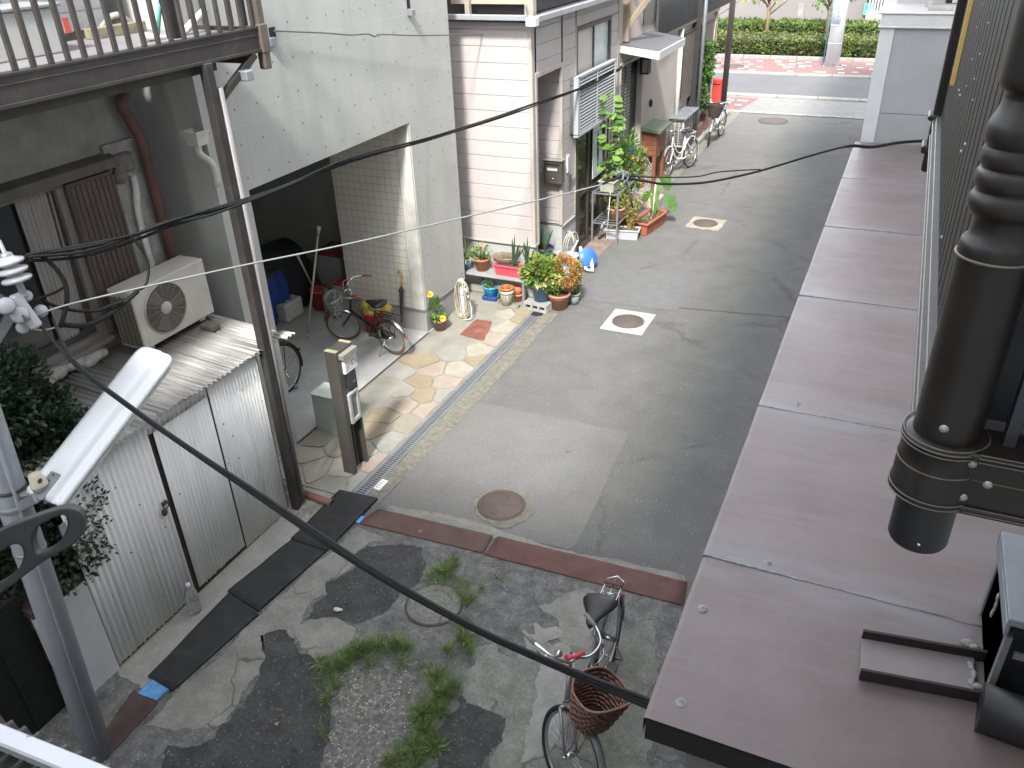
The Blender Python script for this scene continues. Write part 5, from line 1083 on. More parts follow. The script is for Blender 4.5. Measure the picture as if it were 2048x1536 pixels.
# breeze block
def block(name, lb, cx, cy, z, rz, L=.39, W=.19, H=.12):
    o = thing(name, lb, 'block', (cx,cy,z)); Q = Matrix.Rotation(rz,3,'Z'); mb = MB()
    w = .03; cell = (L-4*w)/3
    mb.obox((cx,cy,z+w/2),(L,W,w),Q); mb.obox((cx,cy,z+H-w/2),(L,W,w),Q)
    for k in range(4): mb.obox(V((cx,cy,z+H/2))+Q@V((-L/2+w/2+k*(cell+w),0,0)),(w,W,H-2*w+.0),Q)
    mb.build('shell', M('breeze_block',(.34,.34,.32),.95,var=.15,ns=9,bump=.8,bs=60), o)
    mb = MB(); mb.obox((cx,cy,z+H/2),(L-.02,W*.5,H-.05),Q); mb.build('core', void_m, o); return o
block('breeze_block','grey breeze block with three holes below the blue bucket',-4.47,10.34,.006,R(-6))
c = (-4.62,10.5,.13); pot('white plastic pot standing on the breeze block', (c[0],c[1],.128), .085,.065,.15, white_pl, None, None, cat='flower pot', name='flower_pot', soil=False)
c = (-4.45,10.44,.128); o = thing('bucket','tall dull blue bucket hidden behind the yellow leaved plant','bucket',c); mb = MB(); mb.lathe([(.0005,0),(.115,0),(.14,.3),(.148,.3),(.148,.33),(.138,.33),(.11,.03),(.0005,.03)],c,28); mb.build('body', blue_pot, o)
mb = MB(); bush(mb,(c[0]+.0,c[1]+.0,.58),(.27,.24,.22),900,.095,.055,[lf_yellow,lf_light,lf_yellow],.45); blades(mb,(c[0],c[1],.4),10,.25,.012,.8,1,.1,3,.05)
mb.build('foliage',[lf_light,lf_yellow,lf_pale],o,recalc=False)
c = G(1117,617); c = V((c.x,c.y+.02,.004)); o = thing('potted_plant','round orange and green leaved bush in a big terracotta pot','potted plant',c)
pot_parts(o,c,.165,.115,.25,M('terracotta_big',(.36,.17,.11),.75,var=.1,dirt=(.42,.3,.23),damt=.4),rim=.02)
mb = MB(); mb.ring(c+V((0,0,.19)),(0,0,1),.158,.006,30,5); mb.build('band', MATS['terracotta_big'], o)
mb = MB(); bc = c+V((.01,.02,.52))
mb = MB()
bush(mb, bc+V((.08,.02,.05)), (.23,.23,.25), 2600, .042, .022, [0,2,0,1,3], .5)
bush(mb, bc+V((-.13,-.03,-.07)), (.2,.21,.22), 1700, .045, .024, [3,2,4], .5)
mb.build('foliage',[lf_orange,lf_red,lf_yellow,lf_light,lf_mid],o,recalc=False)
mb = MB()
for k in range(12): mb.tube([c+V((rnd.uniform(-.04,.04),rnd.uniform(-.04,.04),.2)), bc+V((rnd.uniform(-.15,.2),rnd.uniform(-.15,.15),rnd.uniform(-.1,.1)))],[.006,.003],5)
mb.build('stems', stem_m, o)
c = G(1147,608); pot('small grey pot with thin leaves behind the orange bush', (c.x,c.y+.03,.004), .085,.07,.17, M('pot_grey',(.28,.31,.31),.5,var=.1), lambda mb,p: (bush(mb,p+V((0,0,.14)),(.1,.12,.15),260,.055,.02,[0,1,2],.2)), [lf_mid, lf_light, lf_dry])
c = V((-4.62,10.86,.14)); pot('leafy green plant behind the yellow leaved bush', c, .1,.08,.2, terracotta, lambda mb,p: bush(mb,p+V((.05,0,.22)),(.16,.14,.15),420,.06,.03,[0,1],.3), [lf_mid, lf_light])
# aloe in navy bowl on a step
mb = MB(); mb.box(-5.25,-4.70,11.3,12.0,.28,.3); 
c = G(1097,500,.28); c = V((-4.92,11.55,.285))
mb = MB(); mb.box(-5.2,-4.62,11.32,11.9,0,.28); tag(mb.build('concrete_step', M('step_grey',(.34,.33,.31),.85,var=.12,bump=.3,bs=60), bevel=.01), 'grey concrete step under the navy aloe bowl', 'step')
o = thing('potted_plant','spiky aloe plants in a glossy navy bowl at the pink recess','potted plant',c)
mb = MB(); mb.lathe([(.0005,0),(.11,0),(.17,.1),(.2,.19),(.215,.2),(.215,.225),(.19,.225),(.18,.18),(.0005,.18)],c,32); mb.build('pot', dblue, o)
mb = MB(); mb.lathe([(.0005,.2),(.185,.19)],c,16); mb.build('soil', dirt_soil, o)
mb = MB()
for dx, n, L in ((-.11,9,.32),(-.03,6,.2),(.07,14,.46)):
    q = c+V((dx,-.02,.19))
    for i in range(n):
        a = rnd.uniform(0,2*PI); s = rnd.uniform(.1,.6); leaf(mb,q+V((math.cos(a)*.03,math.sin(a)*.03,0)),(math.cos(a)*s,math.sin(a)*s,1),L*rnd.uniform(.7,1.15),.04,0,up=V((-math.sin(a),math.cos(a),0)).cross(V((0,0,1))),droop=.02,n=4)
leaf(mb,c+V((.1,-.02,.2)),(1,-.3,.25),.34,.05,1,up=(0,0,1),droop=-.03,n=4)
mb.build('foliage',[lf_aloe,lf_light],o,recalc=False)
mb = MB(); mb.ball(c+V((.06,-.12,.2)),.05,7,sq=(1,.8,.7)); mb.build('stone', M('stone_tan',(.42,.34,.22),.8,var=.2), o)
mb = MB(); mb.box(-4.72,-4.62,11.75,11.86,.28,.33); tag(mb.build('brick', terracotta, bevel=.006), 'orange brick piece beside the navy aloe bowl', 'brick')
mb = MB(); p = V((-4.77,11.0,.0)); mb.box(p.x-.02,p.x+.02,10.95,10.97,.2,.62); tag(mb.build('measuring_stake', M('stake_yellow',(.55,.55,.28),.6)), 'pale yellow stake standing behind the red planter', 'stake')
mb = MB(); mb.box(-4.74,-4.36,11.35,12.25,0,.12); tag(mb.build('concrete_step', MATS['step_grey'], bevel=.01), 'low grey concrete slab under the white bucket', 'step')
c = V((-4.56,11.9,.121)); o = thing('bucket','pale blue and white bucket beside the blue hose reel','bucket',c)
mb = MB(); mb.lathe([(.0005,0),(.1,0),(.14,.16),(.15,.165),(.15,.185),(.138,.185),(.098,.02),(.0005,.02)],c,28); mb.build('body', M('bucket_pale',(.55,.7,.78),.4,var=.05), o)
mb = MB(); mb.ring(c+V((0,0,.17)),(0,0,1),.146,.008,30,6); mb.ring(c+V((0,.0,.1)),(.3,.2,1),.15,.004,20,5,0,0,PI); mb.build('rim', M('bucket_blue',(.18,.42,.72),.4), o)
mb = MB(); mb.tube([c+V((-.02,0,.1)),c+V((.12,.06,.42))],.014,8); mb.build('stick', white_pl, o)
c = V((-4.33,12.1,.2)); o = thing('hose_reel','bright blue round hose reel with white frame on the ground','hose reel',(c.x,c.y,0))
axd = V((.75,-.5,.45)).normalized(); mb = MB(); Q = axd.to_track_quat('Z','Y').to_matrix(); 
mb.lathe([(.0005,-.07),(.16,-.07),(.165,-.06),(.165,-.045),(.08,-.04),(.08,.04),(.165,.045),(.165,.06),(.16,.07),(.0005,.07)],c,30,0,Q); mb.build('drum', M('reel_blue',(.05,.16,.62),.35,var=.08), o)
mb = MB(); mb.ring(c+Q@V((0,0,.03)),axd,.12,.016,30,6); mb.ring(c+Q@V((0,0,-.02)),axd,.125,.016,30,6); mb.build('hose', M('hose_brown',(.3,.22,.17),.6), o)
mb = MB(); mb.bar(c+V((.05,-.16,-.14)),c+V((-.14,.06,.16)),.05,.03); mb.bar(c+V((.14,-.1,-.15)),c+V((.02,.1,.12)),.05,.03); mb.bar(c+V((.05,-.16,-.14)),c+V((.16,-.1,-.16)),.05,.03); mb.build('frame', white_pl, o, bevel=.006)
hose_m = M('hose_clear',(.42,.38,.3),.35,var=.3,ns=30)
mb = MB()
for k in range(3):
    pts = [V((-4.62+.03*k+.06*math.cos(t*.7), 11.98+.02*k+.13*math.cos(t), .45+.2*math.sin(t))) for t in [i*2*PI/14 for i in range(14)]]; mb.tube(smooth_pts(pts,3),.009,6)
mb.tube(smooth_pts([(-4.66,12.05,.62),(-4.6,12.0,.66),(-4.52,11.95,.6),(-4.5,11.95,.5)],4),.016,8)
tag(mb.build('hose_coil', hose_m), 'loose loops of clear brown hose hanging beside the dark door', 'hose')
mb = MB(); mb.box(-4.52,-4.38,11.2,11.9,.0,.06)
for k in range(3): mb.box(-4.38,-4.36,11.25+k*.2,11.35+k*.2,.01,.05)
tag(mb.build('edging_block', cement, bevel=.008), 'grey concrete edging block below the hose reel', 'block')
# yellow daisies at the garage corner
c = G(877,662); c = V((c.x,c.y+.06,.006)); o = thing('potted_plant','yellow daisy flowers in a brown pot at the garage corner','potted plant',c)
pot_parts(o,c,.12,.085,.17,M('pot_brown',(.19,.12,.1),.55,var=.1))
mb = MB(); bush(mb,c+V((-.02,0,.3)),(.12,.12,.15),230,.09,.022,[0,1],.15); mb.build('foliage',[lf_mid,lf_light],o,recalc=False)
for (dx,dy,dz,rr) in ((-.1,-.05,.55,.06),(.1,-.08,.22,.055),(-.16,-.08,.27,.045),(-.2,-.06,.24,.035)):
    q = c+V((dx,dy,dz)); nrm = (CAM-q).normalized(); nrm = (nrm+V((rnd.uniform(-.4,.4),rnd.uniform(-.4,.4),.3))).normalized(); u = nrm.orthogonal().normalized(); w = nrm.cross(u); mb = MB()
    for k in range(14):
        a = k*2*PI/14; leaf(mb,q,u*math.cos(a)+w*math.sin(a)+nrm*.15,rr,rr*.42,0,up=nrm,droop=.0,n=2)
    mb.build('flower', petal_m, o, recalc=False); mb = MB(); mb.ball(q+nrm*.008,rr*.28,5); mb.build('flower_centre', M('centre_brown',(.4,.16,.02),.8), o)
    mb = MB(); mb.tube([c+V((0,0,.15)),c.lerp(q,.6)+V((0,0,.06)),q-nrm*.01],.005,5); mb.build('stem', lf_mid, o)
# water tap post with coiled hose
c = G(907,622); o = thing('tap_post','white water tap post with coiled hose beside the concrete corner','water tap',(c.x,c.y,0))
tp = V((-5.42,9.72,.006)); mb = MB(); mb.obox(tp+V((0,0,.3)),(.07,.07,.6)); mb.build('post', M('post_white',(.68,.7,.74),.4,var=.03), o, bevel=.012)
mb = MB(); mb.obox(tp+V((0,0,.36)),(.074,.074,.012)); mb.build('band', M('band_grey',(.3,.3,.32),.5), o)
mb = MB(); mb.tube(smooth_pts([tp+V((.03,-.03,.5)),tp+V((.1,-.08,.5)),tp+V((.15,-.1,.44)),tp+V((.16,-.1,.4))],4),.016,8); mb.ball(tp+V((.1,-.08,.53)),.025,5); mb.tube([tp+V((.16,-.1,.4)),tp+V((.17,-.1,.33))],.022,8); mb.build('tap', chrome, o)
mb = MB()
for k in range(5):
    rr = .2+.012*k; cc = tp+V((.03+.01*k,-.06-.012*k,.31)); pts = [cc+V((math.cos(t)*.085+.02*math.sin(k+t), .04*math.sin(t*1.0+k), math.sin(t)*rr*1.35 + (0 if math.sin(t) > -.95 else .0))) for t in [i*2*PI/18 for i in range(18)]]
    pts = [V((p.x,p.y,max(.02,p.z))) for p in pts]; mb.tube(pts,.0085,6,close=True)
mb.build('hose', M('hose_tan',(.42,.38,.27),.45,var=.2,ns=20), o)
mb = MB(); mb.tube(smooth_pts([tp+V((.17,-.1,.33)),tp+V((.2,-.1,.2)),tp+V((.19,-.12,.05)),tp+V((.08,-.16,.02))],4),.009,6); mb.build('hose', M('hose_paleblue',(.45,.56,.62),.4), o)

# plant stand by the sliding door
st = thing('plant_stand','grey metal two tier plant stand beside the dark sliding door','plant stand',(-4.5,13.7,0))
sx0, sx1, sy0, sy1 = -4.68,-4.22,13.35,14.35
mb = MB()
for zz in (.38,.92):
    mb = MB()
    for y_ in (sy0,sy1): mb.box(sx0,sx1,y_-.012,y_+.012,zz-.02,zz)
    for x_ in (sx0,sx1): mb.box(x_-.012,x_+.012,sy0,sy1,zz-.02,zz)
    for k in range(7): mb.box(sx0,sx1,sy0+.1+k*.12,sy0+.11+k*.12,zz-.012,zz-.002)
    mb.build('rack', galv, st)
for x_ in (sx0,sx1):
    for y_ in (sy0,sy1): mb = MB(); mb.box(x_-.014,x_+.014,y_-.014,y_+.014,0,.94); mb.build('leg', galv, st)
def vine(mb, c, d, L, s):
    for (u, top) in ((-.3,1.32),(.05,.9)):
        b = c+d*(u*L); n = int(top*26)
        for i in range(n):
            z = .15+top*rnd.random(); a = rnd.uniform(0,2*PI); leaf(mb,b+V((.05*math.cos(a),.06*math.sin(a),z)),(math.cos(a),math.sin(a),rnd.uniform(-.4,.2)),rnd.uniform(.13,.2),rnd.uniform(.12,.17),0 if rnd.random()<.75 else 1,up=(rnd.uniform(-.4,.4),-.6,1),n=3,droop=.15)
    for i in range(60): leaf(mb,c+d*rnd.uniform(-.45,.45)*L+s*rnd.uniform(-.1,.1)+V((0,0,rnd.random()*.15)),(rnd.uniform(-1,1),rnd.uniform(-1,1),.5),.09,.04,rnd.choice((0,1,2)))
vo = planter('cream planter with a tall bright green climbing vine on the stand', (-4.45,13.38,.922),(-4.42,13.95,.922), .3,.2, M('planter_cream',(.33,.34,.27),.55,var=.1,dirt=(.35,.36,.26),damt=.5), vine, [lf_light, lf_mid, lf_yellow])
mb = MB()
for dx, dy, h, ln in ((-.03,-.15,1.25,.05),(.05,.0,.95,-.06),(0,.15,.7,.03)): mb.tube([V((-4.44+dx,13.66+dy,1.05)),V((-4.44+dx+ln,13.66+dy,1.05+h))],.006,5)
mb.build('stake', M('stake_dark',(.04,.04,.04),.6), vo)
def shrub_small(mb, p):
    bush(mb,p+V((0,0,.55)),(.34,.4,.58),1500,.085,.04,[0,1,2],.2)
    for k in range(14): leaf(mb,p+V((rnd.uniform(-.1,.1),rnd.uniform(-.1,.1),.05)),(rnd.uniform(-.3,.3),rnd.uniform(-.3,.3),1),.7,.012,1,n=4,droop=.02)
so = pot('bushy yellow green shrub with red fruits at the stand back', V((-4.45,14.55,.01)), .16,.12,.26, terracotta, lambda mb,p: shrub_small(mb,p+V((0,0,.3))), [lf_mid, lf_light, lf_yellow])
for k in range(9): mb = MB(); mb.ball(V((-4.45+rnd.uniform(-.22,.26),14.45+rnd.uniform(-.3,.2),.7+rnd.uniform(0,.6))),.03,5); mb.build('fruit', M('fruit_orange',(.65,.2,.04),.4), so)
pot('salmon pot with sparse yellow leaves on the lower stand tier', V((-4.35,13.7,.382)), .15,.11,.2, M('terracotta_pale',(.52,.27,.2),.7,var=.1), lambda mb,p: bush(mb,p+V((0,0,.2)),(.24,.26,.3),420,.06,.03,[0,1,2],.1), [lf_yellow, lf_light, lf_dry])
pot('dark pot in the shade of the lower stand tier', V((-4.5,14.1,.382)), .13,.1,.2, black_pl, lambda mb,p: bush(mb,p+V((0,0,.15)),(.15,.15,.18),140,.06,.03,[0,1],.1), [lf_mid, lf_dark2])
mb = MB(); mb.tube([(-4.6,13.5,.05),(-4.55,13.55,.3),(-4.45,13.7,.36)],[.03,.03,.02],8); tag(mb.build('curved_bar', galv), 'grey curved bar under the plant stand', 'bar')
def twigs(mb, c, d, L, s):
    for k in range(40):
        b = c+d*(.22*L)+V((rnd.uniform(-.05,.05),rnd.uniform(-.04,.04),0)); q = b
        dirn = V((rnd.uniform(-.35,.35),rnd.uniform(-.3,.3),1)).normalized(); h = rnd.uniform(.3,.85)
        mb.tube([b,b+dirn*h*.5+V((.03*rnd.uniform(-1,1),0,0)),b+dirn*h+V((rnd.uniform(-.12,.12),rnd.uniform(-.12,.12),0))],[.006,.004,.002],4,2,cap=False)
        for j in range(9):
            t = rnd.uniform(.35,1.05); leaf(mb,b+dirn*h*t+V((rnd.uniform(-.06,.06),rnd.uniform(-.06,.06),0)),(rnd.uniform(-1,1),rnd.uniform(-1,1),rnd.uniform(-.6,.4)),rnd.uniform(.05,.09),.022,rnd.choice((0,0,1,2)))
    for i in range(40): leaf(mb,c+d*rnd.uniform(-.45,.45)*L+s*rnd.uniform(-.07,.07),(rnd.uniform(-1,1),rnd.uniform(-1,1),.4),.05,.02,2)
wp = planter('white plastic planter with dry twiggy plant on the asphalt', G(1208,477)+V((0,.08,0)), G(1276,481)+V((0,.08,0)), .25,.19, M('planter_white',(.42,.44,.47),.45,var=.04,dirt=(.5,.48,.44),damt=.4), twigs, [lf_yellow, lf_light, lf_dry])
mb = MB(); a = G(1212,470,.2); mb.tube([a+V((0,.05,0)),a+V((.02,.12,.75))],.007,6); mb.build('stake', white_pl, wp)
def taro(mb, c, d, L, s):
    for k in range(10): leaf(mb,c+d*(.22*L)+V((rnd.uniform(-.03,.03),rnd.uniform(-.03,.03),0)),(rnd.uniform(-.15,.15),rnd.uniform(-.1,.1),1),rnd.uniform(.45,.65),.045,0,up=(0,-1,0),n=4,droop=.02)
    b = c+d*(.3*L)
    for dx,dy,z,sz,vv in ((.12,.02,.75,.34,(.3,.1,-1)),(.2,.05,.38,.36,(.5,-.1,-1)),(-.16,-.02,.42,.24,(-.3,0,-.9)),(.02,.08,.62,.22,(0,-.6,-.8))):
        p = b+V((dx,dy,z)); leaf(mb,p,vv,sz,sz*.62,1,up=(.3,-1,.3),n=4,droop=.03); mb.tube([b,b.lerp(p,.6)+V((0,0,.08)),p],.007,5,0,cap=False)
    for i in range(70): leaf(mb,c+d*rnd.uniform(-.45,.45)*L+s*rnd.uniform(-.13,.13),(rnd.uniform(-1,1),rnd.uniform(-1,1),.6),.06,.025,2 if rnd.random()<.6 else 0)
op = planter('orange terracotta planter with big taro leaves beside the white one', V((-4.0,13.95,.004)), V((-3.86,14.85,.004)), .36,.24, M('planter_orange',(.36,.11,.06),.65,var=.06), taro, [lf_light, lf_mid, lf_dry])
mb = MB(); mb.tube([V((-3.87,14.4,.2)),V((-3.86,14.45,.85))],.012,6); mb.build('stake', white_pl, op)
# flower marker with blue bird
p = V((-4.3,14.3,1.45)); mb = MB(); mb.obox(p,(.02,.1,.08)); mb.tube([p,p+V((0,0,-.6))],.005,5); mb.tube([p+V((.012,-.03,.0)),p+V((.012,0,.03)),p+V((.012,.035,0))],.009,5); tag(mb.build('garden_ornament', M('ornament_blue',(.03,.06,.2),.4)), 'small dark blue ornament on a stick among the stand plants', 'ornament')
p = PX(1226,332,-4.4); mb = MB(); mb.ball(p,.045,6); mb.tube([p,p+V((0,0,-.3))],.005,5); mb.tube([p,p+V((.02,.02,.5))],.004,5); tag(mb.build('ball_ornament', M('ball_dark',(.04,.07,.045),.6)), 'dark green ball ornament on thin rods above the cream planter', 'ornament')

# intercom post and meter box
ip = thing('intercom_post','tall brown metal gate post with nameplate, intercom and letterbox','gate post',(-4.75,5.86,0))
ix0, ix1, iy0, iy1, ih = -4.80,-4.66,5.72,6.0,1.49
mb = MB(); mb.box(ix0,ix1,iy0,iy0+.06,0,ih); mb.box(ix0,ix1,iy0+.06,iy1-.035,.62,ih); mb.box(ix0,ix1,iy1-.035,iy1,0,ih); mb.box(ix0+.02,ix1-.07,iy0+.06,iy1-.035,0,.62)
mb.build('body', M('post_champagne',(.085,.079,.072),.5,.3,var=.06,ns=2), ip, bevel=.004)
mb = MB()
for k in range(3): mb.box(ix1-.07,ix1-.062,iy0+.085+k*.06,iy0+.1+k*.06,.02,.62)
mb.build('slots', void_m, ip)
mb = MB(); mb.box(ix0,ix1,iy0,iy0+.05,ih+.001,ih+.006); mb.box(ix0,ix1,iy1-.04,iy1,ih+.001,ih+.006); mb.build('top_trim', M('trim_yellow',(.33,.32,.2),.5), ip)
mb = MB(); mb.box(ix1,ix1+.06,iy0+.03,iy1+.0,1.40,1.46); mb.build('lamp_hood', M('hood_champagne',(.36,.33,.3),.4,.4), ip, bevel=.005)
mb = MB(); mb.box(ix1,ix1+.035,iy0+.07,iy1,1.22,1.385); npl = mb.build('nameplate', M('plate_white',(.66,.64,.63),.35,var=.03), ip, bevel=.003)
mb = MB(); xx = ix1+.0355
for yy, zz, L, vert in ((.19,1.30,.055,1),(.2,1.285,.04,0),(.215,1.33,.03,0),(.245,1.30,.05,1),(.27,1.28,.04,0),(.262,1.31,.03,1),(.11,1.27,.05,1),(.12,1.29,.03,0)):
    if vert: mb.box(xx,xx+.001,iy0+yy-.003,iy0+yy+.003,zz-L/2,zz+L/2)
    else: mb.box(xx,xx+.001,iy0+yy-L/2,iy0+yy+L/2,zz-.003,zz+.003)
mb.build('lettering', M('letter_dark',(.08,.08,.09),.6), npl)
mb = MB(); mb.box(ix1,ix1+.03,iy0+.1,iy1-.04,1.03,1.2); ic_ = mb.build('intercom', M('intercom_black',(.03,.033,.045),.25), ip, bevel=.006)
mb = MB(); mb.box(ix1+.031,ix1+.034,iy0+.17,iy0+.21,1.07,1.1); mb.build('button', M('button_pale',(.1,.1,.14),.4), ic_)
mb = MB(); lb0, lb1 = .62, .98
mb.box(ix1,ix1+.025,iy0+.07,iy0+.105,lb0,lb1); mb.box(ix1,ix1+.025,iy1-.07,iy1-.035,lb0,lb1); mb.box(ix1,ix1+.025,iy0+.105,iy1-.07,lb1-.035,lb1); mb.box(ix1,ix1+.025,iy0+.105,iy1-.07,lb0,lb0+.05)
lbx = mb.build('letterbox', M('letter_alu',(.5,.53,.5),.35,.4), ip, bevel=.006)
mb = MB(); mb.box(ix1+.001,ix1+.008,iy0+.105,iy1-.07,lb0+.05,lb1-.035); mb.build('flap', M('flap_grey',(.24,.24,.23),.4,.3), lbx)
a = G(655,835); o = thing('meter_box','pale grey green meter box standing behind the intercom post','meter box',(-5.5,6.5,0))
mb = MB(); p = G(652,838); mb.box(-5.6,-5.22,6.32,6.6,0,.48)
mb.build('body', M('meter_green',(.43,.48,.44),.55,var=.05), o, bevel=.008)
mb = MB(); mb.box(-5.61,-5.21,6.31,6.61,.48,.5); mb.build('lid', M('meter_lid',(.52,.56,.5),.5), o, bevel=.006)

# ================================================================ BICYCLES
tyre_m = M('tyre_black', (.02,.02,.02), .8, var=.2, ns=20); tyre_b = M('tyre_brown', (.13,.075,.045), .8, var=.2, ns=20)
rim_m = M('rim_alu', (.45,.45,.45), .35, .8, var=.1)
def bicycle(label, loc, rz, rw=.325, L=1.09, frame_m=None, tyre=tyre_m, guard=None, steer=0.0, lean=0.0, basket=None, saddle_m=black_pl, carrier=True, carrier_m=chrome, sh=.86, hh=1.02, folding=False, grips=None, stem_c=None, group=None, name='bicycle', pad=None, kick=True, seat_h=None):
    o = thing(name, label, 'bicycle', loc, group); ROOT[o.name] = V((0,0,0)); o.rotation_euler = (lean,0,rz)
    frame_m = frame_m or chrome; guard = guard or galv
    hb, ht = V((L*.82,0,rw*1.9)), V((L*.755,0,rw*1.9+.2))
    sax = (ht-hb).normalized(); SM = Matrix.Translation(hb) @ Matrix.Rotation(steer,4,sax) @ Matrix.Translation(-hb)
    def S(p): return SM @ V(p)
    def wheel(nm, c, tf):
        w = MB()
        for k in range(28):
            a = k*2*PI/28; a2 = a + (.35 if k % 2 else -.35); s = .022 if (k//2) % 2 else -.022
            w.tube([tf(c+V((math.cos(a2)*.022, s, math.sin(a2)*.022))), tf(c+V((math.cos(a)*(rw-.04),0,math.sin(a)*(rw-.04))))], .0014, 4, cap=False)
        w.tube([tf(c+V((0,-.045,0))), tf(c+V((0,.045,0)))], .022, 10); w.tube([tf(c+V((0,-.07,0))), tf(c+V((0,.07,0)))], .007, 6)
        wo = w.build(nm, chrome, o)
        t = MB(); t.tube([tf(c+V((math.cos(i*2*PI/48)*(rw-.018),0,math.sin(i*2*PI/48)*(rw-.018)))) for i in range(48)], .0185, 10, close=True); t.build('tyre', tyre, wo)
        t = MB(); t.tube([tf(c+V((math.cos(i*2*PI/48)*(rw-.042),0,math.sin(i*2*PI/48)*(rw-.042)))) for i in range(48)], .0115, 8, close=True); t.build('rim', rim_m, wo)
    I = lambda p: V(p)
    rc, fc_ = V((0,0,rw)), V((L,0,rw))
    wheel('rear_wheel', rc, I); wheel('front_wheel', fc_, S)
    def mud(c, a0, a1, tf):
        m_ = MB(); vs = []; n = 22; pr = ((-.028,-.012),(-.02,.006),(0,.012),(.02,.006),(.028,-.012))
        for i in range(n+1):
            a = a0+(a1-a0)*i/n
            for y_, dr_ in pr:
                r_ = rw+.018+dr_; vs.append(tf(c+V((math.cos(a)*r_,y_,math.sin(a)*r_))))
        fs = [(i*5+k,(i+1)*5+k,(i+1)*5+k+1,i*5+k+1) for i in range(n) for k in range(4)]
        m_.add(vs,fs,0,True)
        for s in (-1,1):
            am = a0 if tf is I else a1
            m_.tube([tf(c+V((0,s*.05,0))), tf(c+V((math.cos((a0+a1)/2+(.9 if tf is I else .75))*(rw+.02),s*.028,math.sin((a0+a1)/2+(.9 if tf is I else .75))*(rw+.02))))],.003,5)
        m_.build('mudguard', guard, o, recalc=False)
    mud(rc, R(20), R(200), I); mud(fc_, R(15), R(125), S)
    bb = V((L*.40,0,rw*.86)); st = V((L*.255,0,sh-.12)); 
    f = MB()
    if folding:
        f.tube([hb+V((0,0,.02)), bb+V((-.1,0,.09)), V((.16,0,rw+.12))],.02,10)
    else:
        f.tube(smooth_pts([hb+V((0,0,.03)), V((L*.70,0,rw*1.28)), V((L*.56,0,rw*.95)), bb],5),.016,10)
        f.tube(smooth_pts([ht+V((.01,0,-.05)), V((L*.64,0,rw*1.62)), V((L*.48,0,rw*1.28)), V((L*.335,0,rw*1.35))],5),.0125,10)
    f.tube([bb, st],.016,10); f.tube([hb,ht],.02,10)
    for s in (-1,1):
        f.tube([bb+V((0,s*.03,0)), V((.0,s*.055,rw))],.008,8); f.tube([st+V((0,s*.02,-.05)), V((0,s*.055,rw))],.0075,8)
    f.build('frame', frame_m, o)
    f = MB()
    for s in (-1,1): f.tube([S(hb+V((0,s*.045,-.04))), S(V((L*.93,s*.05,rw*1.3))), S(fc_+V((0,s*.05,0)))],[.012,.011,.008],8)
    f.tube([S(hb+V((0,-.045,-.04))), S(hb+V((0,.045,-.04)))],.014,8); f.build('fork', frame_m, o)
    h = MB(); hc = ht+sax*(hh-ht.z-.06)
    h.tube([S(ht), S(hc)],.0125,10); h.tube([S(hc), S(hc+V((.05,0,.02)))],.013,8)
    c0 = hc+V((.05,0,.02))
    for s in (-1,1):
        h.tube(smooth_pts([S(c0), S(c0+V((.03,s*.09,.01))), S(c0+V((-.02,s*.2,.05))), S(c0+V((-.16,s*.255,.05))), S(c0+V((-.27,s*.265,.035)))],5),.0105,8)
        h.tube([S(c0+V((-.05,s*.235,.045))), S(c0+V((.0,s*.225,.01))), S(c0+V((-.13,s*.235,.0)))],.006,6)
        h.tube(smooth_pts([S(c0+V((0,s*.225,.02))), S(c0+V((.09,s*.13,.03))), S(c0+V((.07,s*.03,-.12)))],5),.003,5)
    hbar = h.build('handlebar', chrome, o)
    for s in (-1,1): g_ = MB(); g_.tube([S(c0+V((-.15,s*.254,.05))), S(c0+V((-.28,s*.266,.034)))],.0155,10); g_.build('grip', grips or M('grip_grey',(.2,.19,.17),.7), hbar)
    if stem_c: g_ = MB(); g_.tube([S(c0+V((-.005,-.085,.012))), S(c0), S(c0+V((-.005,.06,.01)))],.02,10); g_.tube([S(c0), S(hc+V((0,0,-.03)))],.017,8); g_.build('stem_cover', stem_c, hbar)
    b_ = MB(); bp = S(c0+V((-.02,-.15,.055))); b_.lathe([(.0005,.03),(.015,.026),(.026,.012),(.028,0),(.0005,-.005)],bp,16); b_.build('bell', chrome, hbar)
    # saddle
    s_ = MB(); top = V((L*.235,0,sh)); secs = [(.16,.016,.0),(.145,.03,.01),(.1,.045,.015),(.04,.07,.022),(-.03,.112,.032),(-.08,.13,.036),(-.12,.122,.034),(-.145,.075,.02)]
    vs = []; n = 14
    for x_, w_, up in secs:
        for k in range(n):
            a = 2*PI*k/n; vs.append(top+V((x_, w_*math.cos(a), (up if math.sin(a) > 0 else .03)*math.sin(a)*(1 if math.sin(a) > 0 else 1.2))))
    fs = [(i*n+k,(i+1)*n+k,(i+1)*n+(k+1)%n,i*n+(k+1)%n) for i in range(len(secs)-1) for k in range(n)] + [tuple(range(n)), tuple(range((len(secs)-1)*n, len(secs)*n))]
    s_.add(vs,fs,0,True); so_ = s_.build('saddle', saddle_m, o)
    s_ = MB(); s_.tube([st+V((.01,0,-.05)), top+V((-.02,0,-.03))],.0125,8); 
    for s in (-1,1): s_.tube([top+V((-.1,s*.05,-.02)), top+V((-.06,s*.045,-.085))],.018,8)
    s_.build('seat_post', chrome, so_)
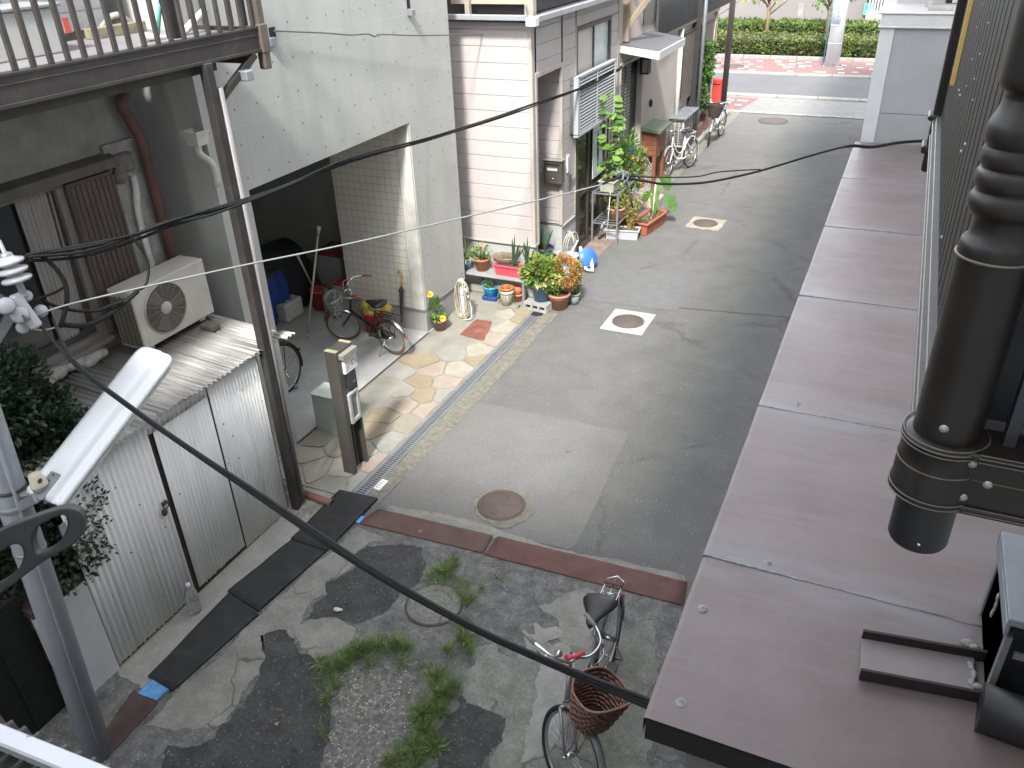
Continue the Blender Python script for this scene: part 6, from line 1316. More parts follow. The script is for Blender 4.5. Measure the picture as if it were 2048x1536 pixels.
    if carrier:
        k_ = MB(); cz = rw*2+.09
        k_.tube([V((.2,-.03,cz)),V((.1,-.065,cz)),V((-.2,-.065,cz)),V((-.25,0,cz)),V((-.2,.065,cz)),V((.1,.065,cz)),V((.2,.03,cz))],.006,6)
        for x_ in (.05,-.05,-.15): k_.tube([V((x_,-.065,cz)),V((x_,.065,cz))],.005,6)
        k_.tube([V((.1,0,cz)),V((-.24,0,cz))],.005,6)
        for s in (-1,1): k_.tube([V((-.1,s*.062,cz)),V((0,s*.06,rw))],.006,6)
        ca_ = k_.build('carrier', carrier_m, o)
        if pad: p_ = MB(); p_.obox(V((-.16,0,cz+.012)),(.05,.15,.022)); p_.build('carrier_pad', pad, ca_, bevel=.008)
    # cranks, pedals, chain case, stand
    k_ = MB(); k_.tube([bb+V((0,-.07,0)),bb+V((0,.07,0))],.015,8)
    for s, a in ((-1,R(-35)),(1,R(145))): k_.tube([bb+V((0,s*.07,0)), bb+V((math.cos(a)*.16,s*.08,math.sin(a)*.16))],.008,6)
    cr = k_.build('crank', chrome, o)
    for s, a in ((-1,R(-35)),(1,R(145))): p_ = MB(); p_.obox(bb+V((math.cos(a)*.16,s*.125,math.sin(a)*.16)),(.085,.08,.022)); p_.build('pedal', M('pedal_dark',(.05,.05,.045),.6), cr, bevel=.004)
    p_ = MB(); p_.prism([bb+V((.09,-.045,.0)),bb+V((.06,-.045,.075)),bb+V((-.03,-.045,.09)),V((.0,-.052,rw+.045)),V((-.04,-.052,rw)),V((.0,-.052,rw-.045)),bb+V((-.02,-.045,-.09)),bb+V((.065,-.045,-.07))],(0,-.012,0)); p_.build('chain_case', guard if not folding else M('gear_black',(.02,.02,.02),.5), o, bevel=.004)
    if kick:
        p_ = MB(); 
        if folding: p_.tube([V((.06,.06,rw-.02)),V((.12,.17,.012))],.009,6)
        else: p_.tube([V((.03,.07,rw-.03)),V((-.09,.085,.02)),V((-.1,.0,.008)),V((-.09,-.085,.02)),V((.03,-.07,rw-.03))],.008,6)
        p_.build('kickstand', chrome, o)
    rl = MB(); rl.lathe([(.0005,.012),(.02,.01),(.022,0)],V((-rw-.03,0,rw*1.35)),12,0,Matrix(((0,0,-1),(1,0,0),(0,1,0)))); rl.build('reflector', M('reflector_red',(.5,.05,.03),.3), o)
    if basket:
        bm_, kind = basket; bc_ = V((L+.03,0,rw*2+(.0 if folding else .06))); K = 48
        if kind == 'woven':
            m_ = MB(); n = 14; vs = []
            def rim(a, t):
                wob = 1+.0*math.cos(a*4); cx = math.copysign(abs(math.cos(a))**.75, math.cos(a)); cy = math.copysign(abs(math.sin(a))**.75, math.sin(a))
                return V(((.1+.05*t)*cx*1.05, (.125+.06*t)*cy, 0))
            for i in range(n+1):
                t = i/n
                for k in range(K):
                    a = 2*PI*k/K; z_ = t*.27 + (.022*math.cos(a*2+.0)*t**4); p_ = rim(a,t); p_ *= 1+.012*math.cos(k*PI)*(1 if i % 2 else -1)
                    vs.append(S(bc_+p_+V((0,0,z_))))
            fs = [(i*K+k,(i+1)*K+k,(i+1)*K+(k+1)%K,i*K+(k+1)%K) for i in range(n) for k in range(K)]+[tuple(range(K))]
            m_.add(vs,fs,0,False)
            bo_ = m_.build('basket', MATS.get('basket_core') or M('basket_core',(.045,.024,.018),.7), o, recalc=False); so2 = bo_.modifiers.new('Solidify','SOLIDIFY'); so2.thickness = .006
            m_ = MB(); m_.tube([S(bc_+rim(2*PI*k/K,1)*1.02+V((0,0,.27+.022*math.cos(4*PI*k/K)))) for k in range(K)],.009,8,close=True); m_.build('basket_rim', bm_, bo_)
            m_ = MB()
            for r0 in range(9):
                t = (r0+.6)/9.6; m_.tube([S(bc_+rim(2*PI*k/96,t)*(1.015+.03*math.cos(k*PI/3+ (PI if r0 % 2 else 0)))+V((0,0,t*.27+.022*math.cos(4*PI*k/96)*t**4))) for k in range(96)],.0085,6,close=True)
            m_.build('weave', bm_, bo_)
        else:
            m_ = MB(); N = 22
            for t in (0,.3,.6,.9,1):
                m_.tube([S(bc_+V(((.085+.03*t)*math.cos(2*PI*k/24),(.12+.05*t)*math.sin(2*PI*k/24),t*.24))) for k in range(24)],.006 if t == 1 else .003,5,close=True)
            for k in range(N):
                a = 2*PI*k/N; m_.tube([S(bc_+V(((.085+.03*t)*math.cos(a),(.12+.05*t)*math.sin(a),t*.24))) for t in (0,1)],.0028,4)
            for k in range(-3,4): m_.tube([S(bc_+V((-.07,k*.03,0))),S(bc_+V((.07,k*.03,0)))],.0028,4)
            bo_ = m_.build('basket', bm_, o)
        m_ = MB(); m_.bar(S(hb+V((.03,0,.02))), S(bc_+V((-.05,0,.02))),.03,.02); m_.tube([S(bc_+V((.02,.05,0))),S(fc_+V((0,.055,.02)))],.005,5); m_.tube([S(bc_+V((.02,-.05,0))),S(fc_+V((0,-.055,.02)))],.005,5); m_.build('basket_stay', guard, o)
        m_ = MB(); lp = S(V((L+.06,-.0,rw*2-.02))); m_.lathe([(.0005,.05),(.03,.045),(.034,.02),(.02,-.04),(.0005,-.045)],lp,14,0,Matrix.Rotation(R(80),3,'Y')); m_.build('headlight', M('lamp_amber',(.3,.25,.12),.2), o)
    return o
basket_brown = M('basket_brown', (.2,.095,.065), .5, var=.25, ns=30, dirt=(.2,.11,.08), damt=.5, ds=12)
G3 = 'white city bicycles by the brick planter'
F0, R0 = G(1130,1509,.325), G(1226,1285,.325)
bicycle('silver city bicycle with brown woven basket parked near the mauve roof', (R0.x-.03,F0.y+1.07,.004), R(-90+1), steer=R(57), lean=R(2.5), basket=(basket_brown,'woven'), frame_m=M('bike_silver',(.3,.31,.32),.35,.5,var=.1,dirt=(.18,.15,.12),damt=.5,ds=9), guard=M('guard_grey',(.22,.23,.24),.4,.3,dirt=(.14,.11,.09),damt=.5,ds=9), stem_c=M('stem_red',(.55,.05,.08),.5), tyre=tyre_m, pad=M('pad_brown',(.1,.06,.05),.8,var=.3,ns=40))
white_bk = M('bike_white', (.68,.68,.66), .35, var=.05)
bicycle('white city bicycle with black saddle leaning by the brick planter', (-4.22,18.75,.004), math.atan2(17.72-18.75,-4.47+4.22), rw=.34, steer=R(8), lean=R(3), frame_m=white_bk, guard=M('guard_white',(.6,.62,.62),.35,.2), group=G3)
bicycle('white city bicycle with dark wire basket and child seat further back', (-4.2,21.9,.004), math.atan2(20.7-21.9,-4.28+4.2), rw=.33, steer=R(14), lean=R(-2), frame_m=white_bk, guard=galv, basket=(M('basket_black',(.03,.03,.03),.6),'woven'), group=G3)
# garage bicycle (small wheels, wire basket) and the black one behind the pier
fw, rr_ = G(688,645,.25), G(782,672,.25)
dv = (fw-rr_); 
bicycle('small black folding bicycle with wire basket in front of tiled garage wall', (rr_.x+.05,rr_.y-.05,.008), math.atan2(dv.y,dv.x)-.02, rw=.255, L=max(.78,min(.92,dv.length)), frame_m=M('bike_black',(.03,.028,.028),.35,.2), tyre=tyre_b, guard=chrome, basket=(M('wire_steel',(.5,.5,.5),.3,.8),'wire'), sh=.74, hh=.9, folding=True, carrier_m=black_pl, steer=R(28), lean=R(-3), grips=M('grip_red',(.3,.08,.06),.6))
c = (-6.55,8.28,.80); 
bicycle('black bicycle parked behind the left concrete pier of the garage', (-6.46,6.9,.008), R(-93), rw=.33, frame_m=MATS['bike_black'], guard=black_pl, steer=R(0), lean=R(6), carrier=True, carrier_m=black_pl)

# ================================================================ GARAGE CLUTTER
o = thing('covered_motorcycle','large dark cover draped over a motorcycle shape at the garage back','cover',(-8.3,9.0,0))
mb = MB(); n, m2 = 18, 10; vs = []
for i in range(n+1):
    for j in range(m2+1):
        u, v_ = i/n, j/m2; a = v_*PI; y_ = 7.7+1.75*u; hgt = (1.12+.1*math.sin(u*5))*(.93+.07*noise.noise(V((u*4,v_*3,0)))); w_ = .42+.04*math.sin(u*9)+.05*noise.noise(V((u*6,v_*5,3)))
        vs.append(V((-8.55+(-math.cos(a))*w_+.25*u, y_, .02+hgt*math.sin(a)**.55)))
fs = [(i*(m2+1)+j,(i+1)*(m2+1)+j,(i+1)*(m2+1)+j+1,i*(m2+1)+j+1) for i in range(n) for j in range(m2)]+[tuple(range(m2+1)),tuple(n*(m2+1)+j for j in range(m2+1))]
mb.add(vs,fs,0,True); mb.build('cover', M('cover_black',(.018,.018,.022),.75,var=.3), o)
mb = MB(); a = G(575,600,.0); n = 16; vs = []; 
p0 = V((-7.9,8.55,.74))
for i in range(n+1):
    for j in range(7):
        u, v_ = i/n, j/6; yy = p0.y+.5*u-.25; drop = [0,.02,.2,.38,.55,.62,.7][j]*(1 if (u<.28 or u>.7) else .55); vs.append(V((p0.x+[-.22,-.02,.02,.03,.04,.05,.06][j]+.02*math.sin(u*14), yy, p0.z-drop+.02*math.sin(u*9))))
fs = [(i*7+j,(i+1)*7+j,(i+1)*7+j+1,i*7+j+1) for i in range(n) for j in range(6)]
mb.add(vs,fs,0,True); o = mb.build('blue_jacket', M('cloth_blue',(.015,.05,.22),.85,var=.3,ns=9), recalc=False); s_ = o.modifiers.new('Solidify','SOLIDIFY'); s_.thickness = .012; tag(o,'royal blue jacket hung over the things at the garage back','jacket')
mb = MB(); mb.box(-8.2,-7.92,8.3,8.8,.35,.78); mb.box(-8.2,-8.16,8.3,8.34,0,.35); mb.box(-7.96,-7.92,8.3,8.34,0,.35); mb.box(-8.2,-8.16,8.76,8.8,0,.35); mb.box(-7.96,-7.92,8.76,8.8,0,.35); tag(mb.build('work_stool', M('stool_dark',(.05,.05,.055),.6), bevel=.01), 'dark work stool under the blue jacket', 'stool')
mb = MB(); p = V((-7.82,8.72,.05)); mb.box(-7.95,-7.75,8.55,8.95,.02,.3); tag(mb.build('paper_bag', M('bag_white',(.5,.5,.48),.8,var=.15,ns=8), bevel=.02), 'white crumpled carton below the blue jacket', 'bag')
# two long poles
pb_, pt_ = G(614,676,.01), PL(637,468,G(614,676,.01),V((.3,1,0)).normalized())
mb = MB(); top_ = pb_ + (V((-7.15,9.0,1.75))-pb_)*1.0
tt = PX(637,466,-7.2); mb.tube([pb_, V((-7.25,8.55,1.72)) if False else PY(636,470,8.75)],.016,8); q = PY(636,470,8.75); mb.tube([q, q+(q-pb_).normalized()*.12],[.018,.035],8); mb.tube([pb_,pb_.lerp(q,.04)],.022,8); tag(mb.build('long_pole', M('pole_pale',(.5,.47,.42),.4,.3)), 'long pale pole standing upright inside the garage', 'pole')
a, b = G(638,598,.03), PY(597,515,8.45); o = thing('broom','long handled green dustpan leaning inside the garage','dustpan',a)
mb = MB(); mb.tube([a,b],.013,8); mb.tube([b,b+(b-a).normalized()*.1],.02,8); mb.build('handle', MATS['pole_pale'], o)
mb = MB(); q = a; mb.prism([q+V((-.13,-.02,.0)),q+V((.13,-.02,.0)),q+V((.11,.05,.2)),q+V((-.11,.05,.2))],(0,.07,.0)); mb.build('pan', M('pan_green',(.12,.26,.19),.5), o, bevel=.02)
# bins
def bin_(label, c, w, d, h, body, lidm, cat='bin'):
    o = thing('storage_bin', label, cat, c); c = V(c); mb = MB(); vs = []
    for z_, k in ((0,.82),(h*.95,1)): vs += [c+V((sx*w/2*k,sy*d/2*k,z_)) for sx,sy in ((-1,-1),(1,-1),(1,1),(-1,1))]
    mb.add(vs,[(3,2,1,0),(4,5,6,7),(0,1,5,4),(1,2,6,5),(2,3,7,6),(3,0,4,7)]); mb.box(c.x-w/2-.015,c.x+w/2+.015,c.y-d/2-.015,c.y+d/2+.015,c.z+h*.9,c.z+h*.95); mb.build('body', body, o, bevel=.02, seg=2)
    mb = MB(); vs = [c+V((sx*w/2*k,sy*d/2*k,z_)) for z_,k in ((h*.951,1.06),(h*.99,1.04),(h*1.04,.8)) for sx,sy in ((-1,-1),(1,-1),(1,1),(-1,1))]
    mb.add(vs,[(3,2,1,0),(8,9,10,11)]+[(i*4+k,i*4+(k+1)%4,i*4+4+(k+1)%4,i*4+4+k) for i in (0,1) for k in range(4)]); mb.build('lid', lidm, o, bevel=.012)
    return o
binb = M('bin_clear',(.4,.41,.41),.4,var=.08); lidr = M('lid_maroon',(.26,.04,.05),.4,var=.1)
c = G(678,612); bin_('tall grey storage bin with maroon lid at the garage back', (-7.62,9.75,.006), .5,.5,.78, binb, lidr)
bin_('low grey bin with red lid beside the tall maroon lidded bin', (-7.1,9.3,.006), .34,.4,.5, binb, M('lid_red',(.4,.04,.05),.4))
mb = MB(); c = (-7.62,9.2,.006); mb.lathe([(.0005,0),(.1,0),(.14,.3),(.15,.3),(.15,.33),(.13,.33),(.0005,.3)],c,22); tag(mb.build('bucket', M('bucket_redorange',(.5,.08,.04),.5)), 'red orange bucket standing before the tall grey bin', 'bucket')
for i,(x_,y_,lb) in enumerate(((-7.42,9.12,'large clear bottle nearest the red orange bucket'),(-7.2,9.02,'large clear bottle nearest the tiled garage wall'))):
    mb = MB(); mb.lathe([(.0005,0),(.07,0),(.075,.02),(.075,.28),(.03,.36),(.025,.4),(.0005,.4)],(x_,y_,.006),18); tag(mb.build('bottle', M('bottle_clear',(.5,.52,.52),.15,trans=.6)), lb, 'bottle')
o = thing('bucket','red bucket filled with yellow bags behind the folding bicycle','bucket',(-6.35,8.86,.006)); c = (-6.42,8.84,.006)
mb = MB(); mb.lathe([(.0005,0),(.12,0),(.15,.28),(.16,.28),(.16,.31),(.0005,.25)],c,24); mb.build('body', M('bucket_red',(.5,.02,.035),.4,var=.08), o)
mb = MB()
for dx,dy,dz,r in ((-.08,0,.36,.12),(.08,-.02,.38,.11),(.22,.02,.37,.1),(.0,-.06,.3,.1)): mb.ball(V(c)+V((dx,dy,dz)),r,7,sq=(1.2,.8,.75))
mb.build('bags', M('bag_yellow',(.4,.33,.06),.35,var=.35,ns=12,dirt=(.5,.2,.06),damt=.5,bump=.6,bs=20), o)
# umbrella against the tiles
a, b = PY(803,648,8.93), PY(802,545,9.02); a.z = max(a.z,.02)
o = thing('umbrella','closed dark plum umbrella with yellow handle leaning on the white tiles','umbrella',a); d_ = (b-a)
mb = MB(); mb.tube([a,a+d_*.1,a+d_*.45,a+d_*.62,a+d_*.64,a+d_*.74],[.006,.018,.026,.03,.045,.008],10); mb.build('canopy', M('umbrella_plum',(.06,.03,.04),.7,var=.3,ns=25), o)
mb = MB(); mb.tube([a+d_*.74,a+d_*.92],.011,8); mb.tube(smooth_pts([a+d_*.92,a+d_*1.0,a+d_*1.03+V((-.03,0,0)),a+d_*.98+V((-.06,0,0))],4),.014,8); mb.build('handle', M('handle_amber',(.5,.3,.07),.35), o)

# ================================================================ RIGHT SIDE: mauve roof, balcony, grey building
RZ = 2.7
roof_m = M('mauve_steel', (.142,.112,.108), .42, .0, var=.14, ns=2.2, dirt=(.17,.152,.152), damt=.8, ds=1.3, streak=(.5,3.5,1), fine=.1, fs=30, bump=.05, bs=40, speck=(.3,.29,.29), ss=30, sk=.12, sr=.06)
rh = thing('mauve_roofed_house','low annex with flat mauve sheet metal roof along the alley','roof',(0,6,0))
seams = [1.92,2.84,4.21,5.88,7.5,9.1,10.72]
for i in range(len(seams)-1):
    mb = MB(); y0, y1 = seams[i], seams[i+1]; n = 8; vs = []; e = .0
    for k in range(n+1):
        for x_, z_ in ((-.447,-.085),(-.447,-.004),(-.43,.0),(.2,.002),(1.2,.004)):
            vs.append(V((x_+.004*noise.noise(V((y0+k,x_,1))), y0+(y1-y0)*k/n, RZ+z_+.003*noise.noise(V((x_*3,y0+k*.4,2))) + (.004 if k == 0 and i else 0))))
    mb.add(vs,[(k*5+j,(k+1)*5+j,(k+1)*5+j+1,k*5+j+1) for k in range(n) for j in range(4)],0,False); mb.build('roof_sheet', roof_m, rh, recalc=False)
M('sealant_grey',(.24,.24,.225),.8,var=.35,ns=30)
for y0 in seams[1:-1]:
    mb = MB(); mb.tube([V((-.45+.03*k+rnd.uniform(-.002,.002), y0+.004*noise.noise(V((k*.4,y0,0))), RZ+.002)) for k in range(38)],[(.0028 if y0 > 5 else .0042)*max(.35,1+1.1*noise.noise(V((k*.3,y0*2,4)))) for k in range(38)],5); mb.build('sealant', MATS['sealant_grey'], rh)
q = NM(roof_m); x, y, z = q.xyz(); acc = None
nn = q.N.new('ShaderNodeTexNoise'); nn.inputs['Scale'].default_value = 3.0; nn.inputs['Detail'].default_value = 6
mp_ = q.N.new('ShaderNodeMapping'); mp_.inputs['Scale'].default_value = (.8,3.5,1); tc_ = q.N.new('ShaderNodeTexCoord'); q.L.new(tc_.outputs['Object'], mp_.inputs[0]); q.L.new(mp_.outputs[0], nn.inputs['Vector'])
for y0 in seams[1:-1]:
    d_ = q.op('ABSOLUTE', q.op('SUBTRACT', y, y0 - 6 + .0)); d_ = q.op('SUBTRACT', 1.0, q.op('MULTIPLY', d_, 4.2 if y0 < 4.5 else 7)); d_ = q.op('MAXIMUM', d_, 0.0)
    acc = d_ if acc is None else q.op('MAXIMUM', acc, d_)
rp_ = q.N.new('ShaderNodeMapRange'); rp_.inputs['From Min'].default_value = .38; rp_.inputs['From Max'].default_value = .62; q.L.new(nn.outputs['Fac'], rp_.inputs['Value'])
overlay(roof_m, q.op('MULTIPLY', q.op('MULTIPLY', acc, rp_.outputs[0]), .75), (.18,.185,.205))
mb = MB(); mb.box(-.44,1.2,1.925,10.71,RZ-.12,RZ-.012); mb.build('roof_deck', M('deck_dark',(.012,.011,.011),.9), rh)
mb = MB(); mb.box(-.30,1.2,2.02,10.72,0,RZ-.13); mb.build('wall', M('annex_render',(.26,.26,.245),.9,var=.15,ns=4,dirt=(.14,.15,.13),damt=.6,ds=4,bump=.8,bs=90), rh)
for x_, y_ in ((1362,1405),(1405,1218),(1535,1127),(1595,808)):
    p = G(x_,y_,RZ); mb = MB(); mb.lathe([(.0005,.014),(.006,.013),(.011,.005),(.02,.004),(.022,0)],p,14); mb.build('screw', MATS['sealant_grey'], rh)
mb = MB(); mb.box(-.34,1.2,1.3,2.0,0,2.2); q = mb.build('lower_wall', MATS['annex_render'], rh)
mb = MB(); mb.box(-.335,1.2,.9,2.01,2.2,2.225); mb.build('lower_roof', roof_m, rh, bevel=.006); mb = MB(); mb.box(-.375,-.337,.9,2.06,2.17,2.235); mb.build('white_flashing', M('flash_white',(.42,.43,.41),.6,var=.2,ns=9), rh)
for y0, lb in ((2.655,'far'),(2.45,'near')):
    pass
o = thing('roof_bracket','mauve steel channel with dark lips lying on the mauve roof','bracket',(.4,2.55,RZ)); 
A_ = [G(1727,1262,RZ+.05),G(1953,1303,RZ+.05),G(1953,1386,RZ+.05),G(1722,1340,RZ+.05)]
mb = MB(); mb.prism([V((p.x,p.y,RZ+.008)) for p in A_],(0,0,.008)); mb.build('web', M('web_grey',(.2,.18,.178),.55,var=.12,ns=6,dirt=(.15,.13,.13),damt=.5), o, recalc=True)
for i,j in ((0,1),(3,2)): mb = MB(); mb.bar(V((A_[i].x,A_[i].y,RZ+.03)),V((A_[j].x+.1,A_[j].y+.02,RZ+.03)),.012,.05); mb.build('lip', M('lip_dark',(.02,.013,.014),.7), o)
p = G(1945,1355,RZ); mb = MB(); 
for k in range(12): mb.ball(p+V((-.012+.012*math.sin(k*.26),.05-.0085*k,.018)),.011+.004*math.sin(k*1.3),6,sq=(.8,1.2,.6))
for k in range(14): mb.ball(p+V((.0+.009*k,-.056+.004*math.sin(k*.8),.016)),.012+.003*math.sin(k*1.7),6,sq=(1.2,.9,.6))
mb.build('sealant_ring', MATS['sealant_grey'], o)
o = thing('duct_box','pale grey galvanised duct box at the right end of the roof','duct',(.8,2.7,RZ)); dx0 = .635
mb = MB(); mb.box(dx0,1.25,2.46,2.95,3.07,3.1); mb.box(dx0+.012,1.25,2.9,2.94,RZ,3.07); mb.box(dx0,dx0+.012,2.46,2.95,3.02,3.07); mb.build('top', M('duct_bluegrey',(.21,.225,.25),.5,.3,var=.12,ns=5), o, bevel=.003)
mb = MB(); mb.box(dx0+.02,dx0+.03,2.5,2.9,RZ,3.05); mb.box(dx0+.02,1.25,2.52,2.9,RZ,3.04); mb.build('inside', void_m, o)
mb = MB(); mb.box(dx0+.05,1.25,2.462,2.475,2.93,2.955); mb.box(dx0+.01,dx0+.03,2.46,2.49,RZ,3.02); mb.build('edge', M('edge_grey',(.16,.17,.17),.6,.2), o)
mb = MB()
for z_ in (2.84,2.86,2.88,2.9,2.92): mb.ball(V((dx0+rnd.uniform(-.004,.004),2.68+rnd.uniform(-.006,.006),z_+.08)),.014,6,sq=(.4,.7,1.4))
mb.ball(V((dx0-.03,2.72,RZ+.008)),.025,6,sq=(1.2,.8,.5)); mb.ball(V((dx0-.01,2.7,RZ+.012)),.02,6,sq=(1,.7,.8)); mb.build('sealant', MATS['sealant_grey'], o)
mb = MB(); a = V((.62,2.37,RZ+.06)); mb.tube([a, V((1.3,2.3,RZ+.06))],.085,16); tag(mb.build('black_pipe', M('pipe_black',(.012,.012,.013),.5)), 'thick black pipe below the duct box on the mauve roof', 'pipe')

# decorative aluminium balcony close to the camera
dk = M('balcony_bronze', (.011,.009,.0075), .42, .0, var=.15, ns=8, dirt=(.022,.019,.017), damt=.5, ds=9, spec=.4)
hl = M('balcony_bronze_highlight', (.14,.12,.095), .4, .35, var=.2, ns=30)  # paler bronze with the edge highlights put into its colour
D = 1.45; pc_ = CAM + ray(1868,950).normalized()*D; CX, CY = pc_.x, pc_.y
def zc(x, y): return PY(x, y, CY-.03).z
nb = thing('ornate_balcony','black bronze ornate balcony with turned corner post and vertical slats','balcony',(CX,CY,4.3))
z_ = {k: zc(*v) for k, v in dict(cap0=(1828,1095), beam0=(1795,985), beam1=(1822,870), s1=(1925,505), n1=(1945,430), b1=(1955,385)).items()}
r0 = .047
def prof_():
    ax_ = lambda y: 1977 - (y-500)*.25
    def q(y, k): return (r0*k, zc(ax_(y)-55, y))
    return [(r0,zb1_-.01)] + [q(y,k) for y,k in ((520,1.0),(505,1.01),(494,1.0),(486,.95),(478,.84),(460,.79),(446,.8),(432,.92),(424,1.03),(414,1.06),(402,1.05),(393,.98),(388,.93),(383,.93),(378,1.0),(368,1.03),(352,1.02),(345,.96),(341,.92),(338,.93),(333,1.0),(324,1.02),(308,1.01),(300,.95),(296,.94),(291,1.01),(280,1.04),(262,1.04),(250,1.0),(232,.9),(205,.8),(190,.78),(186,.86),(180,.97),(170,1.01),(155,1.02),(20,1.02),(-120,1.02))]
zb1_ = z_['beam1']
mb = MB(); mb.lathe(prof_(),(CX,CY,0),40); mb.build('turned_post', dk, nb, recalc=False)
mb = MB(); zz = z_['beam0']
mb.lathe([(.0005,z_['cap0']),(r0*.9,z_['cap0']),(r0*.96,z_['cap0']+.006),(r0*.96,zz)],(CX,CY,0),40); cp_ = mb.build('post_foot', M('foot_black',(.01,.01,.01),.5), nb, recalc=False)
mb = MB(); p = V((CX+.0,CY-r0*.97,z_['cap0']+.02)); mb.ball(p,.003,4); mb.build('screw', chrome, cp_)
zb0, zb1 = z_['beam0'], z_['beam1']; rb = r0*1.28
mb = MB(); H = zb1-zb0
mb.lathe([(r0,zb0-.004),(rb*1.02,zb0),(rb*1.06,zb0+.006),(rb*1.0,zb0+.012),(rb,zb0+H*.55),(rb*.97,zb0+H*.57),(rb*.97,zb1-.014),(rb*1.02,zb1-.01),(rb*.98,zb1),(r0,zb1+.002)],(CX,CY,0),40)
mb.box(CX,CX+1.1,CY-.045,CY+.03,zb0,zb1); mb.box(CX,CX+1.1,CY-.05,CY+.03,zb0-.002,zb0+.012); mb.box(CX,CX+1.1,CY-.052,CY+.03,zb1-.012,zb1)
mb.box(CX-.02,CX+.02,CY,CY+2.25,zb0+.02,zb1-.006)
mb.build('fascia', dk, nb, recalc=True, bevel=.003)
mb = MB()
for z0, r_, y_ in ((zb0+.004,rb*1.055,.0505),(zb0+.012,rb*1.04,.0485),(zb0+H*.56,rb*1.0,.0455),(zb1-.012,rb*1.015,.0525),(zb1-.005,rb*1.02,.0525),(zb1+.001,rb*.985,.052)):
    mb.ring((CX,CY,z0),(0,0,1),r_,.0012,40,5); mb.tube([V((CX+rb*.75,CY-y_,z0)),V((CX+1.1,CY-y_,z0))],.0012,5)
mb.ring((CX,CY,z_['s1']-.008),(0,0,1),r0*1.025,.0022,40,6); mb.build('edge_highlights', hl, nb)  # thin pale lines paint highlights along the moulding edges
mb = MB()
for x_, y_ in ((1944,928),(1975,970),(1925,995)):
    p = PY(x_,y_,CY-.045); mb.lathe([(.0005,.004),(.005,.003),(.007,0)],p,12,0,Matrix(((1,0,0),(0,0,-1),(0,1,0))))
p = PY(1888,858,CY-r0+.001); mb.lathe([(.0005,.004),(.005,.003),(.007,0)],p,12,0,Matrix(((1,0,0),(0,0,-1),(0,1,0)))); mb.build('screw', galv, nb)
# slatted side running down the alley, slatted front panel, floor
mb = MB(); SXX = CX-.006; n = 24
sz0 = zb1+.012
for k in range(n):
    y0 = CY+.075+k*.092; mb.box(SXX-.012,SXX+.012,y0,y0+.082,zb0+.055,5.75)
mb.build('side_slats', M('slat_bronze',(.006,.005,.0045),.55,var=.2,ns=12,spec=.25), nb, bevel=.003)
mb = MB(); lx = CX-.028
lb_ = PX(1835,830,lx); lt_ = PX(1868,290,lx); zl = (lb_.z+lt_.z)/2
mb.box(lx-.014,lx+.015,CY+.03,CY+2.25,zl-.0,zl+.012); mb.box(lx-.01,lx+.012,CY+.03,CY+2.25,zl+.012,zl+.06); mb.box(lx-.016,lx+.012,CY+.03,CY+2.25,zl+.06,zl+.066); mb.box(lx-.006,lx+.03,CY+.03,CY+2.25,zl+.066,zl+.075); mb.build('side_rail', M('rail_silver',(.1,.097,.092),.45,.3,var=.12,ns=6), nb, bevel=.002)
for x_, y_ in ((1922,302),(1930,288),(1920,190),(1918,180),(1883,474)):
    p = PX(x_,y_,SXX-.014); mb = MB(); mb.obox(p,(.003,.006,.004)); mb.build('clip', white_pl, nb)
mb = MB(); k = CX+.075
while k < CX+1.1: mb.box(k,k+.016,CY-.012,CY+.012,zb1,5.75); k += .09
mb.box(CX+.03,CX+1.1,CY+.06,CY+.07,zb1,5.75); mb.build('front_slats', M('slat_blueblack',(.022,.024,.03),.5), nb)
mb = MB(); mb.box(CX-.02,CX+1.1,CY+.02,CY+2.25,zb0+.02,zb0+.05); mb.build('floor', void_m, nb)
mb = MB(); mb.box(CX-.045,CX+.035,CY+2.2,CY+2.28,zb0-.08,5.9); mb.box(CX-.06,CX+.05,CY+2.185,CY+2.295,zb0-.01,zb0+.02); mb.box(CX-.06,CX+.05,CY+2.185,CY+2.295,zb1,zb1+.02); mb.build('end_post', dk, nb, bevel=.006)
p = PX(1905,100,CX-.01); mb = MB(); yk = PX(1930,0,CX-.02); mb.box(CX-.03,CX+.02,CY+1.75,CY+1.78,zb1+.2,5.75); mb.build('yellow_post', M('post_yellow',(.5,.36,.1),.5), nb)
mb = MB()
for (x_,y_) in ((1965,8),(1977,46),(1954,55),(1960,108),(1944,118),(1949,158),(1933,172),(1946,200)):
    p = PX(x_,y_,SXX-.018); mb.ball(p,.002,4)
mb.build('rain_drops', M('drop_glass',(.4,.42,.4),.1), nb)

# our own apartment block (behind and right; it throws the shade on the near half of the alley)
ab_m = M('apartment_render', (.8,.79,.77), .85, var=.06, ns=2)
ab = thing('apartment_block','pale rendered apartment block that the camera looks out from','building',(4,-4,0))
mb = MB(); mb.box(-4.6,1.24,-7,-.45,0,6.9); mb.box(1.25,9,-7,10.7,0,11.4); mb.build('wall', ab_m, ab)
mb = MB()
for fl in range(2):
    for x_ in (-3.6,-1.6): mb.box(x_,x_+1.1,-.455,-.43,.9+fl*2.8,2.2+fl*2.8)
for fl in range(1,4):
    if fl == 1: continue
    for y_ in (1.0,3.4,5.8,8.2): mb.box(1.235,1.26,y_,y_+1.4,.9+fl*2.8,2.3+fl*2.8)
mb.build('window', glass_dark, ab)
mb = MB(); mb.box(-4.7,.4,-7.1,-.4,6.9,7.05); mb.box(.45,9.1,-7.1,10.75,11.4,11.6); mb.build('roof', cement, ab)
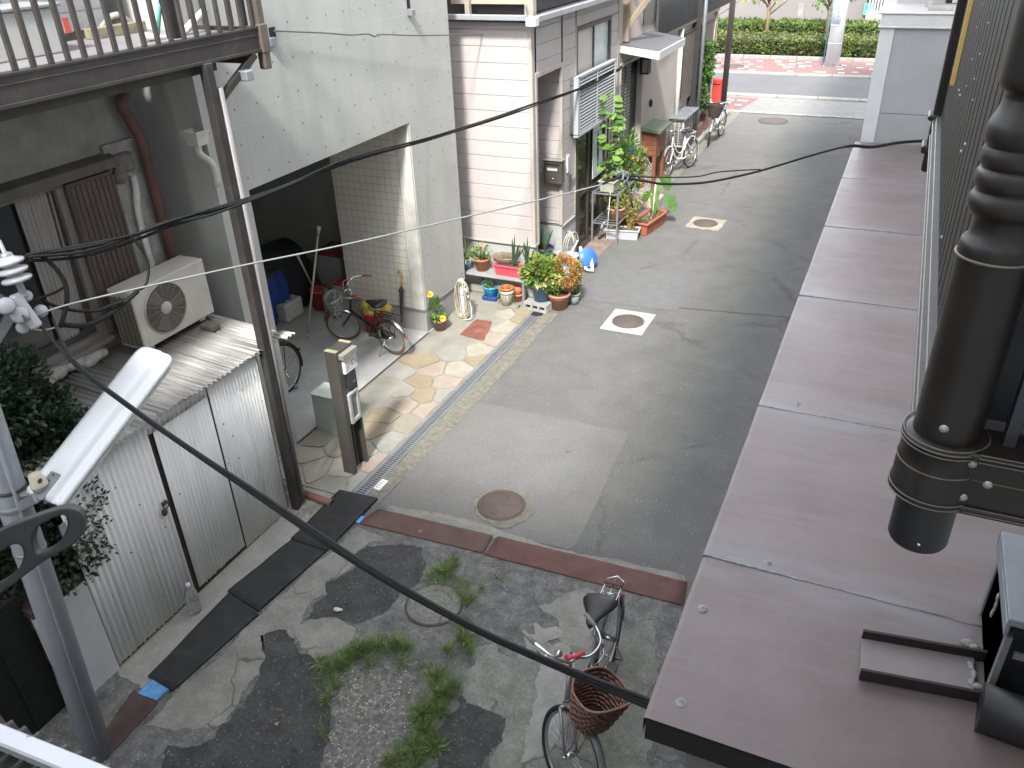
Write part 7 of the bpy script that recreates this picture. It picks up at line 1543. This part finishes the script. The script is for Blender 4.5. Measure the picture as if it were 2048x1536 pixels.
# lean-to roof and laundry pole holder of the block, near left
o = thing('corrugated_canopy','dark corrugated plastic canopy edge with white bar in the near corner','canopy',(-2.5,.3,3.5)); 
e0, e1_ = G(0,1412,3.5), G(232,1512,3.5)
mb = MB(); mb.corr((e1_.x+.25,e1_.y-.02,3.5),(-3.2,.02+(e0.y-e1_.y)*(3.2/(e1_.x-e0.x)),0),(0,-1.25,.16),.012,.046,m=0,th=.003); mb.build('sheet', M('poly_smoke',(.055,.055,.05),.35,var=.25,ns=9,dirt=(.12,.12,.1),damt=.4), o, recalc=False)
f0, f1 = G(0,1474,3.53), G(190,1552,3.53); dd_ = (f1-f0).normalized(); mb = MB(); mb.bar(f0-dd_*1.5, f1+dd_*.35, .045, .035); mb.build('bar', M('bar_white',(.62,.63,.67),.45,.1,var=.05,speck=(.3,.29,.28),ss=60,sk=.05), o, bevel=.005)
mb = MB(); mb.box(-3.4,-3.36,-.4,.35,3.44,3.48); mb.box(-1.2,-1.16,-.4,.35,3.44,3.48); mb.build('support', brown_metal, o)
lh = thing('laundry_pole_holder','dark grey cast bracket with two oval holes reaching in from the left','bracket',(-.9,.4,4.5))
hp = CAM + ray(80,1090).normalized()*1.25; hn = (ray(80,1090).normalized()+V((.25,.1,.25))).normalized()
def H_(x, y): return PL(x, y, hp, hn)
outer = [(-330,1240),(-150,1150),(-10,1066),(60,1036),(120,1017),(148,1018),(163,1030),(167,1050),(160,1075),(143,1092),(90,1122),(0,1188),(-150,1290),(-330,1400)]
h1 = [(66,1096),(64,1080),(68,1062),(84,1048),(112,1034),(128,1032),(134,1042),(131,1062),(120,1082),(104,1098),(84,1107),(72,1105)]
h2 = [(44,1098),(46,1112),(40,1132),(25,1150),(0,1168),(-40,1186),(-60,1170),(-40,1130),(0,1104),(20,1092),(36,1090)]
def ring_fill(outer, holes, nvec, th, mat, name, parent):
    bm = bmesh.new()
    def loop(pts):
        vs = [bm.verts.new(p) for p in pts]; return [bm.edges.new((vs[i], vs[(i+1) % len(vs)])) for i in range(len(vs))]
    ed = loop(outer)
    for h in holes: ed += loop(h)
    bmesh.ops.triangle_fill(bm, edges=ed, use_beauty=True, use_dissolve=False)
    fcs = bm.faces[:]; r_ = bmesh.ops.extrude_face_region(bm, geom=fcs); bmesh.ops.translate(bm, verts=[g for g in r_['geom'] if isinstance(g, bmesh.types.BMVert)], vec=nvec*th)
    bmesh.ops.recalc_face_normals(bm, faces=bm.faces)
    me = bpy.data.meshes.new(name); off = ROOT[parent.name]
    for v_ in bm.verts: v_.co -= off
    bm.to_mesh(me); bm.free(); me.materials.append(mat); o_ = bpy.data.objects.new(name, me); COL.objects.link(o_); o_.parent = parent
    b_ = o_.modifiers.new('Bevel','BEVEL'); b_.width = .003; b_.segments = 3; b_.limit_method = 'ANGLE'; b_.angle_limit = R(50); return o_
def sm(pts, k=4):
    q = smooth_pts([V((x,y,0)) for x,y in pts]+[V((*pts[0],0))],k)[:-1]; return [H_(p.x,p.y) for p in q]
ring_fill([H_(p.x,p.y) for p in smooth_pts([V((x,y,0)) for x,y in outer],4)], [sm(h1), sm(h2)], hn, .03, M('cast_alloy',(.03,.031,.034),.5,.3,var=.15,ns=9,dirt=(.06,.06,.062),damt=.4,ds=20), 'arm', lh)
mb = MB(); mb.obox(H_(-330,1320),(.02,.02,.12)); mb.build('base', MATS['cast_alloy'], lh)

# grey stucco building beyond the roof
gs = M('grey_stucco', (.35,.36,.365), .9, var=.05, ns=3, dirt=(.32,.33,.34), damt=.5, ds=1.6, bump=.9, bs=140)
gb = thing('grey_building','grey stucco building with pale ledge closing the alley on the right','building',(3,17,0))
GY = 10.78; zt = PY(1783,55,GY).z; zl_ = PY(1765,226,GY).z; xl = PY(1728,278,GY).x
mb = MB(); mb.box(-.37,8,GY,24.6,0,zl_-.005); mb.box(-.38,8,GY,24.6,zl_+.004,zt); mb.box(-.36,8,GY+.012,24.6,zl_-.01,zl_+.01); mb.build('wall', gs, gb)
mb = MB(); mb.box(-.395,-.245,GY-.012,GY+.01,0,zt); mb.build('pilaster', M('grey_stucco_pale',(.47,.48,.48),.85,var=.04,bump=.4,bs=140), gb)
mb = MB(); mb.box(-.40,8,GY-.04,24.7,zt,zt+.14); mb.box(-.44,8,GY-.06,24.7,zt+.14,zt+.16); mb.box(-.42,8,GY-.05,24.7,zt-.004,zt+.02); mb.build('ledge', M('ledge_pale',(.46,.45,.44),.8,var=.06,dirt=(.35,.34,.33),damt=.4), gb, bevel=.008)
mb = MB(); mb.box(-.3,8,11.75,24.6,zt+.15,9.5); mb.build('upper_wall', M('upper_render',(.42,.4,.37),.85,var=.05), gb)
mb = MB(); mb.box(.1,.23,11.73,11.76,zt+.22,zt+.5); mb.box(.23,8,11.72,11.75,zt+.17,zt+.45); mb.build('window', void_m, gb)
mb = MB(); mb.box(.30,.36,11.70,11.73,zt+.17,zt+.45); mb.box(-.3,8,11.6,11.76,zt+.46,zt+.58); mb.build('window_frame', M('frame_pale',(.5,.5,.48),.6), gb)
mb = MB(); mb.box(.05,.3,10.95,11.05,zt+.16,zt+.2); tag(mb.build('pale_block', M('clutter_tan',(.36,.34,.3),.8,var=.2), bevel=.006), 'flat pale block lying on the grey building ledge', 'block'); mb = MB(); mb.box(.02,.1,11.3,11.4,zt+.16,zt+.4); tag(mb.build('pale_block', MATS['clutter_tan'], bevel=.006), 'upright pale block standing back on the grey building ledge', 'block')
mb = MB(); mb.box(-.3,8,11.75,24.6,9.5,9.6); mb.build('roof', cement, gb)

# ================================================================ FAR SIDE OF THE STREET
fb = thing('far_building','long beige pink building wall behind the hedges across the street','building',(-5,42,0))
mb = MB(); mb.box(-30,-2.2,41.0,50,0,7); mb.build('wall', M('far_render',(.185,.17,.163),.85,var=.05,ns=.6), fb)
mb = MB(); p = PY(1601,22,41.0); mb.box(p.x-.12,p.x+.12,40.97,41.02,p.z-.3,p.z+.3); mb.box(p.x-.07,p.x+.07,40.95,40.98,p.z-.22,p.z+.22); mb.build('vent', M('vent_grey',(.24,.23,.22),.6), fb)
mb = MB(); mb.box(-30,-2.2,41,50,7,7.1); mb.build('roof', cement, fb)
mb = MB(); mb.box(-30,-2.2,40.9,41.0,0,.35); mb.build('plinth', cement, fb)
fw_ = thing('far_fence','white metal picket fence on a pale wall across the street','fence',(0,40.5,0))
zf = PY(1720,27,40.5).z
mb = MB(); mb.box(-2.15,14,40.4,40.6,0,zf); mb.build('wall', M('far_wall',(.26,.255,.245),.85,var=.05,ns=2), fw_)
mb = MB(); k = -2.1
while k < 3.0: mb.box(k,k+.05,40.48,40.52,zf,zf+1.2); k += .115
mb.box(-2.15,3,40.47,40.53,zf+.05,zf+.1); mb.box(-2.15,3,40.47,40.53,zf+1.1,zf+1.15); mb.build('pickets', white_pl, fw_)
mb = MB(); mb.box(-2.1,14,41.2,48,0,5); o = tag(mb.build('dark_building', M('far_dark',(.12,.12,.115),.8,var=.15)), 'dark building seen between the white fence pickets', 'building')
mb = MB(); p = PY(1745,8,41.0); mb.box(p.x-.3,p.x+.15,40.9,41.0,zf-.1,zf+.35); tag(mb.build('teal_sign', M('teal_panel',(.12,.5,.5),.5)), 'small teal panel behind the white picket fence', 'panel')
def hedge(label, x0, x1, y0, y1, h, n, mats, zb=.12):
    o = thing('hedge', label, 'hedge', ((x0+x1)/2,(y0+y1)/2,0)); mb = MB()
    for i in range(n):
        x_ = rnd.uniform(x0,x1); t = rnd.random()
        hh_ = h*(1+.09*noise.noise(V((x_*1.3,0,h)))+.06*noise.noise(V((x_*4,1,h))))
        if t < .45: p = V((x_, y0+abs(rnd.gauss(0,.08))+.15*noise.noise(V((x_*2.5,h,3))), zb+rnd.random()*(hh_-zb)))
        else: p = V((x_, rnd.uniform(y0,y1), hh_-abs(rnd.gauss(0,.07))))
        k = noise.noise(p*1.6)+rnd.uniform(-.35,.35); mi = 0 if k < .05 else (1 if k < .35 or len(mats) < 3 else 2)
        leaf(mb,p,(rnd.uniform(-1,1),rnd.uniform(-1.2,.4),rnd.uniform(-.2,1)),.15*rnd.uniform(.6,1.2),.075,mi)
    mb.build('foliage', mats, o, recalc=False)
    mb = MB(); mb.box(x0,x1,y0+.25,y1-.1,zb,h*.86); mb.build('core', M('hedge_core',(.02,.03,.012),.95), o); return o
hz1 = PY(1600,72,36.2).z; hz2 = PY(1600,47,38.2).z
hedge('low rounded olive green hedge nearest the far pavement', -10.5, .6, 35.0, 37.2, hz1, 9500, [lf_hedge, lf_hedge3, lf_hedge2])
hedge('taller clipped bright hedge behind the olive one across the street', -11.5, .6, 37.9, 39.6, hz2, 8500, [lf_hedge2, lf_hedge, lf_mid])
bp_ = G(1663,131,.05); o = thing('utility_pole','pale thick concrete utility pole on the far pavement before the hedge','utility pole',bp_)
pr_ = .25; tp_ = bp_+V((.05,0,6)); mb = MB(); mb.tube([bp_,tp_],[pr_,pr_*.93],20); mb.build('shaft', M('pole_concrete',(.5,.54,.56),.7,var=.08,ns=2,dirt=(.27,.25,.21),damt=.5,ds=1.5), o)
mb = MB()
for z0 in (.75,1.35): mb.tube([bp_+V((0,0,z0)),bp_+V((0,0,z0+.03))],pr_*1.02,20)
mb.build('band', M('band_greyish',(.36,.38,.38),.6), o)
mb = MB(); mb.tube([bp_+V((-.3,-.02,0)),bp_+V((-.27,-.02,6))],.02,6); mb.build('conduit', M('conduit_teal',(.08,.25,.3),.5), o)
mb = MB(); mb.tube([bp_+V((0,0,1.4)),bp_+V((0,0,2.6))],pr_*1.005,20); so_ = mb.build('sign_wrap', M('sign_wrap_white',(.46,.52,.57),.5,var=.03), o)
mb = MB()
for k in range(7):
    zz_ = 1.55+k*.13; mb.box(bp_.x-.02,bp_.x+.0,bp_.y-pr_*1.03,bp_.y-pr_*.98,zz_,zz_+.09); mb.box(bp_.x-.05,bp_.x+.04,bp_.y-pr_*1.03,bp_.y-pr_*.98,zz_+.03,zz_+.05)
mb.build('lettering', M('ink_blue',(.12,.22,.6),.5), so_)
def tree(label, base, h, crown, n, mats):
    o = thing('street_tree', label, 'tree', base); base = V(base); mb = MB(); mb.tube([base,base+V((.03,0,h*.5)),base+V((-.02,.05,h))],[.09,.075,.05],8)
    for k in range(6):
        a = k*1.1; q = base+V((0,0,h*(.6+.06*k))); mb.tube([q,q+V((math.cos(a)*.6,math.sin(a)*.5,.5)),q+V((math.cos(a)*1.1,math.sin(a)*.9,1.1))],[.035,.025,.01],5)
    mb.build('trunk', stem_m, o); mb = MB()
    for c_, r_, n_ in crown: bush(mb, base+V(c_), r_, n_, .17, .085, [0,1,2], .25)
    mb.build('crown', mats, o, recalc=False)
b_ = G(1518,92,.1); tree('young street tree with sparse yellow green leaves across the street', (b_.x+.2,37.5,.1), 1.9, [((0,0,2.6),(1.1,.9,.85),420),((-.6,0,1.95),(.55,.5,.35),110),((.5,.1,2.0),(.5,.5,.3),90)], 420, [lf_yellow, lf_light, lf_hedge2])
tree('bright green street tree partly hidden behind the far utility pole', (PY(1655,80,37.6).x-.1,37.6,.1), 1.8, [((0,0,2.7),(1.2,1,.95),700),((.9,0,2.25),(.8,.6,.5),260),((-.4,0,1.9),(.4,.5,.5),150)], 420, [lf_light, lf_mid, lf_hedge2])

# ================================================================ CAMERA, LIGHT, WORLD
cam = bpy.data.cameras.new('camera'); co = bpy.data.objects.new('camera', cam); COL.objects.link(co)
cx_, cy_, cz_ = V((AX.x,AY.x,AZ.x)), V((AX.y,AY.y,AZ.y)), V((AX.z,AY.z,AZ.z))
co.matrix_world = Matrix(((cx_.x,-cy_.x,-cz_.x,CAM.x),(cx_.y,-cy_.y,-cz_.y,CAM.y),(cx_.z,-cy_.z,-cz_.z,CAM.z),(0,0,0,1)))
cam.sensor_width = 36; cam.lens = F_PX/2048*36; cam.clip_start = .05; cam.clip_end = 2000
SC.camera = co
w = bpy.data.worlds.new('World'); SC.world = w; w.use_nodes = True
nt = w.node_tree; bg = nt.nodes['Background']; sk = nt.nodes.new('ShaderNodeTexSky'); sk.sky_type = 'NISHITA'; sk.sun_disc = False
sd_ = V((.219,-.9,1)).normalized()
sk.sun_elevation = math.asin(sd_.z); sk.sun_rotation = math.atan2(sd_.x, sd_.y)
sk.air_density = 1.0; sk.dust_density = 0.7; sk.ozone_density = 1.0
hs = nt.nodes.new('ShaderNodeHueSaturation'); hs.inputs['Saturation'].default_value = .22; nt.links.new(sk.outputs[0], hs.inputs['Color']); nt.links.new(hs.outputs[0], bg.inputs[0]); bg.inputs[1].default_value = .15
sun = bpy.data.lights.new('sun','SUN'); sun.energy = 1.25; sun.angle = R(6); sun.color = (1,.965,.9)
su = bpy.data.objects.new('sun', sun); COL.objects.link(su); su.rotation_euler = sd_.to_track_quat('Z','Y').to_euler()
SC.view_settings.view_transform = 'Standard'; SC.view_settings.look = 'None'; SC.view_settings.exposure = 2.65; SC.view_settings.gamma = 1
SC.cycles.use_denoising = True; SC.cycles.max_bounces = 8; SC.cycles.diffuse_bounces = 4
